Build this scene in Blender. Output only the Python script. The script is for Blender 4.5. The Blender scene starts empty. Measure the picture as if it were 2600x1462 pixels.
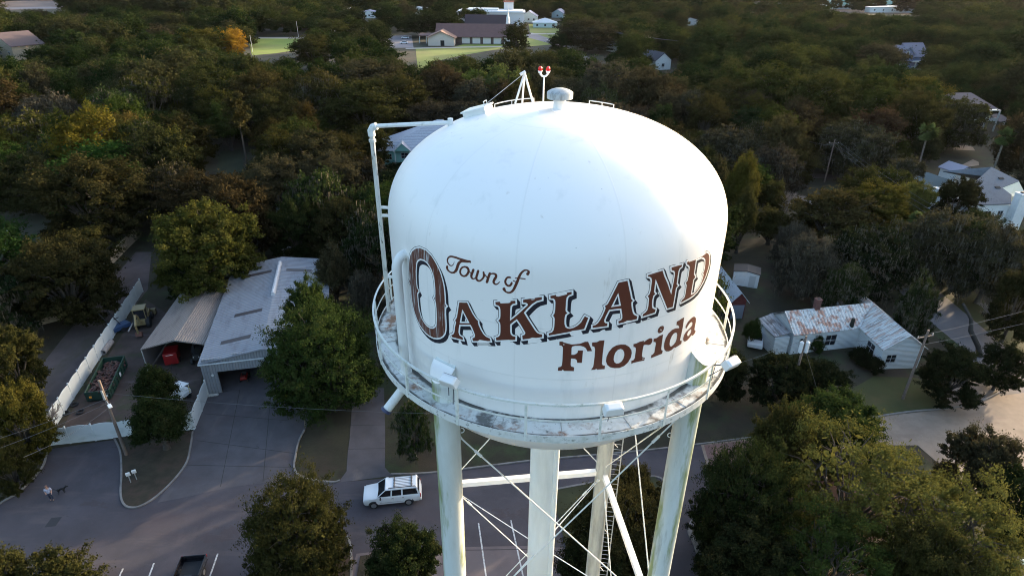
import bpy, bmesh, math, random
import numpy as np
from mathutils import Vector, Matrix, Euler
from mathutils.geometry import delaunay_2d_cdt
PI = math.pi
R = math.radians
random.seed(7)
sc = bpy.context.scene
C = sc.collection

# ------------------------------------------------------------------ camera
F = 1574.0; PITCH = R(27.92); CAMH = 43.0; ROLL = 0.0096
cp, sp = math.cos(PITCH), math.sin(PITCH)
fw = np.array([0, cp, -sp]); up0 = np.array([0, sp, cp]); rt0 = np.array([1., 0, 0])
rt = math.cos(ROLL)*rt0 + math.sin(ROLL)*up0
up = -math.sin(ROLL)*rt0 + math.cos(ROLL)*up0
EYE = np.array([0, 0, CAMH])

def ray(x, y):
    return fw + rt*(x-1300)/F - up*(y-731)/F

def G(x, y, z=0.0):
    """point of the place at height z that the survey photograph shows at x, y"""
    d = ray(x, y); t = (z-CAMH)/d[2]
    p = EYE + d*t
    return Vector((p[0], p[1], z))

def PX(X, Y, Z):
    q = np.stack([np.asarray(X, float), np.asarray(Y, float), np.asarray(Z, float)-CAMH], -1)
    D = q@fw
    return 1300+F*(q@rt)/D, 731-F*(q@up)/D

cam = bpy.data.cameras.new('camera'); cam.sensor_width = 36; cam.lens = F/2600*36
cam.clip_end = 9000; cam.clip_start = .1
co = bpy.data.objects.new('camera', cam); C.objects.link(co); sc.camera = co
M = Matrix.Identity(4)
for i in range(3):
    M[i][0] = rt[i]; M[i][1] = up[i]; M[i][2] = -fw[i]; M[i][3] = EYE[i]
co.matrix_world = M

# ------------------------------------------------------------------ light
SUN_AZ = R(52); SUN_EL = R(9)      # azimuth clockwise from +Y
w = bpy.data.worlds.new("World"); sc.world = w; w.use_nodes = True
nt = w.node_tree; bg = nt.nodes['Background']
sky = nt.nodes.new('ShaderNodeTexSky'); sky.sky_type = 'NISHITA'; sky.sun_disc = False
sky.sun_elevation = SUN_EL; sky.sun_rotation = SUN_AZ
sky.altitude = 40; sky.air_density = 1.0; sky.dust_density = 4.0; sky.ozone_density = 1.6
nt.links.new(sky.outputs[0], bg.inputs[0]); bg.inputs[1].default_value = 0.15
sl = bpy.data.lights.new('sun', 'SUN'); sl.energy = 2.2; sl.angle = R(0.55); sl.color = (1, .78, .52)
so = bpy.data.objects.new('sun', sl); C.objects.link(so)
sdir = Vector((math.sin(SUN_AZ)*math.cos(SUN_EL), math.cos(SUN_AZ)*math.cos(SUN_EL), math.sin(SUN_EL)))
so.rotation_euler = sdir.to_track_quat('Z', 'Y').to_euler(); so.location = sdir*300
sc.view_settings.view_transform = 'Standard'; sc.view_settings.look = 'None'
sc.view_settings.exposure = 2.42; sc.view_settings.gamma = 1
sc.cycles.use_denoising = True; sc.cycles.filter_width = 1.05; sc.cycles.denoising_prefilter = 'ACCURATE'
try:
    sc.cycles.denoiser = 'OPENIMAGEDENOISE'
except Exception: pass
sc.cycles.max_bounces = 6; sc.cycles.diffuse_bounces = 3; sc.cycles.glossy_bounces = 3
sc.cycles.transmission_bounces = 4; sc.cycles.volume_bounces = 1; sc.cycles.transparent_max_bounces = 6
sc.cycles.caustics_reflective = False; sc.cycles.caustics_refractive = False

# ------------------------------------------------------------------ materials
MATS = {}
def mat(name, col, rough=.7, layers=(), bump=0, bscale=5, metal=0, vary=0, vscale=3, corr=None, coord='Object', emit=None, spec=.5):
    """layers: (colour, scale xyz, low, high, amount) noise-masked overlays; corr: (axis, wavelength, depth, darkness) ribs"""
    if name in MATS: return MATS[name]
    m = bpy.data.materials.new(name); m.use_nodes = True
    t = m.node_tree; N = t.nodes; L = t.links
    b = N['Principled BSDF']; b.inputs['Roughness'].default_value = rough; b.inputs['Metallic'].default_value = metal
    b.inputs['Specular IOR Level'].default_value = spec
    tc = N.new('ShaderNodeTexCoord')
    cur = N.new('ShaderNodeRGB'); cur.outputs[0].default_value = (*col, 1); cur = cur.outputs[0]
    def noise(scale, det=6, rough_=.6):
        mp = N.new('ShaderNodeMapping'); L.new(tc.outputs[coord], mp.inputs[0])
        if isinstance(scale, (tuple, list)): mp.inputs['Scale'].default_value = scale
        else: mp.inputs['Scale'].default_value = (scale,)*3
        n = N.new('ShaderNodeTexNoise'); n.inputs['Scale'].default_value = 1
        n.inputs['Detail'].default_value = det; n.inputs['Roughness'].default_value = rough_
        L.new(mp.outputs[0], n.inputs[0]); return n.outputs[0]
    if vary:
        n = noise(vscale); mr = N.new('ShaderNodeMapRange'); L.new(n, mr.inputs[0])
        mr.inputs[1].default_value = .3; mr.inputs[2].default_value = .7
        mr.inputs[3].default_value = 1-vary; mr.inputs[4].default_value = 1+vary
        mx = N.new('ShaderNodeVectorMath'); mx.operation = 'SCALE'; L.new(cur, mx.inputs[0]); L.new(mr.outputs[0], mx.inputs['Scale'])
        cur = mx.outputs[0]
    for (lc, lsc, lo, hi, am) in layers:
        n = noise(lsc, 8, .65); mr = N.new('ShaderNodeMapRange'); L.new(n, mr.inputs[0])
        mr.inputs[1].default_value = lo; mr.inputs[2].default_value = hi
        mr.inputs[3].default_value = 0; mr.inputs[4].default_value = am
        mx = N.new('ShaderNodeMix'); mx.data_type = 'RGBA'; L.new(mr.outputs[0], mx.inputs[0])
        L.new(cur, mx.inputs[6]); mx.inputs[7].default_value = (*lc, 1); cur = mx.outputs[2]
    h = None
    if corr:
        ax, wl, dep, dk = corr
        sx = N.new('ShaderNodeSeparateXYZ'); L.new(tc.outputs['Object'], sx.inputs[0])
        mu = N.new('ShaderNodeMath'); mu.operation = 'MULTIPLY'; L.new(sx.outputs[ax], mu.inputs[0]); mu.inputs[1].default_value = 2*PI/wl
        sn = N.new('ShaderNodeMath'); sn.operation = 'SINE'; L.new(mu.outputs[0], sn.inputs[0])
        h = sn.outputs[0]
        bp = N.new('ShaderNodeBump'); bp.inputs['Distance'].default_value = dep; bp.inputs['Strength'].default_value = 1
        L.new(h, bp.inputs['Height']); L.new(bp.outputs[0], b.inputs['Normal'])
        mr = N.new('ShaderNodeMapRange'); L.new(h, mr.inputs[0]); mr.inputs[1].default_value = -1; mr.inputs[2].default_value = -.6
        mr.inputs[3].default_value = 1-dk; mr.inputs[4].default_value = 1
        mx = N.new('ShaderNodeVectorMath'); mx.operation = 'SCALE'; L.new(cur, mx.inputs[0]); L.new(mr.outputs[0], mx.inputs['Scale'])
        cur = mx.outputs[0]
    elif bump:
        n = noise(bscale, 8, .7); bp = N.new('ShaderNodeBump'); bp.inputs['Distance'].default_value = bump
        bp.inputs['Strength'].default_value = 1
        L.new(n, bp.inputs['Height']); L.new(bp.outputs[0], b.inputs['Normal'])
    L.new(cur, b.inputs['Base Color'])
    if emit:
        b.inputs['Emission Color'].default_value = (*emit[0], 1); b.inputs['Emission Strength'].default_value = emit[1]
    MATS[name] = m; return m

def leaf_mat(name, rnd=False, tr=.25):
    m = bpy.data.materials.new(name); m.use_nodes = True
    t = m.node_tree; N = t.nodes; L = t.links; N.remove(N['Principled BSDF'])
    out = N['Material Output']
    oi = N.new('ShaderNodeObjectInfo')
    if rnd:
        cr = N.new('ShaderNodeValToRGB'); L.new(oi.outputs['Random'], cr.inputs[0]); e = cr.color_ramp
        e.elements[0].position = 0; e.elements[0].color = (.014, .027, .008, 1)
        e.elements[1].position = 1; e.elements[1].color = (.042, .037, .024, 1)
        for p, c in ((.25, (.019, .031, .010, 1)), (.5, (.028, .038, .011, 1)), (.72, (.036, .038, .017, 1)), (.88, (.046, .054, .013, 1))):
            q = e.elements.new(p); q.color = c
        base = cr.outputs[0]
    else: base = oi.outputs['Color']
    tc = N.new('ShaderNodeTexCoord')
    n = N.new('ShaderNodeTexNoise'); n.inputs['Scale'].default_value = .45; n.inputs['Detail'].default_value = 3; L.new(tc.outputs['Object'], n.inputs[0])
    n2 = N.new('ShaderNodeTexNoise'); n2.inputs['Scale'].default_value = 3.5; n2.inputs['Detail'].default_value = 2; L.new(tc.outputs['Object'], n2.inputs[0])
    ad = N.new('ShaderNodeMath'); L.new(n.outputs[0], ad.inputs[0]); L.new(n2.outputs[0], ad.inputs[1])
    mr = N.new('ShaderNodeMapRange'); L.new(ad.outputs[0], mr.inputs[0]); mr.inputs[1].default_value = .7; mr.inputs[2].default_value = 1.3
    mr.inputs[3].default_value = .6; mr.inputs[4].default_value = 1.5
    s = N.new('ShaderNodeVectorMath'); s.operation = 'SCALE'; L.new(base, s.inputs[0]); L.new(mr.outputs[0], s.inputs['Scale'])
    # a few warm, dry leaves
    mx = N.new('ShaderNodeMix'); mx.data_type = 'RGBA'; mr2 = N.new('ShaderNodeMapRange'); L.new(n.outputs[0], mr2.inputs[0])
    mr2.inputs[1].default_value = .52; mr2.inputs[2].default_value = .7; mr2.inputs[3].default_value = 0; mr2.inputs[4].default_value = .35
    L.new(mr2.outputs[0], mx.inputs[0]); L.new(s.outputs[0], mx.inputs[6]); mx.inputs[7].default_value = (.06, .046, .018, 1)
    col = mx.outputs[2]
    d = N.new('ShaderNodeBsdfDiffuse'); L.new(col, d.inputs[0])
    tl = N.new('ShaderNodeBsdfTranslucent'); L.new(col, tl.inputs[0])
    ms = N.new('ShaderNodeMixShader'); ms.inputs[0].default_value = tr; L.new(d.outputs[0], ms.inputs[1]); L.new(tl.outputs[0], ms.inputs[2])
    L.new(ms.outputs[0], out.inputs[0]); return m

LEAF = leaf_mat('leaves'); LEAFR = leaf_mat('leaves of the far wood', True)
MOSS = mat('spanish moss', (.07, .062, .045), .95, vary=.4, vscale=1.5)
BARK = mat('bark', (.065, .054, .044), .95, layers=[((.05, .042, .035), (2, 2, .6), .45, .6, .7)], vary=.3)
PALE = mat('pale bark', (.15, .13, .105), .95, vary=.35, vscale=4)
WP = mat('white paint of the tower', (.87, .845, .82), .42, layers=[((.10, .10, .10), (4, 4, 11), .715, .74, .7), ((.40, .33, .25), (2.5, 2.5, .5), .66, .75, .5), ((.45, .46, .44), (1.6, 1.6, .35), .56, .78, .35), ((.12, .12, .11), (9, 9, 3), .70, .76, .5)])
WSTEEL = mat('white painted steel', (.72, .73, .71), .42, layers=[((.34, .35, .32), (5, 5, 5), .56, .7, .5), ((.09, .09, .085), (11, 11, 11), .64, .72, .6)])
GALV = mat('galvanised steel', (.42, .43, .43), .45, metal=.4, vary=.2, layers=[((.16, .14, .11), (4, 4, 4), .6, .7, .4)])
DARK = mat('dark void', (.012, .012, .014), .9)
BLACK = mat('black rubber', (.018, .018, .02), .8)
GLASS = mat('dark window glass', (.015, .018, .024), .12, spec=.6)
WHITE = mat('white house paint', (.7, .71, .7), .6, vary=.08, vscale=2, layers=[((.4, .4, .38), (2, 2, .6), .58, .75, .35)])

# ------------------------------------------------------------------ mesh builder
class MB:
    def __init__(s): s.v = []; s.f = []; s.mi = []; s.cur = 0; s.T = Matrix.Identity(4)
    def add(s, vs, fs):
        o = len(s.v); T = s.T
        for v in vs: s.v.append(tuple(T@Vector(v)))
        for f in fs: s.f.append(tuple(i+o for i in f)); s.mi.append(s.cur)
        return s
    def box(s, c, d, rz=0, taper=1.0, rx=0, ry=0):
        hx, hy, hz = d[0]/2, d[1]/2, d[2]/2
        m = Matrix.Translation(Vector(c)) @ Euler((rx, ry, rz)).to_matrix().to_4x4()
        vs = []
        for z in (-hz, hz):
            k = taper if z > 0 else 1
            for x, y in ((-hx, -hy), (hx, -hy), (hx, hy), (-hx, hy)): vs.append(m@Vector((x*k, y*k, z)))
        return s.add(vs, [(3, 2, 1, 0), (4, 5, 6, 7), (0, 1, 5, 4), (1, 2, 6, 5), (2, 3, 7, 6), (3, 0, 4, 7)])
    def cyl(s, a, b, r0, r1=None, n=10, caps=True):
        r1 = r0 if r1 is None else r1; a = Vector(a); b = Vector(b); d = b-a
        if d.length < 1e-6: return s
        q = d.normalized().to_track_quat('Z', 'Y'); vs = []
        for p, r in ((a, r0), (b, r1)):
            for i in range(n): vs.append(p+q@Vector((r*math.cos(2*PI*i/n), r*math.sin(2*PI*i/n), 0)))
        fs = [(i, (i+1) % n, n+(i+1) % n, n+i) for i in range(n)]
        if caps: fs += [tuple(range(n-1, -1, -1)), tuple(range(n, 2*n))]
        return s.add(vs, fs)
    def tube(s, pts, r, n=8, r1=None, caps=True):
        pts = [Vector(p) for p in pts]; k = len(pts); vs = []; prev = None
        for i, p in enumerate(pts):
            d = (pts[min(i+1, k-1)]-pts[max(i-1, 0)]).normalized()
            if prev is None: q = d.to_track_quat('Z', 'Y')
            else: q = prev_d.rotation_difference(d) @ q
            prev = 1; prev_d = d
            rr = r if r1 is None else r+(r1-r)*i/(k-1)
            if isinstance(r, (list, tuple)): rr = r[i]
            for j in range(n): vs.append(p+q@Vector((rr*math.cos(2*PI*j/n), rr*math.sin(2*PI*j/n), 0)))
        fs = [(i*n+j, i*n+(j+1) % n, (i+1)*n+(j+1) % n, (i+1)*n+j) for i in range(k-1) for j in range(n)]
        if caps: fs += [tuple(range(n-1, -1, -1)), tuple(range((k-1)*n, k*n))]
        return s.add(vs, fs)
    def lathe(s, prof, n=48, a0=0, a1=2*PI, c=(0, 0)):
        full = abs(a1-a0-2*PI) < 1e-6; m = n if full else n+1; vs = []
        for r, z in prof:
            for i in range(m):
                a = a0+(a1-a0)*i/n; vs.append((c[0]+r*math.cos(a), c[1]+r*math.sin(a), z))
        fs = []
        for k in range(len(prof)-1):
            for i in range(n):
                j = (i+1) % m; fs.append((k*m+i, k*m+j, (k+1)*m+j, (k+1)*m+i))
        return s.add(vs, fs)
    def prism(s, poly, z0, z1):
        n = len(poly); vs = [(p[0], p[1], z0) for p in poly]+[(p[0], p[1], z1) for p in poly]
        return s.add(vs, [tuple(range(n-1, -1, -1)), tuple(range(n, 2*n))]+[(i, (i+1) % n, n+(i+1) % n, n+i) for i in range(n)])
    def extr(s, poly, d):
        """poly of 3D points extruded by the vector d"""
        n = len(poly); d = Vector(d); vs = [Vector(p) for p in poly]; vs += [p+d for p in vs]
        return s.add(vs, [tuple(range(n-1, -1, -1)), tuple(range(n, 2*n))]+[(i, (i+1) % n, n+(i+1) % n, n+i) for i in range(n)])
    def ball(s, c, r, n=12, m=8, sq=(1, 1, 1)):
        vs = []; fs = []
        for j in range(m+1):
            t = PI*j/m
            for i in range(n):
                a = 2*PI*i/n; vs.append((c[0]+r*sq[0]*math.sin(t)*math.cos(a), c[1]+r*sq[1]*math.sin(t)*math.sin(a), c[2]+r*sq[2]*math.cos(t)))
        for j in range(m):
            for i in range(n): fs.append((j*n+i, (j+1)*n+i, (j+1)*n+(i+1) % n, j*n+(i+1) % n))
        return s.add(vs, fs)
    def mesh(s, name, mats, smooth=False):
        me = bpy.data.meshes.new(name); me.from_pydata(s.v, [], s.f); me.validate()
        for m in (mats if isinstance(mats, (list, tuple)) else [mats]): me.materials.append(m)
        if len(me.polygons) == len(s.mi): me.polygons.foreach_set('material_index', s.mi)
        bm = bmesh.new(); bm.from_mesh(me); bmesh.ops.recalc_face_normals(bm, faces=bm.faces[:]); bm.to_mesh(me); bm.free()
        if smooth:
            me.shade_smooth()
            try: me.set_sharp_from_angle(angle=R(38))
            except Exception: pass
        return me
    def build(s, name, mats, parent=None, smooth=False, bevel=0):
        o = bpy.data.objects.new(name, s.mesh(name, mats, smooth)); C.objects.link(o)
        if parent is not None: o.parent = parent
        if bevel:
            b = o.modifiers.new('b', 'BEVEL'); b.width = bevel; b.segments = 2; b.limit_method = 'ANGLE'; b.angle_limit = R(40)
        return o

def tag(o, label=None, cat=None, group=None, kind=None):
    if label: o['label'] = label
    if cat: o['category'] = cat
    if group: o['group'] = group
    if kind: o['kind'] = kind
    return o
def thing(name, label, cat, loc=(0, 0, 0), rz=0, group=None):
    o = bpy.data.objects.new(name, None); C.objects.link(o); o.location = loc; o.rotation_euler = (0, 0, rz)
    o.empty_display_size = .5
    return tag(o, label, cat, group)
def copy_tree(o, parent=None):
    c = o.copy(); C.objects.link(c)
    if parent is not None: c.parent = parent
    for ch in [x for x in bpy.data.objects if x.parent == o]: copy_tree(ch, c)
    return c

def inpoly(px, py, poly):
    px = np.asarray(px); py = np.asarray(py); r = np.zeros(px.shape, bool); n = len(poly)
    for i in range(n):
        x0, y0 = poly[i]; x1, y1 = poly[(i+1) % n]
        if y0 == y1: continue
        c = ((y0 > py) != (y1 > py)) & (px < (x1-x0)*(py-y0)/(y1-y0)+x0); r ^= c
    return r

# ------------------------------------------------------------------ ground
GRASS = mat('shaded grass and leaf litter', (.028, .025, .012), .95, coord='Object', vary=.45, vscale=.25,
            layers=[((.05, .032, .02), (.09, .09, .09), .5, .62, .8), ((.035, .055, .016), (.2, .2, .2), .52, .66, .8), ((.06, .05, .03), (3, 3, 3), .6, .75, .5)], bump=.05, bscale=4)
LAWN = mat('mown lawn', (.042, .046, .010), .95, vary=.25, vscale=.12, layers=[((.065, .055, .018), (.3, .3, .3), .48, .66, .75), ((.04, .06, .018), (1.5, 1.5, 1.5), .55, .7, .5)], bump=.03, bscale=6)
ASPH = mat('asphalt', (.060, .053, .062), .9, vary=.2, vscale=.35, layers=[((.055, .042, .046), (.13, .2, .2), .585, .592, .6), ((.12, .095, .09), (.09, .5, .1), .56, .7, .6), ((.03, .024, .027), (.5, 1.4, .5), .68, .71, .8), ((.058, .044, .05), (.12, .35, .1), .5, .68, .75), ((.13, .10, .10), (.16, .1, .1), .58, .76, .6), ((.05, .046, .05), (.6, .6, .6), .66, .72, .5), ((.16, .15, .16), (14, 14, 14), .6, .75, .45)], bump=.012, bscale=30)
CONC = mat('old concrete', (.082, .073, .079), .9, vary=.2, vscale=.5, layers=[((.15, .125, .115), (.5, .12, .2), .56, .7, .6), ((.04, .032, .033), (.7, .9, .7), .66, .7, .8), ((.07, .055, .058), (.18, .3, .2), .5, .66, .7), ((.2, .155, .13), (.3, .2, .2), .6, .75, .5), ((.2, .19, .18), (9, 9, 9), .62, .75, .4)], bump=.01, bscale=20)
KERB = mat('kerb concrete', (.2, .185, .175), .9, vary=.25, vscale=1.2, layers=[((.09, .08, .075), (1, 1, 1), .5, .65, .6)])
BRICK = mat('brick paving', (.17, .095, .085), .9, vary=.2, vscale=.6, layers=[((.09, .06, .06), (.3, .3, .3), .5, .68, .6), ((.22, .16, .14), (5, 5, 5), .58, .7, .5)], bump=.012, bscale=16)
TAN = mat('tan brick paving', (.25, .19, .145), .9, vary=.16, vscale=.8, layers=[((.2, .14, .11), (.25, .6, .3), .52, .68, .6), ((.34, .27, .21), (4, 4, 4), .58, .72, .5), ((.12, .09, .07), (1.8, 1.8, 1.8), .66, .74, .6)], bump=.012, bscale=14)
DIRT = mat('dirt track', (.085, .066, .065), .95, vary=.25, vscale=.4, layers=[((.06, .05, .035), (.25, .1, .2), .5, .65, .8)], bump=.03, bscale=5)
PAINT = mat('worn road paint', (.55, .55, .55), .8, layers=[((.18, .17, .17), (5, 5, 5), .5, .62, .8)])
FIELD = mat('dry field', (.17, .12, .10), .95, vary=.25, vscale=.05)
GREY = mat('far road', (.2, .18, .19), .9, vary=.12, vscale=.1)

def struct(o, label=None): tag(o, label, kind='structure'); return o
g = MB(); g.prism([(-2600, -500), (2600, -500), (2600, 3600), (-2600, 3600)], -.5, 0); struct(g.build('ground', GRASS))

def sheet(name, px, material, h, world=False, skirt=0.0, label=None):
    pts = [Vector((p[0], p[1], 0)) for p in px] if world else [G(*p) for p in px]
    m = MB(); m.prism([(p.x, p.y) for p in pts], max(h-.3, -.3) if skirt == 0 else -.3, h)
    return struct(m.build(name, material), label)

def kerb(px, wd=.17, h=.13, closed=False, name='kerb', world=False):
    P = [Vector((p[0], p[1], 0)) for p in px] if world else [G(*p) for p in px]
    # smooth the line
    Q = []
    n = len(P)
    for i in range(n-1 if not closed else n):
        p0 = P[(i-1) % n if closed else max(i-1, 0)]; p1 = P[i]; p2 = P[(i+1) % n]; p3 = P[(i+2) % n if closed else min(i+2, n-1)]
        for k in range(6):
            t = k/6; Q.append(.5*((2*p1)+(-p0+p2)*t+(2*p0-5*p1+4*p2-p3)*t*t+(-p0+3*p1-3*p2+p3)*t**3))
    if not closed: Q.append(P[-1])
    m = MB(); k = len(Q); vs = []; prof = ((-.5, -.1), (-.5, h-.01), (-.42, h), (.42, h), (.5, h-.01), (.5, -.1)); q = len(prof)
    for i, p in enumerate(Q):
        d = (Q[(i+1) % k if closed else min(i+1, k-1)]-Q[(i-1) % k if closed else max(i-1, 0)]).normalized(); nn = Vector((-d.y, d.x, 0))
        for a, z in prof: vs.append((p+nn*a*wd)+Vector((0, 0, z)))
    fs = []
    for i in range(k if closed else k-1):
        j = (i+1) % k
        for a in range(q-1): fs.append((i*q+a, j*q+a, j*q+a+1, i*q+a+1))
    m.add(vs, fs); struct(m.build(name, KERB)); return Q

# asphalt of the street and the lot at lower left, reaching past the frame
sheet('road', [(-260, 1420), (0, 1277), (19, 1265), (48, 1249), (73, 1223), (92, 1205), (112, 1176), (124, 1140), (262, 1120), (480, 1095), (500, 1150), (747, 1198), (840, 1226),
               (1000, 1212), (1108, 1199), (1346, 1170), (1517, 1155), (1699, 1137), (1779, 1127), (1795, 1150), (1800, 1240), (1784, 1295), (1756, 1330), (1752, 1354), (1766, 1382), (1790, 1462), (1850, 1700),
               (1850, 2300), (1000, 2600), (-900, 2300)], ASPH, .012)
apr = sheet('concrete_apron', [(493, 1092), (512, 1045), (529, 1003), (700, 968), (760, 1010), (790, 1060), (773, 1094), (762, 1113), (751, 1155), (747, 1200), (700, 1222), (600, 1235), (530, 1248), (470, 1262), (400, 1276), (424, 1239), (456, 1204), (478, 1172), (486, 1137)], CONC, .02)
sheet('driveway', [(897, 985), (888, 1113), (883, 1150), (880, 1196), (863, 1219), (850, 1226), (1000, 1207), (992, 1203), (977, 1186), (978, 1100), (975, 985)], CONC, .024)
sheet('concrete_parking', [(905, 1405), (1000, 1395), (1180, 1388), (1345, 1385), (1520, 1395), (1560, 1500), (1560, 2100), (860, 2100), (880, 1500)], mat('pinkish parking concrete', (.135, .108, .112), .9, vary=.15, vscale=.5, layers=[((.13, .11, .115), (.2, .2, .2), .5, .66, .7), ((.24, .17, .14), (.4, .3, .3), .62, .75, .5), ((.24, .23, .22), (9, 9, 9), .62, .75, .4)], bump=.01, bscale=20), .02)
sheet('brick_road', [(1779, 1127), (1925, 1112), (2275, 1052), (2419, 1037), (2495, 1018), (2560, 985), (2640, 945), (3300, 900), (3300, 1300), (2700, 1500), (2560, 1330), (2330, 1130), (2200, 1130), (1950, 1190), (1800, 1200)], TAN, .016)
sheet('brick_crossing', [(1787, 1130), (1925, 1114), (1990, 1106), (2000, 1160), (1805, 1190)], BRICK, .024)
sheet('side_road', [(1978, 500), (2045, 498), (2120, 560), (2300, 665), (2420, 770), (2552, 880), (2680, 985), (2540, 1005), (2440, 880), (2330, 790), (2215, 665), (2095, 594)], mat('grey side road', (.15, .135, .135), .9, vary=.12, vscale=.5, layers=[((.12, .1, .1), (1, 1, 1), .6, .7, .5)]), .02)
sheet('dirt_track', [(345, 640), (385, 640), (375, 735), (300, 830), (120, 1115), (60, 1230), (-60, 1250), (40, 1010), (150, 870), (250, 750)], DIRT, .012)
sheet('dirt_yard', [(370, 760), (430, 800), (520, 900), (500, 1050), (270, 1112), (140, 1120), (200, 1010), (290, 880)], mat('bare yard soil', (.06, .042, .036), .95, vary=.35, vscale=.5, layers=[((.04, .045, .018), (.3, .3, .3), .52, .62, .8), ((.15, .12, .13), (.12, .5, .2), .58, .7, .7)], bump=.03, bscale=6), .01)
sheet('lawn', [(2140, 1000), (2220, 955), (2330, 960), (2372, 991), (2416, 1036), (2275, 1048), (2130, 1062)], LAWN, .03)
sheet('pavement', [(2372, 991), (2416, 1035), (2500, 1012), (2560, 975), (2440, 965)], mat('sidewalk slab', (.2, .165, .14), .9, vary=.15, vscale=1), .035)
sheet('lawn', [(1940, 590), (1990, 540), (2095, 600), (2200, 680), (2120, 760), (1980, 700)], GRASS, .008)
sheet('lawn', [(2360, 720), (2430, 700), (2600, 860), (2600, 930), (2552, 884)], LAWN, .01)
# park on the lower right, under the big oaks
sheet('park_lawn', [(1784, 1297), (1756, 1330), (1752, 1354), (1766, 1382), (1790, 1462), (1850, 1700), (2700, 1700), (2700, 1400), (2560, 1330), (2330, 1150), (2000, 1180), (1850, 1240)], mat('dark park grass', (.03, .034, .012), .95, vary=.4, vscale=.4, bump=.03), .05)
sheet('brick_parking', [(1980, 1262), (2130, 1185), (2340, 1285), (2330, 1330), (2190, 1380), (2110, 1350)], BRICK, .06)
sheet('path', [(1925, 1284), (2045, 1352), (2035, 1372), (1915, 1300)], CONC, .066)
sheet('path', [(2105, 1420), (2255, 1332), (2400, 1355), (2460, 1420), (2450, 1500), (2100, 1500)], TAN, .056)
for a, b in (((2049, 1240), (2126, 1340)), ((2086, 1254), (2074, 1275)), ((2112, 1258), (2102, 1290)), ((2210, 1275), (2236, 1300))):
    A, B = G(*a), G(*b); d = (B-A).normalized()*.06; n = Vector((-d.y, d.x, 0))
    sheet('road_marking', [(A+n).to_tuple()[:2], (B+n).to_tuple()[:2], (B-n).to_tuple()[:2], (A-n).to_tuple()[:2]], PAINT, .067, world=True)
for a, b in (((1215, 1327), (1236, 1475)), ((1297, 1320), (1331, 1475)), ((312, 1443), (296, 1480)), ((391, 1429), (374, 1475)), ((553, 1405), (527, 1480))):
    A, B = G(*a), G(*b); d = (B-A).normalized()*.06; n = Vector((-d.y, d.x, 0))
    sheet('road_marking', [(A+n).to_tuple()[:2], (B+n).to_tuple()[:2], (B-n).to_tuple()[:2], (A-n).to_tuple()[:2]], PAINT, .026, world=True)
sheet('asphalt_patch', [(113, 1338), (131, 1314), (157, 1312), (141, 1335)], mat('fresh asphalt', (.03, .03, .034), .85), .02)
ISL = [(290, 1112), (306, 1150), (309, 1205), (307, 1242), (309, 1268), (319, 1284), (336, 1289), (357, 1285), (389, 1267), (424, 1237), (456, 1202), (476, 1170), (484, 1135), (490, 1096), (400, 1100)]
sheet('island_grass', ISL, mat('island grass', (.034, .028, .016), .95, vary=.4, vscale=.8, layers=[((.055, .03, .022), (.4, .4, .4), .48, .6, .8)], bump=.03), .11)
kerb(ISL[:14])
sheet('island_grass', [(690, 1440), (720, 1385), (800, 1360), (868, 1358), (886, 1372), (892, 1415), (890, 1600), (640, 1600)], MATS['island grass'], .11)
kerb([(690, 1440), (720, 1385), (800, 1360), (868, 1358), (886, 1372), (892, 1415), (890, 1600)])
sheet('island_grass', [(905, 1470), (915, 1412), (1000, 1402), (1085, 1400), (1100, 1480), (1090, 1650), (900, 1650)], MATS['island grass'], .1)
kerb([(-100, 1340), (0, 1279), (19, 1267), (48, 1251), (73, 1225), (92, 1207), (112, 1178), (120, 1145)])
kerb([(773, 1092), (759, 1120), (751, 1155), (748, 1190), (770, 1212), (840, 1224), (863, 1220)])
kerb([(992, 1204), (1108, 1199), (1346, 1170), (1517, 1155), (1699, 1137), (1900, 1112), (2000, 1098), (2275, 1050), (2419, 1035), (2495, 1016), (2560, 983)])
kerb([(1850, 1252), (1806, 1272), (1784, 1295), (1757, 1328), (1752, 1354), (1766, 1382), (1790, 1462), (1850, 1700)], wd=.4)
kerb([(1400, 1245), (1530, 1222), (1660, 1210), (1690, 1240), (1700, 1330), (1690, 1500)], wd=.2)
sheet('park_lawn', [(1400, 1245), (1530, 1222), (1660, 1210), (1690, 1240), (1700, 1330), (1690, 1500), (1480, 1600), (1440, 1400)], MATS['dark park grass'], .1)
# distance
sheet('sports_field', [(630, 99), (640, 141), (700, 136), (750, 128), (880, 128), (900, 99), (757, 97)], mat('bright field', (.19, .24, .035), .95, vary=.2, vscale=.03, layers=[((.2, .2, .06), (.02, .05, .02), .5, .65, .6)]), .03)
sheet('road', [(300, 96), (470, 95), (760, 96.5), (1000, 95), (1000, 97), (760, 98.8), (470, 98), (300, 99)], mat('pale far path', (.36, .34, .34), .9), .05)
sheet('lawn', [(1055, 122), (1065, 215), (1090, 160), (1180, 140), (1250, 128), (1350, 118), (1420, 112), (1370, 88), (1260, 88), (1150, 121)], mat('church lawn', (.16, .19, .035), .95, vary=.25, vscale=.04, layers=[((.2, .18, .06), (.03, .03, .03), .5, .65, .7)]), .03)
sheet('path', [(1030, 123), (1180, 119.5), (1335, 118), (1335, 119.8), (1180, 121.5), (1030, 125)], MATS['pale far path'], .06)
sheet('car_park', [(985, 92), (1045, 90), (1050, 122), (965, 122)], GREY, .06)
sheet('road', [(1338, 85), (1352, 84), (1430, 110), (1500, 150), (1460, 150), (1400, 112), (1336, 95)], GREY, .05)
sheet('lawn', [(1342, 62), (1440, 72), (1450, 112), (1400, 108), (1345, 82)], MATS['church lawn'], .04)
sheet('path', [(1345, 86), (1420, 86), (1420, 88), (1345, 88)], MATS['pale far path'], .07)
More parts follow.
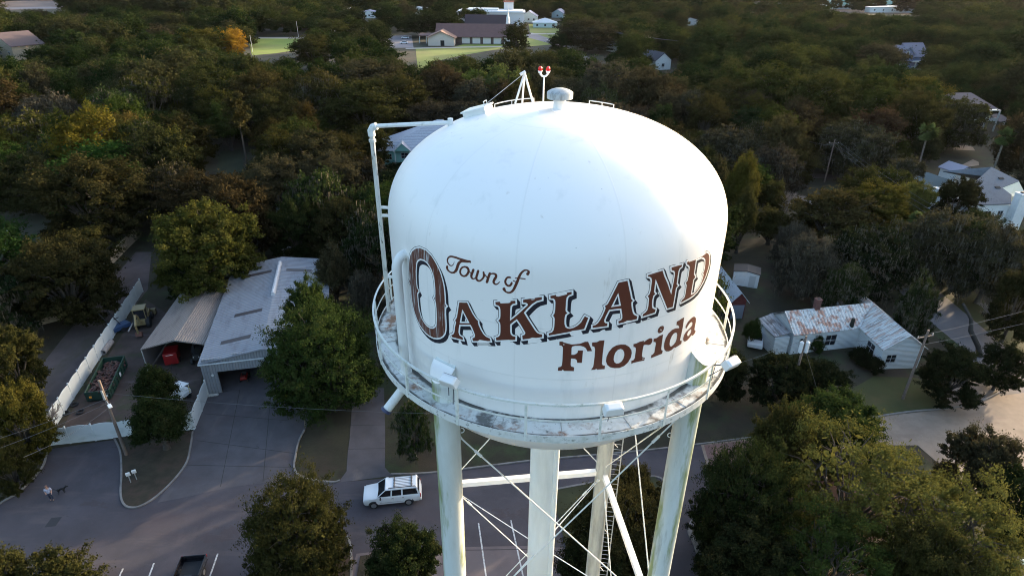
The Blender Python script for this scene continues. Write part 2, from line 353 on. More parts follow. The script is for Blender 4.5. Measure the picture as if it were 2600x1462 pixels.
sheet('path', [(1388, 101), (1422, 101), (1422, 103), (1388, 103)], MATS['pale far path'], .07)
sheet('field', [(-40, 4), (0, 4), (150, -2), (200, 2), (160, 24), (0, 26), (-60, 26)], FIELD, .04)
sheet('road', [(-20, 20), (0, 20), (130, 18), (160, 22), (0, 25)], GREY, .08)
sheet('road', [(330, 45), (560, 42), (560, 52), (330, 52)], mat('bright far road', (.6, .58, .6), .8), .05)
sheet('road', [(1890, 17), (2050, 22), (2330, 30), (2330, 36), (2050, 30), (1890, 24)], FIELD, .05)
sheet('dirt_track', [(2050, 440), (2160, 446), (2160, 456), (2050, 452)], DIRT, .02)
sheet('lawn', [(560, 385), (610, 380), (625, 460), (600, 500), (540, 470)], mat('dark meadow', (.022, .028, .009), .95, vary=.3, vscale=.3), .01)
sheet('driveway', [(2415, 380), (2440, 366), (2470, 374), (2476, 383)], TAN, .02)
sheet('driveway', [(2440, 420), (2470, 405), (2485, 412), (2486, 420), (2450, 425)], TAN, .02)
sheet('side_road', [(1905, 400), (1925, 400), (1955, 470), (1925, 470)], GREY, .012)
sheet('driveway', [(700, 628), (750, 622), (756, 645), (704, 652)], MATS['pale far path'], .02)
sheet('driveway', [(905, 485), (950, 478), (955, 492), (905, 498)], GREY, .02)

for a, b in (((500, 1118), (745, 1150)), ((520, 1050), (735, 1068)), ((470, 1180), (748, 1186)), ((610, 985), (560, 1235)), ((690, 975), (668, 1222)), ((888, 1080), (977, 1078)), ((884, 1140), (978, 1138)), ((1000, 1398), (1340, 1394))):
    A, B = G(*a), G(*b); d = (B-A).normalized()*.03; n = Vector((-d.y, d.x, 0))
    sheet('paving_joint', [(A+n).to_tuple()[:2], (B+n).to_tuple()[:2], (B-n).to_tuple()[:2], (A-n).to_tuple()[:2]], mat('dark joint', (.04, .035, .036), .9), .027, world=True)
# ------------------------------------------------------------------ water tower
TX, TY, RT = 1.293, 17.889, 5.022
ZD, ZS, ZA = 32.257, 36.20, 39.278
tower = thing('water_tower', 'white water tower on four legs with brown lettering, railed walkway and tie rods', 'water tower', (TX, TY, 0))
def rad(z):
    if z <= ZS: return RT
    t = min((z-ZS)/(ZA-ZS), 1); return RT*max(1-t**2.3, 0)**(1/2.1)
def roofz(r): return ZS+(ZA-ZS)*max(1-(r/RT)**2.1, 0)**(1/2.3)
def pol(a, r, z): a = R(a); return Vector((r*math.cos(a), r*math.sin(a), z))

# tank paint: weld seams and streaks by bump and faint dirt lines that run with the plates
tm = WP.copy(); tm.name = 'tank paint'; T = tm.node_tree; N = T.nodes; L = T.links; b = N['Principled BSDF']
tc = N.new('ShaderNodeTexCoord'); sx = N.new('ShaderNodeSeparateXYZ'); L.new(tc.outputs['Object'], sx.inputs[0])
def mth(op, a, b_=None, c_=None):
    n = N.new('ShaderNodeMath'); n.operation = op
    for i, q in enumerate((a, b_, c_)):
        if q is None: continue
        if isinstance(q, (int, float)): n.inputs[i].default_value = q
        else: L.new(q, n.inputs[i])
    return n.outputs[0]
ang = mth('ARCTAN2', sx.outputs[1], sx.outputs[0])
rr = mth('SQRT', mth('ADD', mth('MULTIPLY', sx.outputs[0], sx.outputs[0]), mth('MULTIPLY', sx.outputs[1], sx.outputs[1])))
def line(v, w_): return mth('LESS_THAN', mth('ABSOLUTE', v), w_)
mer = mth('MULTIPLY', mth('SUBTRACT', mth('FRACT', mth('ADD', mth('DIVIDE', mth('SUBTRACT', ang, R(-74)), 2*PI/12), .5)), .5), mth('MULTIPLY', rr, 2*PI/12))
seam = mth('MULTIPLY', line(mer, .018), mth('GREATER_THAN', rr, 1.75))
top = line(mth('SUBTRACT', rr, 1.75), .02)
top = mth('MULTIPLY', top, mth('GREATER_THAN', sx.outputs[2], 36.2))
h1 = line(mth('SUBTRACT', sx.outputs[2], 35.05), .012); h2 = line(mth('SUBTRACT', sx.outputs[2], 33.55), .012)
seams = mth('MINIMUM', mth('ADD', mth('ADD', seam, top), mth('ADD', h1, h2)), 1)
nz = N.new('ShaderNodeTexNoise'); nz.inputs['Scale'].default_value = 1.1; nz.inputs['Detail'].default_value = 5; L.new(tc.outputs['Object'], nz.inputs[0])
sm = mth('MULTIPLY', seams, mth('MULTIPLY', nz.outputs[0], .17))
old = b.inputs['Base Color'].links[0].from_socket
mx = N.new('ShaderNodeMix'); mx.data_type = 'RGBA'; L.new(sm, mx.inputs[0]); L.new(old, mx.inputs[6]); mx.inputs[7].default_value = (.38, .38, .36, 1)
# grime gathering low on the wall and about the vent
gr = mth('MULTIPLY', mth('SMOOTH_MIN', mth('MAXIMUM', mth('SUBTRACT', 1.15, rr), 0), 1, .1), mth('GREATER_THAN', nz.outputs[0], .56))
mx2 = N.new('ShaderNodeMix'); mx2.data_type = 'RGBA'; L.new(mth('MULTIPLY', gr, .5), mx2.inputs[0]); L.new(mx.outputs[2], mx2.inputs[6]); mx2.inputs[7].default_value = (.2, .17, .14, 1)
L.new(mx2.outputs[2], b.inputs['Base Color'])
bp = N.new('ShaderNodeBump'); bp.inputs['Distance'].default_value = .012; bp.inputs['Strength'].default_value = .6
nb = N.new('ShaderNodeTexNoise'); nb.inputs['Scale'].default_value = .55; nb.inputs['Detail'].default_value = 2; L.new(tc.outputs['Object'], nb.inputs[0])
L.new(mth('ADD', mth('MULTIPLY', nb.outputs[0], 3), seams), bp.inputs['Height']); L.new(bp.outputs[0], b.inputs['Normal'])

prof = [(0.001, 29.2)]
for i in range(1, 25):
    t = i/24*PI/2; prof.append((RT*.985*math.sin(t), ZD-.35-2.75*math.cos(t)))
prof += [(RT*.992, ZD-.1), (RT*.993, ZD), (RT*.996, ZD+.45), (RT+.0, ZD+.78), (RT, ZD+1.2), (RT, 34), (RT, 35), (RT, ZS)]
for i in range(1, 41):
    t = i/40*PI/2; prof.append((max(RT*max(math.cos(t), 0)**(2/2.1), .001), ZS+(ZA-ZS)*math.sin(t)**(2/2.3)))
m = MB(); m.lathe(prof, 160); tank = m.build('tank', tm, tower, smooth=True)

# --- lettering, painted on the wall
def surf(x, y):
    d = ray(x, y); rr_ = RT; t = None
    for _ in range(4):
        a = d[0]**2+d[1]**2; bb = -2*(d[0]*TX+d[1]*TY); cc = TX*TX+TY*TY-rr_*rr_
        t = (-bb-math.sqrt(max(bb*bb-4*a*cc, 0)))/(2*a); z = CAMH+d[2]*t; rr_ = rad(z)
    X, Y = d[0]*t-TX, d[1]*t-TY
    return (math.atan2(Y, X)*RT, z)
def TR(pts, ox, oy, s): return [surf(ox+x/s, oy+y/s) for x, y in pts]
A_ = (1020, 610, 5.366); Bz = (1120, 630, 10.733); Cz = (1130, 720, 8.522); Dz = (1370, 690, 8.052); Ez = (1600, 620, 6.9); Fz = (1400, 840, 10.733); Gz = (1580, 790, 10.35)
OAK = [
 (A_, [[(250,105),(330,140),(400,208),(450,285),(495,370),(530,455),(555,545),(573,630),(583,720),(587,800),(590,855),(597,875),(612,892),(597,905),(590,930),(590,1000),(595,1080),(598,1150),(596,1215),(585,1265),(560,1300),(525,1322),(480,1330),(430,1322),(380,1298),(330,1258),(285,1205),(245,1145),(210,1070),(180,985),(155,890),(138,800),(128,710),(122,620),(114,585),(102,562),(110,530),(106,470),(103,400),(103,330),(107,260),(120,200),(145,150),(190,115)],
       [(255,250),(300,262),(340,290),(375,335),(405,390),(430,460),(445,530),(455,600),(460,680),(460,735),(456,765),(440,790),(455,815),(468,850),(475,930),(478,1010),(480,1090),(475,1150),(460,1185),(430,1203),(395,1200),(350,1175),(310,1130),(275,1070),(250,1000),(232,920),(222,840),(215,760),(213,718),(232,690),(208,645),(200,580),(195,500),(193,420),(197,340),(205,290),(225,262)]]),
 (Cz, [[(310,405),(480,410),(530,520),(590,640),(640,720),(680,770),(715,805),(712,835),(725,890),(770,990),(830,1090),(880,1140),(930,1165),(970,1180),(985,1240),(605,1240),(590,1180),(640,1160),(650,1110),(625,1040),(580,930),(550,885),(310,885),(300,960),(293,1050),(310,1110),(345,1140),(380,1155),(395,1215),(155,1155),(135,1110),(180,1095),(205,1050),(215,950),(235,860),(240,830),(220,795),(245,760),(260,720),(280,600),(295,500)],
       [(376,552),(532,852),(318,848)]]),
 (Cz, [[(1090,395),(1520,365),(1525,425),(1460,440),(1420,480),(1410,560),(1408,800),(1560,680),(1700,550),(1790,470),(1790,435),(1750,410),(1690,410),(1690,345),(2095,285),(2095,345),(1980,375),(1880,440),(1780,540),(1705,625),(1780,750),(1870,890),(1940,1000),(1990,1060),(2040,1085),(2100,1095),(2100,1155),(1680,1205),(1670,1120),(1725,1100),(1740,1060),(1700,990),(1630,870),(1555,765),(1480,820),(1410,880),(1410,1040),(1425,1095),(1465,1130),(1525,1145),(1520,1215),(1110,1225),(1100,1165),(1160,1145),(1190,1110),(1200,1040),(1200,900),(1190,840),(1150,798),(1190,760),(1200,700),(1200,560),(1185,500),(1150,470),(1095,455)]]),
 (Dz, [[(220,490),(655,405),(655,455),(590,480),(555,520),(540,600),(535,700),(530,790),(545,820),(570,840),(530,870),(515,920),(508,1000),(510,1070),(530,1130),(570,1155),(620,1160),(700,1140),(780,1095),(850,1030),(890,960),(925,905),(995,940),(910,1165),(500,1245),(190,1300),(185,1255),(250,1235),(285,1190),(300,1130),(305,1050),(310,960),(300,925),(275,893),(305,850),(318,780),(322,700),(325,620),(315,570),(285,545),(225,540)]]),
 (Dz, [[(1615,220),(1795,180),(1825,320),(1860,480),(1870,545),(1905,590),(1875,620),(1875,680),(1890,780),(1910,850),(1945,885),(1995,905),(1985,965),(1615,1055),(1610,1005),(1665,985),(1690,945),(1690,880),(1675,780),(1668,745),(1420,775),(1390,830),(1350,910),(1320,980),(1320,1020),(1345,1045),(1385,1050),(1380,1105),(1085,1145),(1085,1100),(1140,1085),(1190,1050),(1240,980),(1290,890),(1330,800),(1350,740),(1335,695),(1390,660),(1430,590),(1500,450),(1560,330)],
       [(1608,430),(1665,690),(1460,720)]]),
 (Ez, [[(310,540),(565,460),(600,570),(650,680),(718,880),(735,790),(755,690),(775,580),(785,500),(770,465),(725,455),(722,405),(910,355),(900,395),(865,420),(845,470),(830,560),(820,640),(812,700),(835,725),(800,765),(790,830),(770,950),(745,1095),(650,1125),(560,900),(500,750),(445,610),(435,680),(425,760),(415,835),(440,868),(405,900),(385,980),(380,1060),(385,1110),(410,1130),(445,1140),(430,1195),(215,1265),(220,1225),(270,1190),(300,1150),(318,1080),(325,1000),(330,940),(305,910),(340,870),(360,800),(372,700),(380,630),(370,590),(345,570),(310,565)]]),
 (Ez, [[(1000,305),(1330,150),(1365,160),(1385,200),(1388,260),(1382,330),(1370,400),(1350,470),(1320,560),(1280,650),(1230,740),(1170,830),(1110,890),(1040,940),(890,1020),(900,980),(945,940),(965,880),(980,780),(988,720),(975,670),(1005,635),(1020,560),(1035,460),(1042,400),(1030,370),(995,350)],
       [(1150,270),(1250,225),(1290,235),(1315,270),(1315,340),(1305,420),(1290,480),(1275,505),(1285,530),(1270,600),(1235,700),(1180,790),(1120,860),(1060,888),(1085,740),(1105,620),(1140,578),(1115,520),(1130,420),(1145,320)]]),
]
FLO = [
 (Fz, [[(220,285),(1000,290),(1110,545),(980,550),(940,470),(880,425),(780,400),(650,400),(570,420),(550,460),(545,645),(620,645),(690,610),(720,570),(722,528),(862,528),(830,865),(705,865),(690,790),(640,755),(535,745),(525,920),(545,965),(620,985),(612,1090),(345,1085),(310,1045),(275,1080),(175,1080),(185,985),(250,970),(285,940),(300,800),(315,500),(315,440),(280,400),(215,385)], [(320,355),(355,355),(352,380),(325,380)]]),
 (Fz, [[(1110,310),(1240,300),(1310,262),(1445,248),(1400,600),(1375,890),(1400,930),(1460,940),(1450,1035),(1245,1048),(1215,1025),(1195,1050),(1075,1060),(1135,975),(1150,900),(1175,700),(1190,500),(1170,430),(1105,405)]]),
 (Fz, [[(1900,365),(2020,370),(2120,430),(2180,520),(2190,600),(2165,720),(2090,850),(1980,950),(1850,1005),(1720,1010),(1600,985),(1520,920),(1485,820),(1500,700),(1560,570),(1660,450),(1780,385)], [(1890,485),(1945,510),(1980,580),(1985,660),(1960,750),(1910,830),(1840,875),(1770,885),(1720,850),(1695,780),(1705,690),(1740,590),(1810,510)]]),
 (Gz, [[(290,860),(370,840),(450,800),(565,770),(565,810),(640,750),(720,705),(770,705),(790,740),(785,800),(750,860),(690,885),(620,875),(565,885),(550,930),(535,1010),(520,1120),(515,1170),(530,1200),(590,1215),(575,1290),(420,1320),(280,1355),(235,1380),(235,1300),(290,1280),(325,1230),(340,1120),(355,1010),(350,960),(330,940),(290,935)], [(525,1235),(560,1232),(555,1255),(530,1258)]]),
 (Gz, [[(825,720),(900,700),(980,640),(1070,605),(1050,760),(1020,990),(1030,1020),(1060,1030),(1045,1110),(750,1230),(760,1150),(800,1130),(840,1080),(860,960),(880,850),(870,810),(815,800)]]),
 (Gz, [[(1045,380),(1080,385),(1095,420),(1085,480),(1050,540),(990,575),(945,570),(925,530),(940,460),(990,400)], [(1010,460),(1030,490),(1020,515),(1002,490)]]),
 (Gz, [[(1430,270),(1500,230),(1560,190),(1625,155),(1590,400),(1550,600),(1515,750),(1525,770),(1560,775),(1550,850),(1470,905),(1380,960),(1365,945),(1300,1010),(1220,1050),(1150,1050),(1105,1010),(1090,930),(1100,830),(1140,700),(1210,580),(1300,490),(1400,445),(1480,440),(1495,430),(1480,390),(1460,365),(1420,365)], [(1390,560),(1430,570),(1440,620),(1425,720),(1400,800),(1350,870),(1290,920),(1250,910),(1240,860),(1255,760),(1300,650),(1345,590)]]),
 (Gz, [[(1680,455),(1655,430),(1665,380),(1720,280),(1800,190),(1860,145),(1910,145),(1935,190),(1930,280),(1910,380),(1895,470),(1900,500),(1925,505),(1915,560),(1880,610),(1845,640),(1815,625),(1760,700),(1700,765),(1640,795),(1600,770),(1595,710),(1620,620),(1680,530),(1750,460),(1810,400),(1835,350),(1840,300),(1820,280),(1780,300),(1730,370)], [(1790,470),(1810,490),(1800,550),(1770,610),(1730,650),(1705,640),(1705,590),(1740,520)]]),
]
TOWN = [[(360,365,8),(345,420,14),(310,465,24),(265,475,28),(215,440,30),(180,380,32),(175,310,38),(205,255,45),(260,225,48),(330,235,52),(420,260,55),(500,290,55),(600,320,60),(700,350,62),(790,365,55),(790,400,20)],
 [(640,350,62),(560,355,62),(500,390,75),(460,460,75),(430,560,75),(390,630,70),(330,665,50),(260,655,40),(200,610,40),(165,550,55),(165,500,55)],
 [(560,350,60),(640,355,70),(740,372,55)],
 [(640,505,45),(700,520,55),(745,580,60),(745,650,60),(705,720,60),(640,760,50),(570,740,45),(525,680,45),(525,600,45),(570,530,45),(640,505,45)],
 [(755,630,35),(800,665,25),(840,700,25)],
 [(880,590,65),(850,670,65),(825,750,60),(840,810,50),(890,835,35),(950,800,35)],
 [(1010,620,65),(985,710,65),(960,800,60),(980,860,55),(1040,890,50),(1100,860,45),(1150,800,50),(1170,740,60),(1155,650,45)],
 [(1170,740,40),(1200,730,30),(1255,800,30)], [(1330,690,70),(1290,790,70),(1250,920,70)],
 [(1310,720,40),(1400,690,40),(1480,710,60),(1500,770,65),(1455,850,70),(1430,920,60),(1470,975,45),(1530,975,35),(1605,910,15)],
 [(1895,800,40),(1850,790,50),(1800,805,50),(1760,860,55),(1750,930,55),(1790,1000,55),(1860,1025,55),(1910,980,60),(1925,940,50)],
 [(1960,880,25),(2000,900,25),(2040,915,20)],
 [(2360,700,85),(2390,640,60),(2340,600,40),(2270,605,50),(2190,670,60),(2130,770,70),(2080,900,75),(2020,1040,75),(1950,1160,65),(1860,1210,50),(1760,1180,45),(1715,1110,85)],
 [(2020,810,25),(2150,820,30),(2300,835,30)]]

def area(p): return sum(p[i][0]*p[(i+1) % len(p)][1]-p[(i+1) % len(p)][0]*p[i][1] for i in range(len(p)))/2
def offset(p, d):
    n = len(p); s = 1 if area(p) > 0 else -1; out = []
    for i in range(n):
        a, b_, c = Vector(p[i-1]), Vector(p[i]), Vector(p[(i+1) % n])
        u = (b_-a); v = (c-b_)
        if u.length < 1e-6 or v.length < 1e-6: continue
        u.normalize(); v.normalize(); n1 = Vector((u.y, -u.x))*s; n2 = Vector((v.y, -v.x))*s
        k = (n1+n2); 
        if k.length < .2: k = n1
        k.normalize(); c_ = max(k.dot(n1), .5); out.append(tuple(b_+k*(d/c_)))
    return out
def wn(px, py, poly):
    w_ = np.zeros(px.shape, int); n = len(poly)
    for i in range(n):
        x0, y0 = poly[i]; x1, y1 = poly[(i+1) % n]
        cr = (x1-x0)*(py-y0)-(px-x0)*(y1-y0)
        w_ += ((y0 <= py) & (y1 > py) & (cr > 0)).astype(int); w_ -= ((y0 > py) & (y1 <= py) & (cr < 0)).astype(int)
    return w_ != 0
def shape_in(px, py, sh):
    r = wn(px, py, sh[0])
    for h in sh[1:]: r &= ~wn(px, py, h)
    return r
def paint(name, levels, mats, lift=.004):
    """levels: list of lists of shapes (outer ring, holes); the first level that holds a triangle colours it"""
    verts = []; edges = []
    for lv in levels:
        for sh in lv:
            for ring in sh:
                o = len(verts); verts += [Vector(p) for p in ring]; n = len(ring)
                edges += [(o+i, o+(i+1) % n) for i in range(n)]
    xs = [v.x for v in verts]; ys = [v.y for v in verts]
    gx = np.arange(min(xs)-.01, max(xs)+.12, .12); gy = np.arange(min(ys)-.01, max(ys)+.25, .25)
    for a in gx:
        for c in gy: verts.append(Vector((a, c)))
    V, E_, Fc = delaunay_2d_cdt(verts, edges, [], 0, 1e-5)[:3]
    va = np.array([tuple(v) for v in V]); fa = np.array([tuple(f) for f in Fc if len(f) == 3])
    ce = va[fa].mean(1); lab = np.full(len(fa), -1)
    for i, lv in enumerate(levels):
        ins = np.zeros(len(fa), bool)
        for sh in lv: ins |= shape_in(ce[:, 0], ce[:, 1], sh)
        lab[(lab < 0) & ins] = i
    keep = lab >= 0; fa = fa[keep]; lab = lab[keep]
    used, inv = np.unique(fa, return_inverse=True); fa = inv.reshape(-1, 3); va = va[used]
    P = [((rad(z)+lift)*math.cos(s/RT), (rad(z)+lift)*math.sin(s/RT), z) for s, z in va]
    me = bpy.data.meshes.new(name); me.from_pydata(P, [], [tuple(int(i) for i in f) for f in fa])
    for q in mats: me.materials.append(q)
    me.polygons.foreach_set('material_index', lab.astype(np.int32)); me.update()
    bm = bmesh.new(); bm.from_mesh(me)
    for f_ in bm.faces:
        c_ = f_.calc_center_median(); f_.normal_update()
        if f_.normal.x*c_.x+f_.normal.y*c_.y < 0: f_.normal_flip()
    bm.to_mesh(me); bm.free()
    o = bpy.data.objects.new(name, me); C.objects.link(o); o.parent = tower; return o
BROWN = mat('brown letter paint', (.105, .028, .015), .5, layers=[((.6, .6, .6), (13, 13, 13), .73, .75, .9), ((.085, .017, .010), (2, 2, 2), .4, .6, .5)])
BROWNO = mat('weathered brown letter paint', (.105, .028, .015), .5, layers=[((.6, .62, .63), (22, 22, .9), .55, .60, .75), ((.16, .09, .08), (9, 9, .6), .46, .6, .6)])
NAVY = mat('navy letter shade', (.008, .009, .02), .5, layers=[((.65, .66, .66), (10, 10, 10), .72, .74, .9)])
WLINE = mat('white letter line', (.82, .82, .81), .5)
def sweep(sh, d, n=6):
    return [[[(x+d[0]*k/n, y+d[1]*k/n) for x, y in ring] for ring in sh] for k in range(1, n+1)]
for gi, grp in enumerate(([OAK[0]], OAK[1:])):
    fill = []; white = []; navy = []
    for z_, rings in grp:
        sh = [TR(r_, *z_) for r_ in rings]
        fill.append(sh)
        white.append([offset(sh[0], .042)]+[offset(h, -.042) for h in sh[1:]])
        n1 = [offset(sh[0], .055)]+[offset(h, -.055) for h in sh[1:]]
        navy.append(n1); navy += sweep(n1, (.07, -.08))
    # holes shrink: drop the ones that vanish
    lo = paint('lettering', [fill, white, navy], [BROWNO if gi == 0 else BROWN, WLINE, NAVY])
    lo['label'] = 'big initial O with weathered left side' if gi == 0 else 'brown letters AKLAND with white inline and navy shade'
fl = [[TR(r_, *z_) for r_ in rings] for z_, rings in FLO]
lo = paint('lettering', [fl, [[offset(s_[0], .012)]+[offset(h, -.012) for h in s_[1:]] for s_ in fl]], [BROWN, WLINE]); lo['label'] = 'brown word Florida'
def stroke(pts):
    ox, oy, s_ = Bz; P = []
    for i in range(len(pts)-1):       # Catmull-Rom, densified
        p0 = pts[max(i-1, 0)]; p1 = pts[i]; p2 = pts[i+1]; p3 = pts[min(i+2, len(pts)-1)]
        for k in range(5):
            t = k/5; P.append([.5*((2*p1[j])+(-p0[j]+p2[j])*t+(2*p0[j]-5*p1[j]+4*p2[j]-p3[j])*t*t+(-p0[j]+3*p1[j]-3*p2[j]+p3[j])*t**3) for j in range(3)])
    P.append(list(pts[-1])); out = []
    for i in range(len(P)-1):
        (x0, y0, w0), (x1, y1, w1) = P[i], P[i+1]; d = math.hypot(x1-x0, y1-y0) or 1; nx, ny = -(y1-y0)/d, (x1-x0)/d; ex, ey = (x1-x0)/d*2, (y1-y0)/d*2
        out.append([TR([(x0+nx*w0/2-ex, y0+ny*w0/2-ey), (x1+nx*w1/2+ex, y1+ny*w1/2+ey), (x1-nx*w1/2+ex, y1-ny*w1/2+ey), (x0-nx*w0/2-ex, y0-ny*w0/2-ey)], *Bz)])
    for (x, y, w0) in (pts[0], pts[-1]):
        if w0 > 40: out.append([TR([(x+w0/2*math.cos(a*PI/5), y+w0/2*math.sin(a*PI/5)) for a in range(10)], *Bz)])
    for (x, y, w0) in P[1:-1]: out.append([TR([(x+w0*.49*math.cos(a*PI/4), y+w0*.49*math.sin(a*PI/4)) for a in range(8)], *Bz)])
    return out
tw = []
for s_ in TOWN: tw += stroke(s_)
lo = paint('lettering', [tw], [BROWN]); lo['label'] = 'brown script words Town of'

# --- walkway and railing
RO = 5.73; RI = 5.0
DECK = mat('stained walkway steel', (.62, .63, .61), .7, layers=[((.36, .35, .32), (3.2, 3.2, 3.2), .48, .66, .6), ((.05, .048, .045), (1.1, 1.1, 1.1), .555, .66, .85), ((.24, .10, .04), (1.4, 1.4, 1.4), .54, .64, .9), ((.04, .038, .035), (7, 7, 7), .6, .68, .7), ((.03, .03, .028), (9, 9, 9), .66, .7, .9)])
RAILM = mat('mossy white rail', (.70, .72, .68), .5, layers=[((.30, .36, .24), (3, 3, 3), .52, .68, .55), ((.07, .07, .065), (12, 12, 12), .62, .7, .7)])
m = MB(); m.lathe([(RI, ZD-.02), (RI, ZD), (RO-.012, ZD), (RO-.012, ZD-.02), (RI, ZD-.02)], 152); wk = m.build('walkway', DECK, tower)
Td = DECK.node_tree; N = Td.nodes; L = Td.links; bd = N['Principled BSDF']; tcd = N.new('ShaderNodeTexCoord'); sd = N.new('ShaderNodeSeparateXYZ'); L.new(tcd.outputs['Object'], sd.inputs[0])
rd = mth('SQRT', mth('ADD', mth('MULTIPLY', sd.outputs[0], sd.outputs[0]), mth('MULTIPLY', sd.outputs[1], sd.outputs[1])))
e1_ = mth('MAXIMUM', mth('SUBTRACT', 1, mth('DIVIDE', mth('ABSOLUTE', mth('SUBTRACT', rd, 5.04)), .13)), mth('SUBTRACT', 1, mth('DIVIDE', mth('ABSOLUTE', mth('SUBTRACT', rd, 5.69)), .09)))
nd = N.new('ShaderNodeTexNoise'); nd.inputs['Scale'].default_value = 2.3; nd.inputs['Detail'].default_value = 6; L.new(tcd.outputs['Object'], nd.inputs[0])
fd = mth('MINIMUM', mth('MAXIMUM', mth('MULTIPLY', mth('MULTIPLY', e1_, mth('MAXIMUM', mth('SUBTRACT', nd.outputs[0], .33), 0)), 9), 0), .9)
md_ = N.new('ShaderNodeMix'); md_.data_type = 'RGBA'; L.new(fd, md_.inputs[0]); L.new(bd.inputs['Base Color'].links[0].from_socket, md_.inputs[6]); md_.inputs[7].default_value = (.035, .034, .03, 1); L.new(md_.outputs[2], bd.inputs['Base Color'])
m = MB(); m.lathe([(RO-.01, ZD+.05), (RO+.01, ZD+.05), (RO+.01, ZD-.17), (RO-.10, ZD-.17), (RO-.10, ZD-.155), (RO-.01, ZD-.155), (RO-.01, ZD+.05)], 152); m.build('edge_channel', mat('edge channel steel', (.66, .67, .65), .5, layers=[((.12, .13, .11), (6, 6, 9), .56, .66, .8), ((.3, .33, .25), (2, 2, 2), .52, .7, .6)]), wk)
for k in range(19):
    a = 251.3+k*360/19; m = MB(); m.box(pol(a, 5.37, ZD-.09), (.7, .06, .13), rz=R(a)); m.build('bracket', WSTEEL, wk)
    m = MB(); m.box(pol(a, 5.37, ZD+.004), (.7, .015, .012), rz=R(a)); m.build('plate_joint', mat('dirty plate joint', (.3, .29, .27), .8), wk)
rail = MB(); rail.lathe([(RO-.03, ZD+1.067), (RO+.03, ZD+1.067), (RO+.03, ZD+1.01), (RO+.018, ZD+1.01), (RO+.018, ZD+1.055), (RO-.03, ZD+1.055), (RO-.03, ZD+1.067)], 152)
ro = rail.build('railing', RAILM, tower)
m = MB(); m.lathe([(RO-.006, ZD+.56), (RO+.006, ZD+.56), (RO+.006, ZD+.51), (RO-.006, ZD+.51), (RO-.006, ZD+.56)], 152); m.build('mid_rail', RAILM, ro)
for k in range(19):
    a = 260.8+k*360/19; m = MB(); m.box(pol(a, RO+.02, ZD+.43), (.008, .065, 1.2), rz=R(a)); m.box(pol(a, RO-.012, ZD+.43)+pol(a+90, .03, 0), (.06, .008, 1.2), rz=R(a)); m.build('post', RAILM, ro)

# --- legs, riser, struts, rods
LEGA = [-127.7, -37.7, 52.3, 142.3]; RL = 5.086; LR = .37
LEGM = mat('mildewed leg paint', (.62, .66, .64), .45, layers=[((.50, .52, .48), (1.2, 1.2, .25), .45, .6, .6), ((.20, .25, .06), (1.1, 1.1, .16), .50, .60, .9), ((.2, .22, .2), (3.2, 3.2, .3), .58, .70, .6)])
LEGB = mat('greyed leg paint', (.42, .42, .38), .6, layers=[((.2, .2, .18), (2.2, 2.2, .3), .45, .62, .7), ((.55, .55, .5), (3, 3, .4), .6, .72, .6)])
for i, a in enumerate(LEGA):
    m = MB(); c = pol(a, RL, 0); n = 24; top = []; bot = []
    for k in range(n):
        q = pol(a, RL, 0)+Vector((LR*math.cos(2*PI*k/n), LR*math.sin(2*PI*k/n), 0)); bot.append((q.x, q.y, .25))
        out = (Vector((q.x, q.y))-Vector((c.x, c.y))).dot(Vector((math.cos(R(a)), math.sin(R(a)))))
        top.append((q.x, q.y, ZD+1.02-out*1.05))
    m.add(bot+top, [(k, (k+1) % n, n+(k+1) % n, n+k) for k in range(n)]+[tuple(range(n, 2*n))])
    m.cyl((c.x, c.y, 0), (c.x, c.y, .3), .6, .6, 8)
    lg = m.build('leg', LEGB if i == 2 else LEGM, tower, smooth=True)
    m = MB(); e = Vector((math.cos(R(a)), math.sin(R(a)), 0)); t_ = Vector((-e.y, e.x, 0))
    # saddle cap welded over the leg top
    pts = []
    for k in range(13):
        q = -PI/2+PI*k/12; pts.append(c+t_*(LR+.02)*math.sin(q)+e*(LR+.02)*math.cos(q)+Vector((0, 0, ZD+1.04-(LR+.02)*math.cos(q)*1.05)))
    n = len(pts); vs = pts+[p+Vector((0, 0, .02)) for p in pts]
    m.add(vs, [tuple(range(n, 2*n)), tuple(range(n-1, -1, -1))]+[(k, (k+1) % n, n+(k+1) % n, n+k) for k in range(n)])
    m.build('cap', WP, lg)
m = MB(); m.cyl((0, 0, 0), (0, 0, 29.6), .53, n=28); m.cyl((.42, -.36, 0), (.42, -.36, 30), .12, n=12)
m.build('riser_pipe', mat('riser paint', (.72, .76, .75), .42, layers=[((.5, .53, .52), (1.3, 1.3, .2), .5, .68, .5), ((.2, .22, .2), (4, 4, .4), .66, .75, .4)]), tower, smooth=True)
LV = [31.3, 21.6, 11.0, .6]
for z in (21.6, 11.0):
    for i in range(4):
        A = pol(LEGA[i], RL, z); B = pol(LEGA[(i+1) % 4], RL, z); d = (B-A).normalized(); m = MB()
        q = d.to_track_quat('Z', 'Y'); a_ = A+d*(LR-.02); b_ = B-d*(LR-.02)
        s_ = d.cross(Vector((0, 0, 1))); h_ = .13
        m.extr([a_+Vector((0, 0, h_))-s_*.11, a_+Vector((0, 0, h_))+s_*.11, a_+Vector((0, 0, -h_))+s_*.11, a_+Vector((0, 0, -h_))-s_*.11], b_-a_)
        m.build('strut', WP, tower)
def gusset(mb, A, d, s_=.34):
    mb.cyl(A, A+d*s_, .09, .018, 4)
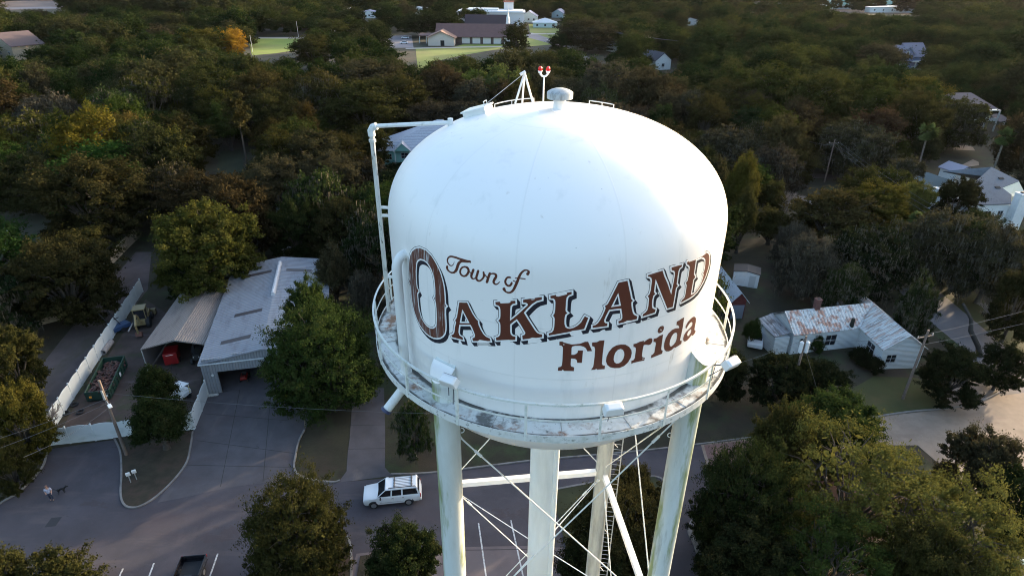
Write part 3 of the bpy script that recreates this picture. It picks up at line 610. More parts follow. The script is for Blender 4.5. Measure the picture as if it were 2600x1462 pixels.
for k in range(3):
    z1, z0 = LV[k], LV[k+1]
    for i in range(4):
        for (a, b_) in ((i, (i+1) % 4), ((i+1) % 4, i)):
            A = pol(LEGA[a], RL, z1-.15); B = pol(LEGA[b_], RL, z0+.2); d = (B-A).normalized()
            A = A+d*(LR*1.0); B = B-d*(LR*1.0); m = MB(); m.cyl(A, B, .024, n=6); gusset(m, A, d); gusset(m, B, -d)
            mid = A+d*.9; m.cyl(mid, mid+d*.3, .045, .045, 6)
            m.build('tie_rod', WSTEEL, tower)
for z in (21.35, 10.8):
    for i in range(4):
        A = pol(LEGA[i], RL-LR, z); B = pol(LEGA[i], .53, z-.05); d = (B-A).normalized(); m = MB(); m.cyl(A, B, .022, n=6); gusset(m, A, d, .2); m.build('tie_rod', WSTEEL, tower)
# ladder on the back leg
m = MB(); a = LEGA[2]; c = pol(a, RL, 0); e = Vector((1, -.15, 0)).normalized(); t_ = Vector((.15, 1, 0)).normalized()
base = c+e*(LR+.16)-t_*.25
for s_ in (-.2, .2):
    p = base+e*s_; m.box((p.x, p.y, 15.9), (.05, .012, 32.2), rz=math.atan2(e.y, e.x))
for k in range(105):
    p = base+Vector((0, 0, .4+k*.305)); m.cyl(p-e*.2, p+e*.2, .011, n=5)
for k in range(12):
    p = base+Vector((0, 0, 1+k*2.8)); m.cyl(p, p+t_*.25-e*.2, .02, n=5)
m.build('ladder', GALV, tower)
# overflow pipe bending out of the wall and down through the walkway
a = 214; pts = [pol(a, 4.9, 36.0)]
for k in range(9):
    q = PI/2*k/8; pts.append(pol(a, 5.02+.28*math.sin(q), 35.62+.38*math.cos(q)))
pts += [pol(a, 5.30, 34.5), pol(a, 5.30, 33), pol(a, 5.30, ZD-.05), pol(a, 5.32, ZD-.3), pol(a, 5.4, ZD-.5), pol(a, 5.62, ZD-.72), pol(a, 6.0, ZD-1.08)]
m = MB(); m.tube(pts, .135, 16); m.cyl(pol(a, 5.3, ZD+.01), pol(a, 5.3, ZD+.05), .19, n=16); op = m.build('overflow_pipe', mat('pipe paint', (.72, .73, .72), .45, layers=[((.5, .44, .4), (4, 4, .5), .52, .7, .5), ((.2, .2, .2), (12, 12, 2), .68, .75, .5)]), tower, smooth=True)
d = (pol(a, 6.0, ZD-1.08)-pol(a, 5.62, ZD-.72)).normalized(); e_ = pol(a, 6.0, ZD-1.08)
m = MB(); m.cyl(e_-d*.02, e_+d*.03, .17, n=16); m.cyl(e_+d*.03, e_+d*.07, .155, n=16); m.build('outlet_flange', mat('navy flange', (.03, .04, .1), .5), op)
# gauge pipe standing off the wall, with its arm to the roof
a = 174; m = MB(); m.cyl(pol(a, 5.55, ZD-.1), pol(a, 5.55, 38.35), .075, n=10)
m.cyl(pol(a, 5.55, 38.12), pol(a, 5.55, 38.2), .11, n=10)
mp_ = m.build('gauge_pipe', mat('chipped pipe paint', (.62, .62, .58), .5, layers=[((.08, .07, .06), (14, 14, 2.5), .58, .63, .9), ((.32, .28, .22), (3, 3, .5), .5, .65, .6)]), tower, smooth=True)
m = MB(); m.tube([pol(a, 5.55, 38.3), pol(a, 5.56, 38.46), pol(a, 5.5, 38.56), pol(a, 5.38, 38.6)], .11, 10); m.build('elbow', WSTEEL, mp_, smooth=True)
m = MB(); m.cyl(pol(a, 5.4, 38.6), pol(a, 3.15, 38.78), .062, n=8); m.cyl(pol(a, 3.15, 38.9), pol(a, 3.15, roofz(3.15)-.05), .08, n=8); m.build('arm', WSTEEL, mp_, smooth=True)
for z in (35.78, 36.05, 33.6): m = MB(); m.box(pol(a, 5.27, z), (.56, .09, .07), rz=R(a)); m.build('standoff', WSTEEL, mp_)
# roof vent
VENT = mat('weathered vent', (.42, .44, .44), .6, layers=[((.2, .19, .17), (7, 7, 2), .5, .65, .7), ((.6, .6, .6), (3, 3, 3), .6, .7, .5)])
m = MB(); m.lathe([(.18, ZA-.1), (.18, ZA+.36)], 28); vt = m.build('roof_vent', WP, tower, smooth=True)
m = MB(); m.lathe([(.001, ZA+.28), (.36, ZA+.28), (.365, ZA+.285), (.365, ZA+.445), (.362, ZA+.45), (.34, ZA+.47), (.27, ZA+.51), (.18, ZA+.54), (.09, ZA+.555), (.001, ZA+.56)], 36); m.build('vent_cap', VENT, vt, smooth=True)
# twin warning beacon
bx_, by_ = -.42, .95; zb = roofz(1.04)
m = MB(); m.cyl((bx_, by_, zb-.05), (bx_, by_, 40.0), .022, n=8)
m.tube([(bx_-.115, by_, 40.12), (bx_-.10, by_, 40.05), (bx_-.05, by_, 40.0), (bx_, by_, 39.99), (bx_+.05, by_, 40.0), (bx_+.10, by_, 40.05), (bx_+.115, by_, 40.12)], .03, 8)
for s_ in (-1, 1): m.cyl((bx_+.115*s_, by_, 40.08), (bx_+.115*s_, by_, 40.15), .045, .07, n=12)
bc = m.build('beacon', WP, tower, smooth=True)
RED = mat('red beacon lens', (.75, .02, .02), .2)
for s_ in (-1, 1):
    m = MB(); m.lathe([(.055, 40.15), (.06, 40.19), (.052, 40.235), (.034, 40.265), (.001, 40.275)], 14, c=(bx_+.115*s_, by_)); m.build('lens', RED, bc, smooth=True)
# A-frame with its cable
fx, fy = -.98, 1.6
m = MB(); ap = Vector((fx, fy, 39.98))
m.cyl((fx-.27, fy, roofz(1.9)-.02), ap, .035, n=6); m.cyl((fx+.28, fy-.05, roofz(1.8)-.02), ap, .035, n=6); m.cyl((fx-.05, fy+.5, roofz(2.3)-.05), ap, .03, n=6)
m.box(ap+Vector((-.05, -.02, .0)), (.18, .09, .07), rz=.2, ry=-.5)
af = m.build('a_frame', WSTEEL, tower)
hx, hy = -2.35, .75; hr = math.hypot(hx, hy)
m = MB(); m.cyl(ap, (hx+.3, hy+.15, roofz(hr)+.3), .008, n=5); m.build('cable', GALV, af)
# hatch
m = MB(); hz = roofz(hr); sl_ = math.atan2(roofz(hr-.3)-roofz(hr+.3), .6); az = math.atan2(hy, hx)
m.T = Matrix.Translation((hx, hy, hz+.06)) @ Matrix.Rotation(az, 4, 'Z') @ Matrix.Rotation(sl_, 4, 'Y')
m.box((0, 0, 0), (.72, .66, .18)); m.box((0, 0, .1), (.8, .74, .045)); m.box((.4, 0, -.02), (.03, .2, .12))
ht = m.build('hatch', WSTEEL, tower, bevel=.01)
m = MB(); m.T = Matrix.Translation((hx, hy, hz+.06)) @ Matrix.Rotation(az, 4, 'Z') @ Matrix.Rotation(sl_, 4, 'Y')
m.tube([(-.3, -.12, .1), (-.3, -.12, .24), (-.3, .12, .24), (-.3, .12, .1)], .014, 6); m.build('handle', WSTEEL, ht)
# low grab rails on the dome
def grab(a0, a1, r, n=10, h=.12):
    m = MB(); P = [pol(a0+(a1-a0)*k/n, r, roofz(r)+h) for k in range(n+1)]; m.tube([P[0]-Vector((0, 0, h+.03))]+P+[P[-1]-Vector((0, 0, h+.03))], .016, 6)
    k = n//2; m.cyl(P[k], P[k]-Vector((0, 0, h+.03)), .014, n=5); m.build('grab_rail', WSTEEL, tower)
grab(108, 150, 2.15); grab(40, 62, 2.3, h=.1)
# floodlights on the rail
def flood(a, z, r, tilt, yaw):
    m = MB(); m.T = Matrix.Translation(pol(a, r, z)) @ Matrix.Rotation(R(a+yaw), 4, 'Z') @ Matrix.Rotation(tilt, 4, 'Y')
    m.box((0, 0, 0), (.26, .5, .24), taper=.9); m.box((.02, 0, .13), (.22, .44, .04), taper=.8)
    fo = m.build('floodlight', mat('white floodlight housing', (.78, .78, .77), .35), tower, bevel=.02)
    m = MB(); m.T = Matrix.Translation(pol(a, r, z)) @ Matrix.Rotation(R(a+yaw), 4, 'Z') @ Matrix.Rotation(tilt, 4, 'Y')
    m.box((-.135, 0, 0), (.012, .42, .17)); m.build('lamp_glass', mat('floodlight glass', (.45, .42, .4), .15), fo)
    m = MB(); m.cyl(pol(a, r, z-.05), pol(a, RO+.02, ZD+1.0), .02, n=6); m.cyl(pol(a-1, r-.1, z-.12), pol(a-1.5, RO, ZD+.7), .012, n=5)
    m.tube([pol(a+2, r, z-.14), pol(a+1.2, r-.05, z-.2), pol(a+.5, RO+.05, z-.16), pol(a, RO+.04, ZD+.5)], .012, 5); m.build('arm', mat('dark bracket', (.08, .08, .1), .6), fo)
flood(241, ZD+1.33, 5.9, .5, 0); flood(281.5, ZD+1.1, 6.05, .25, 0); flood(317.5, ZD+1.28, 6.2, .55, -14)
# small lugs on legs
for i, z in ((1, 30.1), (0, 31.0)):
    a = LEGA[i]; c = pol(a, RL, z)
    m = MB(); s_ = -1 if i == 1 else 1
    P = [c+Vector((s_*(LR+.02+.09*math.sin(k*PI/8)), 0, .09*math.cos(k*PI/8))) for k in range(9)]
    m.tube(P, .014, 6); m.build('lug', WSTEEL, tower)
# ------------------------------------------------------------------ buildings
def roof_gable(par, W, Lg, he, hr, over, material, name='roof', th=.12, x0=0, y0=0, hip=0):
    """ridge along local y; x 0..W, y 0..Lg"""
    m = MB(); xa, xb, xm = x0-over, x0+W+over, x0+W/2; ya, yb = y0-over, y0+Lg+over
    k = (hr-he)/(W/2); ze = he-over*k
    for xe in (xa, xb):
        P = [(xe, ya, ze), (xm, ya+hip*.0, hr), (xm, yb, hr), (xe, yb, ze)]
        if hip: P = [(xe, ya, ze), (xm, ya+hip, hr), (xm, yb-hip, hr), (xe, yb, ze)]
        m.add([Vector(p) for p in P]+[Vector(p)+Vector((0, 0, th)) for p in P], [(0, 1, 2, 3), (7, 6, 5, 4), (0, 4, 5, 1), (1, 5, 6, 2), (2, 6, 7, 3), (3, 7, 4, 0)])
    if hip:
        for ye, yr in ((ya, ya+hip), (yb, yb-hip)):
            P = [(xa, ye, ze), (xm, yr, hr), (xb, ye, ze)]
            m.add([Vector(p) for p in P]+[Vector(p)+Vector((0, 0, th)) for p in P], [(0, 1, 2), (5, 4, 3), (0, 3, 4, 1), (1, 4, 5, 2), (2, 5, 3, 0)])
    return m.build(name, material, par)
def walls(par, W, Lg, he, hr, material, x0=0, y0=0, name='wall', gables=True, z0=-.05):
    m = MB()
    if gables and hr > he:
        P = [(x0, y0, z0), (x0+W, y0, z0), (x0+W, y0, he), (x0+W/2, y0, hr), (x0, y0, he)]; m.extr(P, (0, Lg, 0))
    else: m.box((x0+W/2, y0+Lg/2, (z0+he)/2), (W, Lg, he-z0))
    return m.build(name, material, par)
WF = mat('window frame paint', (.5, .51, .5), .5)
def window(par, p, w_, h, ax, frame=None, mull=1, name='window', fw_=.06):
    """p: centre on the outer wall face; ax: outward direction 'x+','x-','y+','y-'"""
    frame = frame or WF; sgn = 1 if ax[1] == '+' else -1; m = MB(); g_ = MB(); d = .05
    def bx(mb, u, z, du, dz, dep, off):
        if ax[0] == 'y': mb.box((p[0]+u, p[1]+sgn*off, p[2]+z), (du, dep, dz))
        else: mb.box((p[0]+sgn*off, p[1]+u, p[2]+z), (dep, du, dz))
    for s_ in (-1, 1): bx(m, s_*(w_/2), 0, fw_, h+fw_, d, .02); bx(m, 0, s_*(h/2), w_-fw_, fw_, d, .02)
    for k in range(mull): bx(m, -w_/2+w_*(k+1)/(mull+1), 0, .04, h-fw_, .03, .018)
    bx(m, 0, 0, w_-fw_, .04, .028, .016)
    bx(g_, 0, 0, w_-.02, h-.02, .012, .004)
    f = m.build(name, frame, par); g_.build('pane', GLASS, f); return f
def door(par, p, w_, h, ax, material, name='door'):
    m = MB(); s_ = 1 if ax[1] == '+' else -1
    c = (p[0], p[1]+s_*.02, p[2]+h/2) if ax[0] == 'y' else (p[0]+s_*.02, p[1], p[2]+h/2)
    m.box(c, (w_, .05, h) if ax[0] == 'y' else (.05, w_, h)); return m.build(name, material, par)
def chimney(par, p, s_, h, material):
    m = MB(); m.box((p[0], p[1], p[2]+h/2), (s_, s_, h)); m.box((p[0], p[1], p[2]+h), (s_+.12, s_+.12, .1)); c = m.build('chimney', material, par)
    m = MB(); m.box((p[0], p[1], p[2]+h+.06), (s_*.6, s_*.6, .04)); m.build('flue', DARK, c); return c

# metal garage
BAY = mat('corrugated garage roof', (.25, .265, .30), .42, metal=.15, layers=[((.14, .13, .15), (1.2, .3, 1), .5, .68, .6), ((.40, .42, .46), (.4, 3, 1), .58, .7, .6)], corr=(1, .42, .03, .35))
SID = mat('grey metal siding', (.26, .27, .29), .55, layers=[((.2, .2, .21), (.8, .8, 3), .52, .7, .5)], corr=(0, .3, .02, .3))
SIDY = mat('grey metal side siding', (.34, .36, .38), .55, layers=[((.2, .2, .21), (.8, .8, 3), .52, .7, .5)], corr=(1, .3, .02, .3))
GO = G(528, 1001); GE = G(503, 929, 4); GB = G(587, 700, 4); va = math.atan2(GB.y-GE.y, GB.x-GE.x); GA = va-PI/2
gar = thing('garage', 'long white and grey metal garage with skylit corrugated roof behind the concrete apron', 'garage', (GO.x, GO.y, 0), GA)
W, Lg = 13.0, 24.0
m = MB()
for (c, d) in (((.75, .1, 2), (1.5, .2, 4.05)), ((12.2, .1, 2), (1.6, .2, 4.05)), ((6.45, .1, 3.42), (9.9, .2, 1.25)), ((6.45, .1, 4.3), (W-.5, .18, .5)), ((6.45, .1, 4.7), (6, .18, .35))): m.box(c, d)
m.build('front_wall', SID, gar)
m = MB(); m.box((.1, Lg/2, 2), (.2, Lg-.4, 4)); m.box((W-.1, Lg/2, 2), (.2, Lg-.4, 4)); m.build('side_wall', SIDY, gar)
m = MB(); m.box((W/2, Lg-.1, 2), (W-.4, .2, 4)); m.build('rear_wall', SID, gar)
m = MB(); m.box((W/2, Lg/2, .0), (W-.4, Lg-.4, .06)); m.build('slab', CONC, gar)
rf = roof_gable(gar, W, Lg, 4.06, 5.05, .18, BAY)
m = MB(); m.box((W/2, -.2, 4.03), (W+.36, .06, .14)); m.build('fascia', mat('pale metal trim', (.6, .63, .66), .45), gar)
for y in (3.3, 9.2, 20):
    for s_ in (-1, 1):
        x = W/2+s_*(2.6 if y != 3.3 else 3.2); k = (5.05-4.06)/(W/2); z = 5.05-abs(x-W/2)*k+.135
        m = MB(); m.box((x, y, z), (3.3, .75, .02), ry=s_*math.atan(k)); m.build('skylight', mat('dull skylight sheet', (.05, .042, .045), .4), rf)
m = MB(); m.tube([(W/2, 12.5, 5.3), (W/2, 22, 5.3)], .26, 8); m.box((W/2, 17.2, 5.15), (.5, 9.6, .14)); m.build('ridge_vent', mat('ridge vent metal', (.5, .5, .52), .45, vary=.15), rf)
m = MB(); m.cyl((1.0, -.12, 2.5), (1.0, -.05, 2.5), .14, n=10); m.build('wall_lamp', WHITE, gar)
for x, y, c in ((3.6, 1.6, (.3, .03, .02)), (9.6, 1.4, (.35, .03, .02))):
    t_ = thing('ride_on_mower', f'small red mower just inside the garage door, {"nearer the white fence" if x < 5 else "nearer the big green tree"}', 'mower', GO+Matrix.Rotation(GA, 3, 'Z')@Vector((x, y+.4, .03)), GA, 'mowers in the garage')
    m = MB(); m.box((0, 0, .45), (.75, 1.1, .3)); m.box((0, -.4, .65), (.6, .5, .2), taper=.8); m.build('body', mat('red machine paint', (.28, .02, .015), .4), t_, bevel=.04)
    m = MB(); m.box((0, .3, .8), (.45, .12, .4)); m.box((0, .1, .64), (.45, .4, .1)); m.build('seat', BLACK, t_)
    for sx_ in (-1, 1):
        for sy_, r_ in ((-.45, .18), (.4, .26)):
            m = MB(); m.cyl((sx_*.35, sy_, r_), (sx_*.5, sy_, r_), r_, n=12); m.build('wheel', BLACK, t_)
m = MB()
for k in range(9): m.ball((random.uniform(0, 1.6), random.uniform(-.5, -.2), .1), random.uniform(.12, .25), 7, 5, (1.3, .8, .6))
sb_ = m.build('sandbags', mat('pale sandbag cloth', (.45, .44, .42), .9), None); sb_.location = GO; sb_.rotation_euler = (0, 0, GA); tag(sb_, 'low heap of pale sandbags at the foot of the garage corner', 'sandbags')

# carport shed
CFL = G(359, 888, 3); CB = G(406, 786, 3); CFR = G(512, 871, 3); CRG = G(430, 865, 3.9)
ux = Vector((math.cos(GA), math.sin(GA), 0)); uy = Vector((-math.sin(GA), math.cos(GA), 0))
cw = 7.6; cl = 15.0
cs = thing('carport', 'open fronted carport with ribbed weathered metal roof left of the garage', 'carport', (CFL.x, CFL.y, 0), GA-.10)
CR = mat('ribbed carport roof', (.21, .18, .165), .6, layers=[((.10, .08, .075), (1.5, .3, 1), .5, .68, .6), ((.06, .055, .05), (3, 3, 3), .64, .7, .8)], corr=(0, .24, .02, .4))
roof_gable(cs, cw, cl, 3.0, 4.0, .1, CR)
m = MB(); m.box((0.03, cl/2, 1.6), (.05, cl, 2.9)); m.box((cw-.03, cl/2, 1.5), (.05, cl, 3)); m.build('side_wall', mat('dark carport siding', (.16, .15, .15), .7), cs)
m = MB(); m.box((cw/2, cl-.1, 1.5), (cw, .05, 3)); m.build('rear_wall', MATS['dark carport siding'], cs)
m = MB()
m.cyl((0, 0, 3.02), (cw/2, 0, 3.95), .06, n=6); m.cyl((cw/2, 0, 3.95), (cw, 0, 3.02), .06, n=6); m.build('rafter', GALV, cs)
for x in (0.0, cw):
    m = MB(); m.box((x, 0, 1.5), (.1, .1, 3)); m.build('post', GALV, cs)
def lp(o, x, y, z=0):   # a point in a thing's own frame, in the world
    return Matrix.Translation(o.location)@Matrix.Rotation(o.rotation_euler.z, 4, 'Z')@Vector((x, y, z))
t_ = thing('generator', 'red wheeled generator box with a white stripe parked under the carport', 'generator', lp(cs, 2.3, 1.6), GA+.1)
m = MB(); m.box((0, 0, 1.05), (1.5, 1.9, 1.5)); m.build('body', mat('bright red machine paint', (.22, .008, .01), .35), t_, bevel=.05)
m = MB(); m.box((0, -.97, 1.6), (.8, .02, .07)); m.build('stripe', WHITE, t_)
for s_ in (-1, 1):
    m = MB(); m.cyl((s_*.6, 0, .3), (s_*.8, 0, .3), .3, n=14); m.build('wheel', BLACK, t_)
m = MB(); m.box((0, -1.4, .4), (.1, 1.2, .08)); m.build('drawbar', BLACK, t_)
t_ = thing('tractor', 'dark tractor with small lamps standing in the shade of the carport', 'tractor', lp(cs, 5.2, 2.2), GA)
m = MB(); m.box((0, -.6, 1.0), (.8, 1.8, .7)); m.box((0, .8, .95), (1.1, 1.2, .5)); m.build('body', mat('dark machine paint', (.03, .03, .03), .5), t_, bevel=.05)
m = MB(); m.box((0, .8, 2.2), (1.3, 1.3, .08))
for a_ in (-.6, .6):
    for b_ in (.25, 1.35): m.box((a_, b_, 1.7), (.06, .06, 1.0))
m.build('canopy', BLACK, t_)
for s_ in (-1, 1):
    m = MB(); m.cyl((s_*.6, .9, .7), (s_*.95, .9, .7), .7, n=16); m.build('wheel', BLACK, t_)
    m = MB(); m.cyl((s_*.5, -1.2, .4), (s_*.75, -1.2, .4), .4, n=14); m.build('wheel', BLACK, t_)
    m = MB(); m.cyl((s_*.3, -1.52, 1.1), (s_*.3, -1.5, 1.1), .07, n=8); m.build('headlight', mat('lamp glass', (.7, .7, .7), .2), t_)

# yard fence of scalloped white panels
FM = mat('white vinyl fence', (.66, .70, .71), .5, layers=[((.36, .42, .40), (.5, .5, 1.2), .55, .75, .5)])
def scallop_fence(pts, label, hgt=2.15, pl=2.5, rise=.15):
    f = thing('fence', label, 'fence', pts[0], 0, 'white scalloped fence round the yard'); o = pts[0]
    for a, b_ in zip(pts, pts[1:]):
        n = max(1, round((b_-a).length/pl)); d = (b_-a)/n; e = d.normalized(); nn = Vector((-e.y, e.x, 0))*.035
        for k in range(n):
            p0 = a+d*k-o; K = 8; P = [p0+e*.07+Vector((0, 0, .03))]+[p0+d.normalized()*(.07+(d.length-.14)*j/K)+Vector((0, 0, hgt-.18+rise*math.sin(PI*j/K))) for j in range(K+1)]+[p0+d-e*.07+Vector((0, 0, .03))]
            m = MB(); m.extr([p-nn*.5 for p in P], nn); m.build('panel', FM, f)
        for k in range(n+1):
            p0 = a+d*k-o; m = MB(); m.box((p0.x, p0.y, hgt/2-.03), (.13, .13, hgt), rz=math.atan2(e.y, e.x)); m.box((p0.x, p0.y, hgt), (.16, .16, .06), rz=math.atan2(e.y, e.x), taper=.5); m.build('post', FM, f)
    return f
FA, FB, FC_, FD = G(363, 741), G(110, 1132), G(493, 1090), G(529, 1004)
scallop_fence([FA, FB], 'long white scalloped fence between the dirt track and the yard')
scallop_fence([FB+Vector((.2, -.02, 0)), FC_], 'white scalloped fence along the front of the yard beside the lot')
scallop_fence([FC_+Vector((.05, .16, 0)), FD], 'short white scalloped fence from the yard corner up to the garage')
# beige wall beyond the track
BW = mat('beige rendered wall', (.42, .34, .24), .9, vary=.15, layers=[((.2, .16, .1), (.5, .5, .5), .55, .7, .6)])
f = thing('garden_wall', 'beige rendered wall under the big tree left of the dirt track', 'wall', G(348, 606)); o = f.location
W_ = [G(348, 606), G(266, 690), G(168, 808), G(90, 828)]
for a, b_ in zip(W_, W_[1:]):
    d = b_-a; c = (a+b_)/2-o; m = MB(); m.box((c.x, c.y, .85), (d.length, .2, 1.7), rz=math.atan2(d.y, d.x)); m.box((c.x, c.y, 1.75), (d.length+.1, .3, .1), rz=math.atan2(d.y, d.x)); m.build('section', BW, f)
s_ = thing('shed', 'beige flat shed half hidden at the left edge beyond the olive tree', 'shed', G(-6, 800), .5)
walls(s_, 3.6, 5, 2.6, 2.6, BW, x0=-3.2, gables=False); m = MB(); m.box((-1.4, 2.5, 2.66), (4, 5.4, .12)); m.build('roof', mat('beige roof sheet', (.38, .33, .27), .8), s_); door(s_, (-.6, 0, 0), 1, 2, 'y-', mat('navy door', (.02, .03, .12), .5))
s_ = thing('shed', 'small pale roofed shed at the left edge above the olive tree', 'shed', G(-10, 640), .3)
walls(s_, 4, 4, 2.4, 3.2, WHITE, x0=-2); roof_gable(s_, 4, 4, 2.4, 3.2, .2, mat('pale blue roof', (.5, .58, .62), .5), x0=-2)

# skip full of debris
DP = [G(245, 917, 1.5), G(291, 910, 1.5), G(240, 1004, 1.5)]
dv = (DP[2]-DP[1]); da = math.atan2(dv.y, dv.x)
DG = mat('dark green container paint', (.012, .045, .032), .5, layers=[((.05, .04, .03), (2, 2, 2), .55, .7, .6)])
t_ = thing('skip', 'dark green open skip full of broken timber along the white fence', 'skip', G(236, 985), da-PI)
Ld = 6.4; Wd = 2.3
m = MB()
for s2 in (-1, 1): m.extr([(0, s2*Wd/2-.04, .25), (Ld, s2*Wd/2-.04, .25), (Ld, s2*Wd/2-.04, 1.6), (0, s2*Wd/2-.04, 1.3)], (0, .08, 0))
m.box((.04, 0, .8), (.08, Wd, 1.1)); m.box((Ld-.04, 0, .95), (.08, Wd, 1.4)); m.box((Ld/2, 0, .25), (Ld, Wd, .08))
for s2 in (-1, 1): m.tube([(0, s2*Wd/2, 1.32), (Ld, s2*Wd/2, 1.62)], .06, 6)
for k in range(8):
    for s2 in (-1, 1): m.box((.4+k*.8, s2*(Wd/2+.06), .8), (.1, .08, 1.0))
t_.location = (DP[2]+Vector((-.4, .9, 0))); t_.location.z = 0
m.build('body', DG, t_)
hp = MB(); RB = mat('broken timber and brick rubble', (.07, .03, .025), .9, layers=[((.16, .13, .12), (3, 3, 3), .55, .62, .8), ((.03, .025, .02), (1.5, 1.5, 1.5), .5, .6, .8)])
for k in range(170):
    hp.box((random.uniform(.3, Ld-.3), random.uniform(-Wd/2+.25, Wd/2-.25), random.uniform(.8, 1.25)), (random.uniform(.3, 1.5), random.uniform(.06, .25), random.uniform(.04, .2)), rz=random.uniform(0, 6), rx=random.uniform(-.5, .5), ry=random.uniform(-.4, .4))
rb = hp.build('rubble', RB, None); rb.location = t_.location; rb.rotation_euler = t_.rotation_euler; tag(rb, 'heap of reddish broken timber lying in the green skip', 'rubble', kind='stuff')
for p_, c_ in (((-.02, .7, .75), (.8, .3, .03)), ((-.02, -.85, .7), (.75, .75, .7))):
    m = MB(); m.box((p_[0]-.05, p_[1], p_[2]), (.04, .24, .24)); m.build('marker', mat('skip marker %.1f' % c_[1], c_, .5), t_)
m = MB(); m.box((3.6, -Wd/2-.12, .9), (.35, .03, .45)); m.build('placard', WHITE, t_)
# concrete pipe
A, B = G(262, 896, .3), G(283, 868, .3); m = MB(); n = 18; d = (B-A).normalized()
q = d.to_track_quat('Z', 'Y'); vs = []
for (P, r_) in ((A, .34), (B, .34), (B, .27), (A, .27)):
    for i in range(n): vs.append(P-A+q@Vector((r_*math.cos(2*PI*i/n), r_*math.sin(2*PI*i/n), 0)))
m.add(vs, [(k*n+i, k*n+(i+1) % n, ((k+1) % 4)*n+(i+1) % n, ((k+1) % 4)*n+i) for k in range(4) for i in range(n)])
o_ = m.build('concrete_pipe', mat('drain pipe concrete', (.3, .26, .24), .9, vary=.2), None, smooth=True); o_.location = A+Vector((0, 0, .04)); tag(o_, 'grey concrete drain pipe lying against the white fence above the skip', 'pipe')
# tyres
for (x, y, lab) in ((189, 1028, 'old black tyre lying between the skip and the fence'), (168, 1050, 'old black tyre lying nearest the fence corner'), (205, 1047, 'old black tyre lying on the yard soil right of the others')):
    c = G(x, y); t0 = MB(); n = 20; vs = []
    for i in range(n):
        a = 2*PI*i/n
        for j in range(8):
            b_ = 2*PI*j/8; r_ = .33+.1*math.cos(b_); vs.append((r_*math.cos(a), r_*math.sin(a), .1+.1*math.sin(b_)))
    t0.add(vs, [(i*8+j, ((i+1) % n)*8+j, ((i+1) % n)*8+(j+1) % 8, i*8+(j+1) % 8) for i in range(n) for j in range(8)])
    o_ = t0.build('tyre', BLACK, None, smooth=True); o_.location = c; tag(o_, lab, 'tyre', 'old tyres in the yard')
# yellow backhoe
bh = thing('backhoe', 'yellow backhoe loader with folded boom parked by the white fence', 'backhoe', G(368, 822), 1.9)
YM = mat('faded yellow machine paint', (.22, .17, .08), .5, layers=[((.16, .12, .06), (3, 3, 3), .52, .68, .6)])
m = MB(); m.box((0, 0, 1.0), (3.2, 1.1, .7)); m.box((1.1, 0, 1.35), (1.4, .9, .5), taper=.85); m.build('body', YM, bh, bevel=.06)
m = MB(); m.box((-.5, 0, 2.75), (1.5, 1.5, .1))
for a_ in (-1.15, .15):
    for b_ in (-.65, .65): m.box((a_, b_, 2.0), (.08, .08, 1.5))
m.build('cab', YM, bh)
m = MB(); m.box((-.5, 0, 1.95), (1.2, 1.2, 1.2)); m.build('cab_glass', GLASS, bh)
m = MB(); m.tube([(-1.6, 0, 1.0), (-2.1, 0, 2.3), (-2.9, 0, 2.9), (-3.9, 0, 1.9)], .14, 6); m.tube([(-3.9, 0, 1.9), (-3.7, 0, .7)], .12, 6); m.build('boom', YM, bh)
m = MB(); m.box((-3.5, 0, .5), (.6, .7, .55), ry=.4); m.build('bucket', mat('rusty bucket', (.16, .07, .05), .8), bh)
m = MB(); m.box((2.5, 0, .45), (.7, 2.1, .7), ry=.2); m.build('loader_bucket', YM, bh)
for s2 in (-1, 1): m = MB(); m.tube([(-.2, s2*.6, 1.2), (1.4, s2*.6, 1.5), (2.3, s2*.6, .6)], .08, 6); m.build('loader_arm', YM, bh)
for s2 in (-1, 1):
    m = MB(); m.cyl((-.9, s2*.55, .7), (-.9, s2*.95, .7), .7, n=18); m.build('wheel', BLACK, bh)
    m = MB(); m.cyl((1.4, s2*.55, .45), (1.4, s2*.85, .45), .45, n=16); m.build('wheel', BLACK, bh)
o_ = MB(); A, B = G(326, 841, .3), G(353, 790, 1.0); o_.cyl(A-A, B-A, .09, n=8); o_ = o_.build('pipe', mat('pale pipe', (.5, .45, .42), .7), None); o_.location = A; tag(o_, 'pale straight pipe leaning on the yellow backhoe', 'pipe')
bt = thing('trailer', 'blue tipping trailer with raised dark frames against the white fence', 'trailer', G(308, 838), 1.05)
m = MB(); m.box((0, 0, .6), (2.2, 1.2, .5)); m.build('body', mat('blue trailer paint', (.03, .07, .16), .5), bt)
m = MB()
for s2 in (-.5, .5): m.cyl((s2-.3, 0, .6), (s2-1.3, .2, 3.3), .06, n=6)
m.cyl((-.8, .1, 1.8), (.2, .1, 1.8), .05, n=6); m.build('frame', BLACK, bt)
for s2 in (-1, 1): m = MB(); m.cyl((0, s2*.6, .3), (0, s2*.78, .3), .3, n=14); m.build('wheel', BLACK, bt)
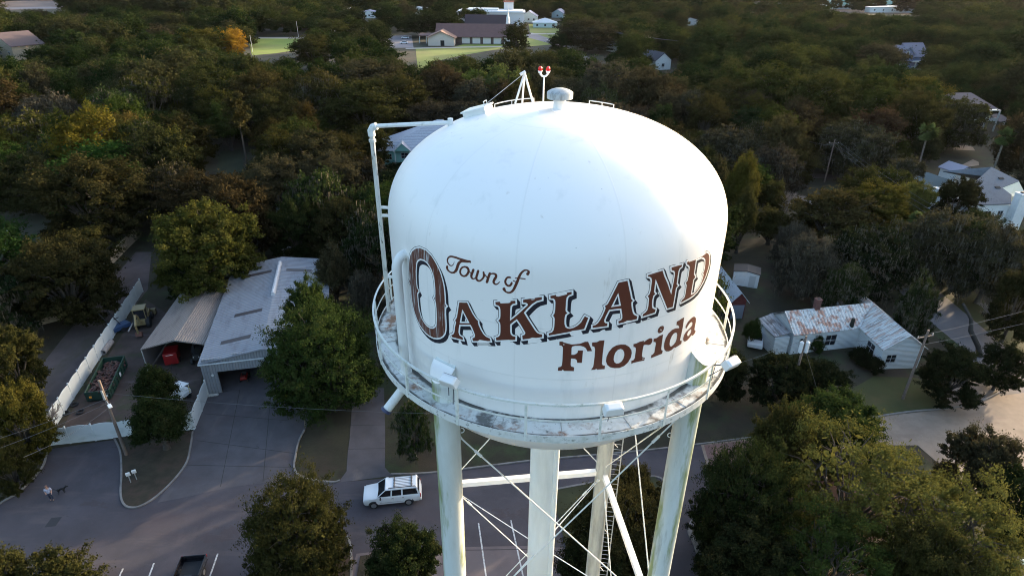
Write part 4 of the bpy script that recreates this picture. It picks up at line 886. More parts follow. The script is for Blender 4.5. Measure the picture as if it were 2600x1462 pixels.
# white utility cart
uc = thing('utility_cart', 'white utility cart with two roof panels and yellow reflectors inside the yard fence', 'utility cart', G(457, 1016), 1.25)
m = MB(); m.box((.0, 0, .65), (2.3, 1.3, .45)); m.box((1.0, 0, .8), (.5, 1.2, .4), taper=.8); m.build('body', WHITE, uc, bevel=.05)
m = MB(); m.box((.55, 0, 1.75), (1.1, 1.35, .06), ry=.12); m.build('roof_panel', WHITE, uc); m = MB(); m.box((-.65, 0, 1.62), (1.15, 1.35, .06), ry=-.12); m.build('roof_panel', WHITE, uc)
for a_ in (-1.1, 1.0):
    for b_ in (-.6, .6): m = MB(); m.box((a_, b_, 1.2), (.05, .05, 1.0)); m.build('pillar', WHITE, uc)
for a_ in (-.8, .8):
    for b_ in (-1, 1): m = MB(); m.cyl((a_, b_*.5, .25), (a_, b_*.68, .25), .25, n=14); m.build('wheel', BLACK, uc)
for b_ in (-.3, 0, .3): m = MB(); m.box((.9, -.69, 1.0+b_), (.12, .03, .12)); m.build('reflector', mat('yellow reflector', (.7, .5, .03), .4), uc)

# white house with rusting roof
RU = mat('rusting white metal roof', (.52, .54, .54), .55, layers=[((.33, .12, .06), (.8, .8, .8), .50, .58, .85), ((.2, .19, .18), (3.2, 3.2, .6), .52, .6, .7), ((.25, .07, .04), (2.5, 2.5, .5), .6, .66, .9)], corr=(0, .45, .02, .3))
RU2 = mat('rusting white metal roof of the wing', (.52, .54, .54), .55, layers=[((.36, .22, .16), (.7, 2.2, .7), .48, .6, .75), ((.2, .19, .18), (.6, 3.2, .6), .54, .6, .7), ((.25, .07, .04), (.5, 3, .5), .63, .67, .9)], corr=(1, .45, .02, .3))
RU3 = mat('dark rusting roof sheet', (.26, .26, .27), .6, layers=[((.06, .04, .035), (2.2, .5, 1), .48, .6, .8), ((.42, .43, .45), (2, .6, 1), .58, .66, .7)], corr=(0, .45, .02, .3))
HW = G(2228, 937); w2a, w2b = G(2233, 893, 3.0), G(2171, 834, 3.0)
wa = math.atan2(w2b.y-w2a.y, w2b.x-w2a.x)
wh = thing('house', 'old white clapboard house with rust streaked metal roof and brick chimney', 'house', (HW.x, HW.y, 0), wa-PI/2)
# local x: to the right across the wing, local y: back along the wing
CLAP = mat('white clapboard', (.62, .66, .67), .7, layers=[((.35, .37, .37), (1, 1, 4), .55, .72, .5)], corr=(2, .18, .012, .3))
Wg = 4.9; Lw = 10.5
walls(wh, Wg, Lw, 3.0, 4.75, CLAP); roof_gable(wh, Wg, Lw, 3.0, 4.75, .3, RU2)
Pm = Matrix.Rotation(-(wa-PI/2), 3, 'Z')@(G(2021, 850, 3.0)-HW); Pn = Matrix.Rotation(-(wa-PI/2), 3, 'Z')@(G(2171, 834, 3.0)-HW)
yE = (Pn.y+Pm.y)/2
ang_m = math.atan2(Pn.y-Pm.y, Pn.x-Pm.x); lm = (Pn-Pm).length
mw = bpy.data.objects.new('main_wing', None); C.objects.link(mw); mw.parent = wh; mw.location = (Pm.x, Pm.y, 0); mw.rotation_euler = (0, 0, ang_m)
lm2 = lm+4.2; sp_ = 5.0
m = MB(); P = [(0, .25, -.05), (0, sp_, -.05), (0, sp_, 3.0), (0, sp_/2+.1, 4.7), (0, .25, 3.0)]; m.extr(P, (lm2-1.2, 0, 0)); m.build('wall', CLAP, mw)
def slab(par, P, material, name='roof', th=.1):
    m = MB(); n = len(P); m.add([Vector(p) for p in P]+[Vector(p)+Vector((0, 0, th)) for p in P], [tuple(range(n-1, -1, -1)), tuple(range(n, 2*n))]+[(i, (i+1) % n, n+(i+1) % n, n+i) for i in range(n)]); return m.build(name, material, par)
slab(mw, [(-.3, -.1, 2.92), (lm+.0, -.1, 2.92), (lm2, sp_/2+.1, 4.78), (-.3, sp_/2+.1, 4.78)], RU)
slab(mw, [(-.3, sp_/2+.102, 4.78), (lm2, sp_/2+.102, 4.78), (lm2, sp_+.3, 2.9), (-.3, sp_+.3, 2.9)], RU3)
slab(mw, [(-2.4, .6, 2.5), (-.32, .6, 2.9), (-.32, sp_-.3, 3.3), (-2.4, sp_-.3, 2.6)], RU3, 'porch_roof')
m = MB(); m.box((-1.3, sp_/2, 1.2), (2.0, sp_-1, 2.4)); m.build('porch_wall', CLAP, mw)
chimney(mw, (4.1, sp_/2+.15, 4.2), .62, 1.9, mat('dark red chimney brick', (.11, .05, .045), .9, vary=.3, vscale=6))
m = MB(); m.cyl((lm-.35, .3, 2.9), (lm-.35, .3, 4.3), .28, .2, n=10); m.build('vine_stump', mat('dark vine clump', (.02, .022, .015), .95), mw)
window(mw, (5.3, .25, 1.5), 1.5, 1.5, 'y-', mull=1); window(mw, (1.4, .25, 1.6), .9, 1.2, 'y-'); window(mw, (0, 2.7, 1.8), .8, 1.2, 'x-')
window(wh, (0, 5.6, 1.7), .9, 1.3, 'x-'); window(wh, (0, 2.2, 1.6), 1.5, 1.4, 'x-'); window(wh, (1.2, 0, 1.5), 1.2, 1.1, 'y-')
m = MB(); m.box((0.0-.25, 6.1, .9), (.5, .6, .45)); m.build('air_conditioner', WHITE, wh)
# barn behind the tower
ba = G(1884, 744, 4.1); bb = G(1839, 687, 4.1); bl = G(1857, 758, 2.9)
va = math.atan2(bb.y-ba.y, bb.x-ba.x)
bw = 2*abs((bl-ba).cross(Vector((math.cos(va), math.sin(va), 0))).z)
brn = thing('barn', 'dark red barn with pale blue and pink lit metal roof beside the tank', 'barn', (ba.x, ba.y, 0), va-PI/2)
walls(brn, bw, 9, 2.9, 4.05, mat('barn red boards', (.11, .022, .02), .8, vary=.25, vscale=3), x0=-bw/2, y0=.3); roof_gable(brn, bw, 9, 2.9, 4.05, .35, mat('barn roof metal', (.42, .45, .50), .45, vary=.1), x0=-bw/2, y0=.3)
door(brn, (0, .3, 0), 1.7, 2.1, 'y-', mat('grey barn door', (.2, .22, .26), .6)); window(brn, (-1.3, .3, 1.6), .5, .7, 'y-')
ws = thing('shed', 'small plain white shed right behind the red barn', 'shed', G(1858, 722), -.35)
walls(ws, 3.6, 2.4, 2.2, 2.5, WHITE); roof_gable(ws, 3.6, 2.4, 2.2, 2.5, .12, mat('dark shed roof', (.05, .045, .045), .8)); door(ws, (2.7, 0, 0), .9, 1.9, 'y-', WF)
# teal house behind the tank
th_ = thing('house', 'teal house with steep grey metal roof half hidden behind the tank', 'house', G(968, 419), .12)
TE = mat('teal boards', (.17, .36, .33), .75, corr=(2, .25, .012, .25)); GM = mat('grey metal roof', (.36, .38, .44), .45, vary=.12, corr=(1, .5, .02, .25))
walls(th_, 17, 10, 3.6, 3.6, TE, gables=False)
m = MB(); q_ = [(-.6, -.6, 3.4), (17.6, -.6, 3.4), (17.6, 10.6, 3.4), (-.6, 10.6, 3.4), (13.6, 5, 9.2), (15, 5, 9.2)]
m.add(q_, [(0, 1, 5, 4), (1, 2, 5), (2, 3, 4, 5), (3, 0, 4), (3, 2, 1, 0)]); m.build('roof', GM, th_)
m = MB(); m.extr([(3.4, -1.6, 3.6), (7.0, -1.6, 3.6), (5.2, -1.6, 5.3)], (0, 4, 0)); m.build('porch_gable', TE, th_)
slab(th_, [(3.1, -1.9, 3.4), (5.2, -1.9, 5.4), (5.2, 3, 5.4), (3.1, 3, 3.4)], WF, 'porch_roof', .1); slab(th_, [(5.202, -1.9, 5.4), (7.3, -1.9, 3.4), (7.3, 3, 3.4), (5.202, 3, 5.4)], GM, 'porch_roof', .1)
window(th_, (1.6, 0, 1.9), 2.0, 1.3, 'y-', mull=3); window(th_, (5.6, 0, 2.1), 1.6, 1.3, 'y-')
for x in (3.5, 6.9): m = MB(); m.box((x, -1.7, 1.8), (.15, .15, 3.6)); m.build('column', WF, th_)
# shingled house at right
SH = mat('grey asphalt shingles', (.135, .145, .165), .85, layers=[((.09, .09, .1), (1, 1, 1), .5, .66, .6)], vary=.12, vscale=5)
e1, e2 = G(2503, 520, 4.6), G(2565, 519, 4.6)
sh = thing('house', 'white house with broad grey shingle roof and tall white chimney at right edge', 'house', (e1.x, e1.y, 0), math.atan2(e2.y-e1.y, e2.x-e1.x))
Rz = Matrix.Rotation(-sh.rotation_euler.z, 3, 'Z')
pit = .46
def onroof(x, y, k=pit, e0=e1, lift=0):
    # the point of the front slope seen at x, y: the plane rises by k per metre going back from the eave
    d = ray(x, y); dv_ = Vector(d); bk = Matrix.Rotation(sh.rotation_euler.z, 3, 'Z')@Vector((0, 1, 0)); E0 = Vector(EYE)
    t = (4.6-E0.z-k*bk.dot(e1-E0))/(dv_.z-k*bk.dot(dv_)); return Rz@(E0+dv_*t-Vector((e1.x, e1.y, 0)))
rp = [onroof(*q) for q in ((2478, 522), (2566, 519), (2568, 497), (2543, 478), (2587, 461), (2517, 426), (2468, 470))]
slab(sh, rp, SH, 'roof', .15)
top_ = rp[5]; tr_ = rp[4]
slab(sh, [rp[5]+Vector((0, .02, 0)), rp[4]+Vector((0, .02, 0)), rp[4]+Vector((3, 5, -3)), rp[5]+Vector((1, 9, -4.2)), rp[6]+Vector((0, 8, 0))], SH, 'roof', .15)
m = MB(); m.box((2.2, 5.5, 2.2), (9.2, 10.5, 4.4)); m.box((7.6, 9, 2.2), (6, 8, 4.4)); m.build('wall', WHITE, sh)
m = MB(); m.extr([rp[2]+Vector((0, -.02, 0)), rp[3]+Vector((0, -.02, .0)), rp[4]+Vector((0, -.02, 0)), Vector((rp[4].x+.3, rp[2].y, 4.4)), Vector((rp[2].x, rp[2].y, 4.4))], (0, .3, 0)); m.build('gable', mat('cream gable boards', (.6, .58, .45), .7), sh)
m = MB(); m.box((5.9, -.6, 3.4), (2.0, 1.5, 6.8)); m.box((5.9, -.6, 6.85), (2.2, 1.7, .12)); c_ = m.build('chimney', WHITE, sh); m = MB(); m.box((5.9, -.6, 7.0), (1.1, .6, .25)); m.build('flue', BLACK, c_)
for q in ((2532, 479), (2541, 456)):
    p_ = onroof(*q); m = MB(); m.box(p_+Vector((0, 0, .2)), (.9, .5, .2), rx=math.atan(pit)); m.build('skylight', BLACK, sh)
m = MB(); m.box((8.4, -.6, 3.0), (2.6, 2.4, .2)); m.box((8.4, -1.8, 3.5), (2.6, .08, 1)); m.build('balcony', mat('warm timber deck', (.4, .24, .12), .7), sh)
window(sh, (1.2, .25, 2.6), 1.2, 1.4, 'y-'); window(sh, (3.6, .25, 2.6), 1.0, 1.4, 'y-')
# yellow two storey house
yb = G(2462, 335); yh = thing('house', 'tall cream house with white two storey porch and brown roof at right', 'house', (yb.x, yb.y, 0), .12)
CR_ = mat('cream boards', (.55, .49, .27), .75, corr=(2, .25, .012, .2))
walls(yh, 14, 11, 6.2, 6.2, CR_, x0=-7, y0=2.2, gables=False)
m = MB(); q_ = [(-7.8, 1.2, 6.1), (7.8, 1.2, 6.1), (7.8, 13.8, 6.1), (-7.8, 13.8, 6.1), (-3, 7.5, 9.6), (3, 7.5, 9.6)]
m.add(q_, [(0, 1, 5, 4), (1, 2, 5), (2, 3, 4, 5), (3, 0, 4), (3, 2, 1, 0)]); m.build('roof', mat('brown shingles', (.12, .095, .1), .85, vary=.15), yh)
m = MB(); m.box((3.5, 1.0, 6.0), (7.6, 2.6, .2)); m.box((3.5, 1.0, 3.1), (7.6, 2.6, .2)); m.box((3.5, -.3, 3.6), (7.4, .08, .7)); m.build('porch', WF, yh)
for x in (.0, 3.5, 7.1):
    m = MB(); m.box((x, -.2, 3), (.3, .3, 6)); m.build('column', WF, yh)
slab(yh, [(7.4, -1, 2.9), (11.5, -1, 2.9), (11, 3.5, 4.1), (7.4, 3.5, 4.1)], MATS['brown shingles'], 'porch_roof'); 
for x in (9.2, 11.2): m = MB(); m.box((x, -.8, 1.45), (.25, .25, 2.9)); m.build('column', WF, yh)
window(yh, (2, 2.2, 1.6), 1.2, 1.5, 'y-'); window(yh, (5, 2.2, 1.6), 1.2, 1.5, 'y-'); window(yh, (2, 2.2, 4.6), 1.2, 1.4, 'y-'); window(yh, (5, 2.2, 4.6), 1.2, 1.4, 'y-'); window(yh, (-4, 2.2, 1.6), 1.2, 1.4, 'y-')
# blue grey house
bb_ = G(2305, 176); bh2 = thing('house', 'blue grey gabled house with white trim far up on the right', 'house', (bb_.x-5, bb_.y, 0), .18)
BG = mat('blue grey boards', (.16, .18, .27), .75); SB = mat('blue grey shingles', (.15, .15, .20), .85)
walls(bh2, 7, 9, 6.5, 9.3, BG); roof_gable(bh2, 7, 9, 6.5, 9.3, .3, WF, th=.05); roof_gable(bh2, 7, 9, 6.56, 9.36, .36, SB, th=.12)
walls(bh2, 9, 7, 5, 5, BG, x0=7, y0=2, gables=False); m = MB(); m.add([(6.6, 1, 4.9), (16.4, 1, 4.9), (16.4, 9.5, 4.9), (6.6, 9.5, 4.9), (3.5, 5.5, 10.6), (14.5, 5.5, 10.6)], [(0, 1, 5, 4), (1, 2, 5), (2, 3, 4, 5), (3, 0, 4), (3, 2, 1, 0)]); m.build('main_roof', SB, bh2)
window(bh2, (3.5, 0, 6.3), 1.3, 2, 'y-', fw_=.3); window(bh2, (1.6, 0, 1.8), 1.3, 2, 'y-', fw_=.3)
m = MB(); m.box((10.5, .2, 3.1), (8, 2.6, .3)); m.box((10.5, .4, .8), (8, .1, .6)); m.build('porch', WF, bh2)
for x in (8.2, 12): m = MB(); m.box((x, -.9, 1.6), (.4, .4, 3.1)); m.build('column', WF, bh2)
# distant small buildings
def simple_house(px, py, W, Lg, he, hr, rz, wm, rm, label, name='house', cat='house', hip=0, wins=2, sc_=1.0):
    o = G(px, py); h_ = thing(name, label, cat, (o.x, o.y, 0), rz)
    walls(h_, W, Lg, he, hr, wm, x0=-W/2, gables=not hip); roof_gable(h_, W, Lg, he, hr, .4, rm, x0=-W/2, th=.2, hip=hip)
    for k in range(wins): window(h_, (-W/2+W*(k+.5)/wins, 0, he*.5), min(1.4, W/wins*.5), 1.4, 'y-', fw_=.15)
    return h_
DR = mat('dark shingles', (.05, .055, .075), .85, vary=.15); WR = mat('white roof sheet', (.62, .63, .65), .6); PB = mat('pale blue boards', (.5, .58, .58), .7); LB = mat('lavender grey roof', (.28, .28, .36), .7)
BR = mat('brown church shingles', (.12, .065, .06), .85, vary=.12, vscale=.5); BRL = mat('light brown church shingles', (.22, .13, .10), .85, vary=.1, vscale=.5)
simple_house(1682, 178, 8, 14, 4, 7, .35, WHITE, DR, 'white gable house with dark blue roof beyond the tank', wins=1)
simple_house(1342, 58, 12, 10, 4.5, 8, -.15, PB, LB, 'pale blue house with steep roof right of the white municipal hall', wins=3)
simple_house(1384, 71, 17, 9, 3.2, 6, 0, PB, WR, 'low pale house with hipped white roof beyond the church lawn', hip=5, wins=3)
simple_house(1415, 46, 10, 9, 3.5, 6.5, -.4, PB, LB, 'small pale blue cottage behind the brown oak', wins=1)
simple_house(1306, 46, 16, 8, 3.5, 4.6, 0, WHITE, WR, 'low white workshop left of the pale blue house', wins=3)
simple_house(888, 42, 12, 9, 4, 6, .1, PB, WR, 'pale house under the tall mast left of the church', wins=2)
simple_house(938, 47, 16, 10, 4, 5.6, .1, WHITE, LB, 'long pale building second from the left of the church', wins=3)
simple_house(1003, 49, 11, 9, 4, 6.4, .1, PB, WR, 'pale gabled building just left of the church trees', wins=2)
simple_house(1062, 37, 22, 9, 4.2, 5.4, .05, WHITE, WR, 'white low building behind the church trees', wins=4)
simple_house(1750, 66, 19, 9, 3.2, 5.5, 0, WHITE, DR, 'white bungalow with dark roof in the right hand wood', wins=3)
simple_house(2134, 24, 30, 22, 4, 11, 0, PB, mat('teal roof', (.12, .26, .22), .6), 'teal roofed pavilion on the far right, the left one', name='pavilion', cat='pavilion', hip=10, wins=4)
simple_house(2242, 22, 30, 22, 4, 11, 0, PB, MATS['teal roof'], 'teal roofed pavilion on the far right, the right one', name='pavilion', cat='pavilion', hip=10, wins=4)
simple_house(2275, 33, 52, 10, 4.5, 5.5, .02, WHITE, WR, 'very long white shed below the teal pavilions', name='shed', cat='shed', wins=6)
simple_house(2598, 62, 16, 9, 4, 6, 0, WHITE, WR, 'white building cut by the right edge in the far wood', wins=2)
simple_house(1555, 68, 14, 8, 3.2, 5, 0, WHITE, DR, 'dark roofed bungalow right of the broad brown oak', wins=2)
simple_house(1580, 133, 8, 8, 3.2, 5, .6, WHITE, LB, 'small white house among the wires beyond the yellow green oaks', wins=1)
simple_house(8, 150, 22, 14, 6, 11, -.5, BW, mat('brown hall roof', (.1, .07, .07), .85), 'brown roofed hall at the upper left edge', name='hall', cat='hall', wins=3)
simple_house(450, 50, 120, 14, 5, 6, .0, WHITE, WR, 'very long white warehouse behind the pine row', name='warehouse', cat='warehouse', wins=8)
simple_house(1040, 240, 7, 6, 2.4, 3.6, .1, mat('rust brown boards', (.2, .09, .05), .8), mat('rust roof', (.25, .11, .06), .8), 'rusty brown shed in a gap left of the A-frame', name='shed', cat='shed', wins=1)
simple_house(722, 585, 6.5, 5, 2.6, 3.6, .1, WHITE, WR, 'small white outbuilding between olive tree and brown trees', name='shed', cat='shed', wins=1)
simple_house(2455, 580, 5, 5, 2.4, 3.4, .4, WHITE, WR, 'white garden shed below the shingled house', name='shed', cat='shed', wins=1)
simple_house(2390, 505, 5, 5, 2.6, 4, .3, WHITE, mat('green grey roof', (.12, .15, .15), .8), 'green grey roofed carriage shed left of the shingled house', name='shed', cat='shed', wins=1)
simple_house(2440, 462, 4.5, 4, 2.4, 3.4, .3, WHITE, LB, 'small white cottage with a lavender roof above the carriage shed', wins=1)
# church
ch = thing('church', 'long brown roofed church with white wall panels and white steeple', 'church', G(1152, 112), -.02)
p0 = G(1152, 112)
WPAN = mat('white church panels', (.62, .58, .56), .7)
m = MB(); m.extr([(-9.5, 0, 0), (-9.5, 15, 0), (-9.5, 15, 4), (-9.5, 7.5, 9.5), (-9.5, 0, 4)], (44, 0, 0)); m.build('wall', mat('brown church wall', (.1, .07, .06), .8), ch)
slab(ch, [(-10.5, -1, 3.6), (35.3, -1, 3.6), (35.3, 7.5, 9.9), (-10.5, 7.5, 9.9)], BR, 'roof', .25); slab(ch, [(-10.5, 7.51, 9.9), (35.3, 7.51, 9.9), (35.3, 16, 3.6), (-10.5, 16, 3.6)], BR, 'roof', .25)
for x in (7, 13, 19, 25, 31):
    m = MB(); m.box((x, -.1, 1.9), (4.4, .15, 3.2)); m.build('wall_panel', WPAN, ch)
slab(ch, [(-20, 0, 4), (-10.6, 0, 4), (-10.6, 8, 4.6), (-20, 8, 4.6)], BR, 'entrance_roof', .25)
for x in (-19.5, -15.5, -11): m = MB(); m.box((x, .5, 2), (.4, .4, 4)); m.build('column', WF, ch)
m = MB(); m.box((30.5, 11, 9), (2.2, 2.2, 3)); m.lathe([(1.0, 10.5), (.9, 13), (.35, 15), (.12, 19), (.01, 21)], 8, c=(30.5, 11)); m.build('steeple', WHITE, ch)
hl = thing('church_hall', 'cream gabled hall with light brown roof in front of the church', 'hall', G(1120, 117)+Vector((0, 0, 0)), 0)
walls(hl, 14.5, 16, 4.2, 7.4, mat('cream hall wall', (.6, .52, .45), .75), x0=-7.2, y0=0); roof_gable(hl, 14.5, 16, 4.2, 7.4, 1.0, BRL, x0=-7.2, th=.3); door(hl, (.8, 0, 0), 2.2, 2.8, 'y-', DARK)
c2 = thing('church', 'dark brown roofed chapel wing behind the long church', 'church', G(1176, 84), 0)
m = MB(); m.box((15, 6, 2.2), (26, 12, 4.4)); m.build('wall', MATS['brown church wall'], c2)
slab(c2, [(1, -1, 4.2), (29, -1, 4.2), (29, 6, 10.4), (1, 6, 10.4)], mat('dark brown shingles', (.045, .03, .035), .9), 'roof', .3); slab(c2, [(1, 6.01, 10.4), (29, 6.01, 10.4), (29, 13, 4.2), (1, 13, 4.2)], MATS['dark brown shingles'], 'roof', .3)
# municipal hall
mh = thing('municipal_hall', 'large white flat roofed hall with small clock turret beyond the church', 'hall', G(1163, 66), 0)
MW = mat('white stucco', (.68, .64, .63), .7)
m = MB(); m.box((24, 12, 4.5), (48, 24, 9)); m.build('wall', MW, mh); m = MB(); m.box((24, 12, 9.15), (49.4, 25.4, .35)); m.box((24, 12, 9.6), (46, 22, .6)); m.box((18, 12, 10.4), (22, 12, 1.2)); m.build('roof', WR, mh)
m = MB(); m.box((36.5, 20, 12), (7, 7, 6)); m.build('turret', MW, mh); m = MB(); m.box((36.5, 20, 15.2), (8, 8, .5)); m.build('turret_roof', mat('red tile', (.2, .05, .04), .8), mh)
for x in (8, 12, 24, 26.5, 29): window(mh, (x, 0, 6), 1.2, 1.2, 'y-', fw_=.1)

# ------------------------------------------------------------------ vehicles
CARW = mat('white car paint', (.74, .76, .78), .25); TRIM = mat('black car trim', (.015, .015, .017), .35); CHR = mat('silver wheel', (.45, .45, .47), .3, metal=.7)
CG = mat('black car glass', (.008, .009, .012), .08, spec=.7)
def wheel(par, x, y, r_, w_=.26):
    m = MB(); s_ = 1 if y > 0 else -1; m.cyl((x, y-s_*w_/2, r_), (x, y+s_*w_/2, r_), r_, n=20); wl = m.build('wheel', BLACK, par, smooth=True, bevel=.03)
    m = MB(); m.cyl((x, y+s_*(w_/2-.02), r_), (x, y+s_*(w_/2+.012), r_), r_*.62, n=14); m.build('rim', CHR, wl); return wl
def suv(loc, rz, label, simple=False):
    s = thing('parked_car', label, 'car', loc, rz)      # nose towards local -x, side faces local -y
    Lc, Wc = 5.05, 1.98; m = MB()
    # lower body: stations along x (x, half width, z bottom, z top)
    st = [(-2.52, .72, .45, .88), (-2.48, .86, .38, 1.02), (-2.3, .95, .33, 1.10), (-1.7, .98, .32, 1.17), (-1.15, .99, .32, 1.22), (0, .99, .32, 1.22), (1.6, .99, .32, 1.24), (2.3, .97, .36, 1.24), (2.48, .92, .42, 1.2), (2.53, .84, .5, 1.1)]
    vs = []; 
    for x, hw, zb_, zt in st:
        ring = [(-hw*.9, zb_), (-hw, zb_+.12), (-hw, zt-.28), (-hw*.96, zt-.08), (-hw*.86, zt), (0, zt+.035), (hw*.86, zt), (hw*.96, zt-.08), (hw, zt-.28), (hw, zb_+.12), (hw*.9, zb_)]
        vs += [(x, a, b_) for a, b_ in ring]
    k = 11; fs = [(i*k+j, i*k+(j+1) % k, (i+1)*k+(j+1) % k, (i+1)*k+j) for i in range(len(st)-1) for j in range(k)]
    fs += [tuple(range(k)), tuple((len(st)-1)*k+j for j in range(k-1, -1, -1))]
    m.add(vs, fs); m.build('body', CARW, s, smooth=True)
    # cabin: pillars and roof
    def cab(hw0, hw1, x0a, x0b, x1a, x1b, z0_, z1_): return [(x0a, -hw0, z0_), (x1a, -hw0, z0_), (x1a, hw0, z0_), (x0a, hw0, z0_), (x0b, -hw1, z1_), (x1b, -hw1, z1_), (x1b, hw1, z1_), (x0b, hw1, z1_)]
    bf = [(3, 2, 1, 0), (4, 5, 6, 7), (0, 1, 5, 4), (1, 2, 6, 5), (2, 3, 7, 6), (3, 0, 4, 7)]
    m = MB(); m.add(cab(.90, .745, -1.28, -.52, 2.44, 2.22, 1.18, 1.80), bf); m.build('glasshouse', CG, s)
    m = MB(); m.add(cab(.80, .76, -.60, -.50, 2.30, 2.20, 1.775, 1.90), bf); rf_ = m.build('roof', CARW, s, bevel=.05)
    m = MB()
    for sgn in (-1, 1):
        def pil(xa, xb, w_):
            m.extr([(xa, sgn*.915, 1.19), (xa+w_, sgn*.915, 1.19), (xb+w_, sgn*.765, 1.80), (xb, sgn*.765, 1.80)], (0, -sgn*.05, 0))
        pil(-1.32, -.60, .10); pil(-.12, -.05, .12); pil(.82, .84, .14); pil(2.30, 2.12, .12)
        m.extr([(-1.3, sgn*.93, 1.15), (2.42, sgn*.93, 1.15), (2.40, sgn*.90, 1.22), (-1.22, sgn*.90, 1.22)], (0, -sgn*.04, 0))
    m.build('pillars', CARW, s)
    m = MB()
    for sgn in (-1, 1): m.tube([(-.25, sgn*.66, 1.9), (-.2, sgn*.66, 1.96), (2.05, sgn*.66, 1.96), (2.1, sgn*.66, 1.9)], .035, 6)
    for x in (.25, 1.75): m.cyl((x, -.66, 1.96), (x, .66, 1.96), .045, n=6)
    m.build('roof_rack', TRIM, rf_)
    m = MB()
    for y in (-.45, -.28, -.1, .1, .28, .45): m.box((1.0, y, 1.908), (1.7, .035, .016))
    m.build('rack_slats', TRIM, rf_)
    for x in (-1.62, 1.42):
        for y in (-.88, .88): wheel(s, x, y, .38)
        m = MB()
        for y in (-.986, .986):
            P = [(x+.47*math.cos(PI*q/8), y, .40+.47*math.sin(PI*q/8)) for q in range(9)]; m.extr(P, (0, -.02 if y > 0 else .02, 0))
        m.build('wheel_arch', TRIM, s)
    m = MB(); m.box((-2.45, 0, .5), (.12, 1.7, .2)); m.box((-2.535, 0, .78), (.02, 1.0, .2)); m.build('grille', TRIM, s)
    m = MB(); m.box((2.5, 0, .52), (.14, 1.8, .22)); m.build('bumper', CARW, s, bevel=.03)
    for y in (-.72, .72):
        m = MB(); m.box((-2.44, y, .86), (.12, .36, .2)); m.build('headlight', mat('headlight glass', (.75, .75, .78), .15), s, bevel=.02)
        m = MB(); m.box((2.5, y*1.2, 1.0), (.08, .16, .36)); m.build('tail_light', mat('tail light red', (.35, .01, .01), .25), s, bevel=.02)
        m = MB(); m.box((-.98, y*1.5, 1.2), (.14, .22, .17)); m.build('mirror', TRIM, s, bevel=.03)
    m = MB()
    for y in (-.995, .995):
        m.box((0, y, .62), (2.1, .02, .05))
        for x in (-.95, .15, 1.05): m.box((x, y*.998, .9), (.012, .008, .5))
    m.build('side_trim', mat('grey door trim', (.35, .36, .38), .5), s)
    for y in (-.996, .996):
        for x in (.05, .95): m = MB(); m.box((x, y, 1.02), (.16, .03, .035)); m.build('door_handle', TRIM, s)
    return s
A, B = G(949, 1291), G(1040, 1281.5); d = B-A; sa = math.atan2(d.y, d.x)
mid = (A+B)/2+Vector((-math.sin(sa), math.cos(sa), 0))*.98
suv((mid.x+.1*math.cos(sa), mid.y, .012), sa, 'white four door wagon with black roof rack parked beside the kerb')
# black pickup at the bottom edge
A = G(464, 1411, 1.1); B = G(519, 1406, 1.1); pa = math.atan2((B-A).y, (B-A).x); tm_ = (A+B)/2
pk = thing('pickup_truck', 'black pickup truck with open bed cut by the bottom edge', 'pickup truck', (tm_.x, tm_.y, .012), pa)
PBK = mat('glossy black paint', (.012, .011, .014), .18, spec=.6)
m = MB()
m.box((-.93, -.98, .8), (.08, 1.95, .62)); m.box((.93, -.98, .8), (.08, 1.95, .62)); m.box((0, -.04, .8), (1.9, .08, .62)); m.box((0, -1.95, .8), (1.9, .06, .62)); m.box((0, -1, .55), (1.8, 1.9, .06))
m.box((0, -3.1, .72), (1.94, 2.3, .72)); m.box((0, -4.9, .68), (1.9, 1.5, .6)); m.box((0, -3.0, 1.62), (1.45, 1.5, .06)); m.build('body', PBK, pk, bevel=.04)
m = MB(); m.add([(-.85, -2.05, 1.08), (.85, -2.05, 1.08), (.85, -4.15, 1.08), (-.85, -4.15, 1.08), (-.7, -2.3, 1.6), (.7, -2.3, 1.6), (.7, -3.6, 1.6), (-.7, -3.6, 1.6)], [(0, 1, 2, 3), (7, 6, 5, 4), (0, 4, 5, 1), (1, 5, 6, 2), (2, 6, 7, 3), (3, 7, 4, 0)]); m.build('glasshouse', CG, pk)
m = MB(); m.box((0, -1, .6), (1.5, 1.6, .03)); m.build('bed_liner', BLACK, pk)
for s_ in (-1, 1):
    m = MB(); m.box((s_*.9, .02, .9), (.12, .06, .3)); m.build('tail_light', mat('pickup tail light', (.4, .01, .01), .25), pk)
for x, y in ((-.85, -1.1), (.85, -1.1), (-.85, -4.6), (.85, -4.6)):
    m = MB(); m.cyl((x-.13, y, .37), (x+.13, y, .37), .37, n=18); wl = m.build('wheel', BLACK, pk); m = MB(); m.cyl((x+(.12 if x > 0 else -.14), y, .37), (x+(.14 if x > 0 else -.12), y, .37), .22, n=12); m.build('rim', CHR, wl)
m = MB(); m.box((0, .05, .52), (1.8, .12, .16)); m.build('bumper', CHR, pk)
def small_car(px, py, rz, label, col=(.75, .76, .78), group=None):
    p = G(px, py); s = thing('parked_car', label, 'car', (p.x, p.y, .06), rz, group); cm = mat('car paint %.2f %.2f' % (col[0], col[2]), col, .3)
    m = MB(); m.box((0, 0, .62), (4.5, 1.8, .6)); m.build('body', cm, s, bevel=.12)
    m = MB(); m.box((.2, 0, 1.12), (2.5, 1.6, .5), taper=.8); m.build('glasshouse', CG, s, bevel=.06)
    m = MB(); m.box((.2, 0, 1.39), (1.9, 1.28, .06)); m.build('roof', cm, s, bevel=.02)
    for x in (-1.4, 1.4):
        for y in (-.85, .85): m = MB(); m.cyl((x, y-.1, .32), (x, y+.1, .32), .32, n=12); m.build('wheel', BLACK, s)
    return s
small_car(1916, 868, 1.2, 'white car half hidden under the shrub left of the rusty roofed house')
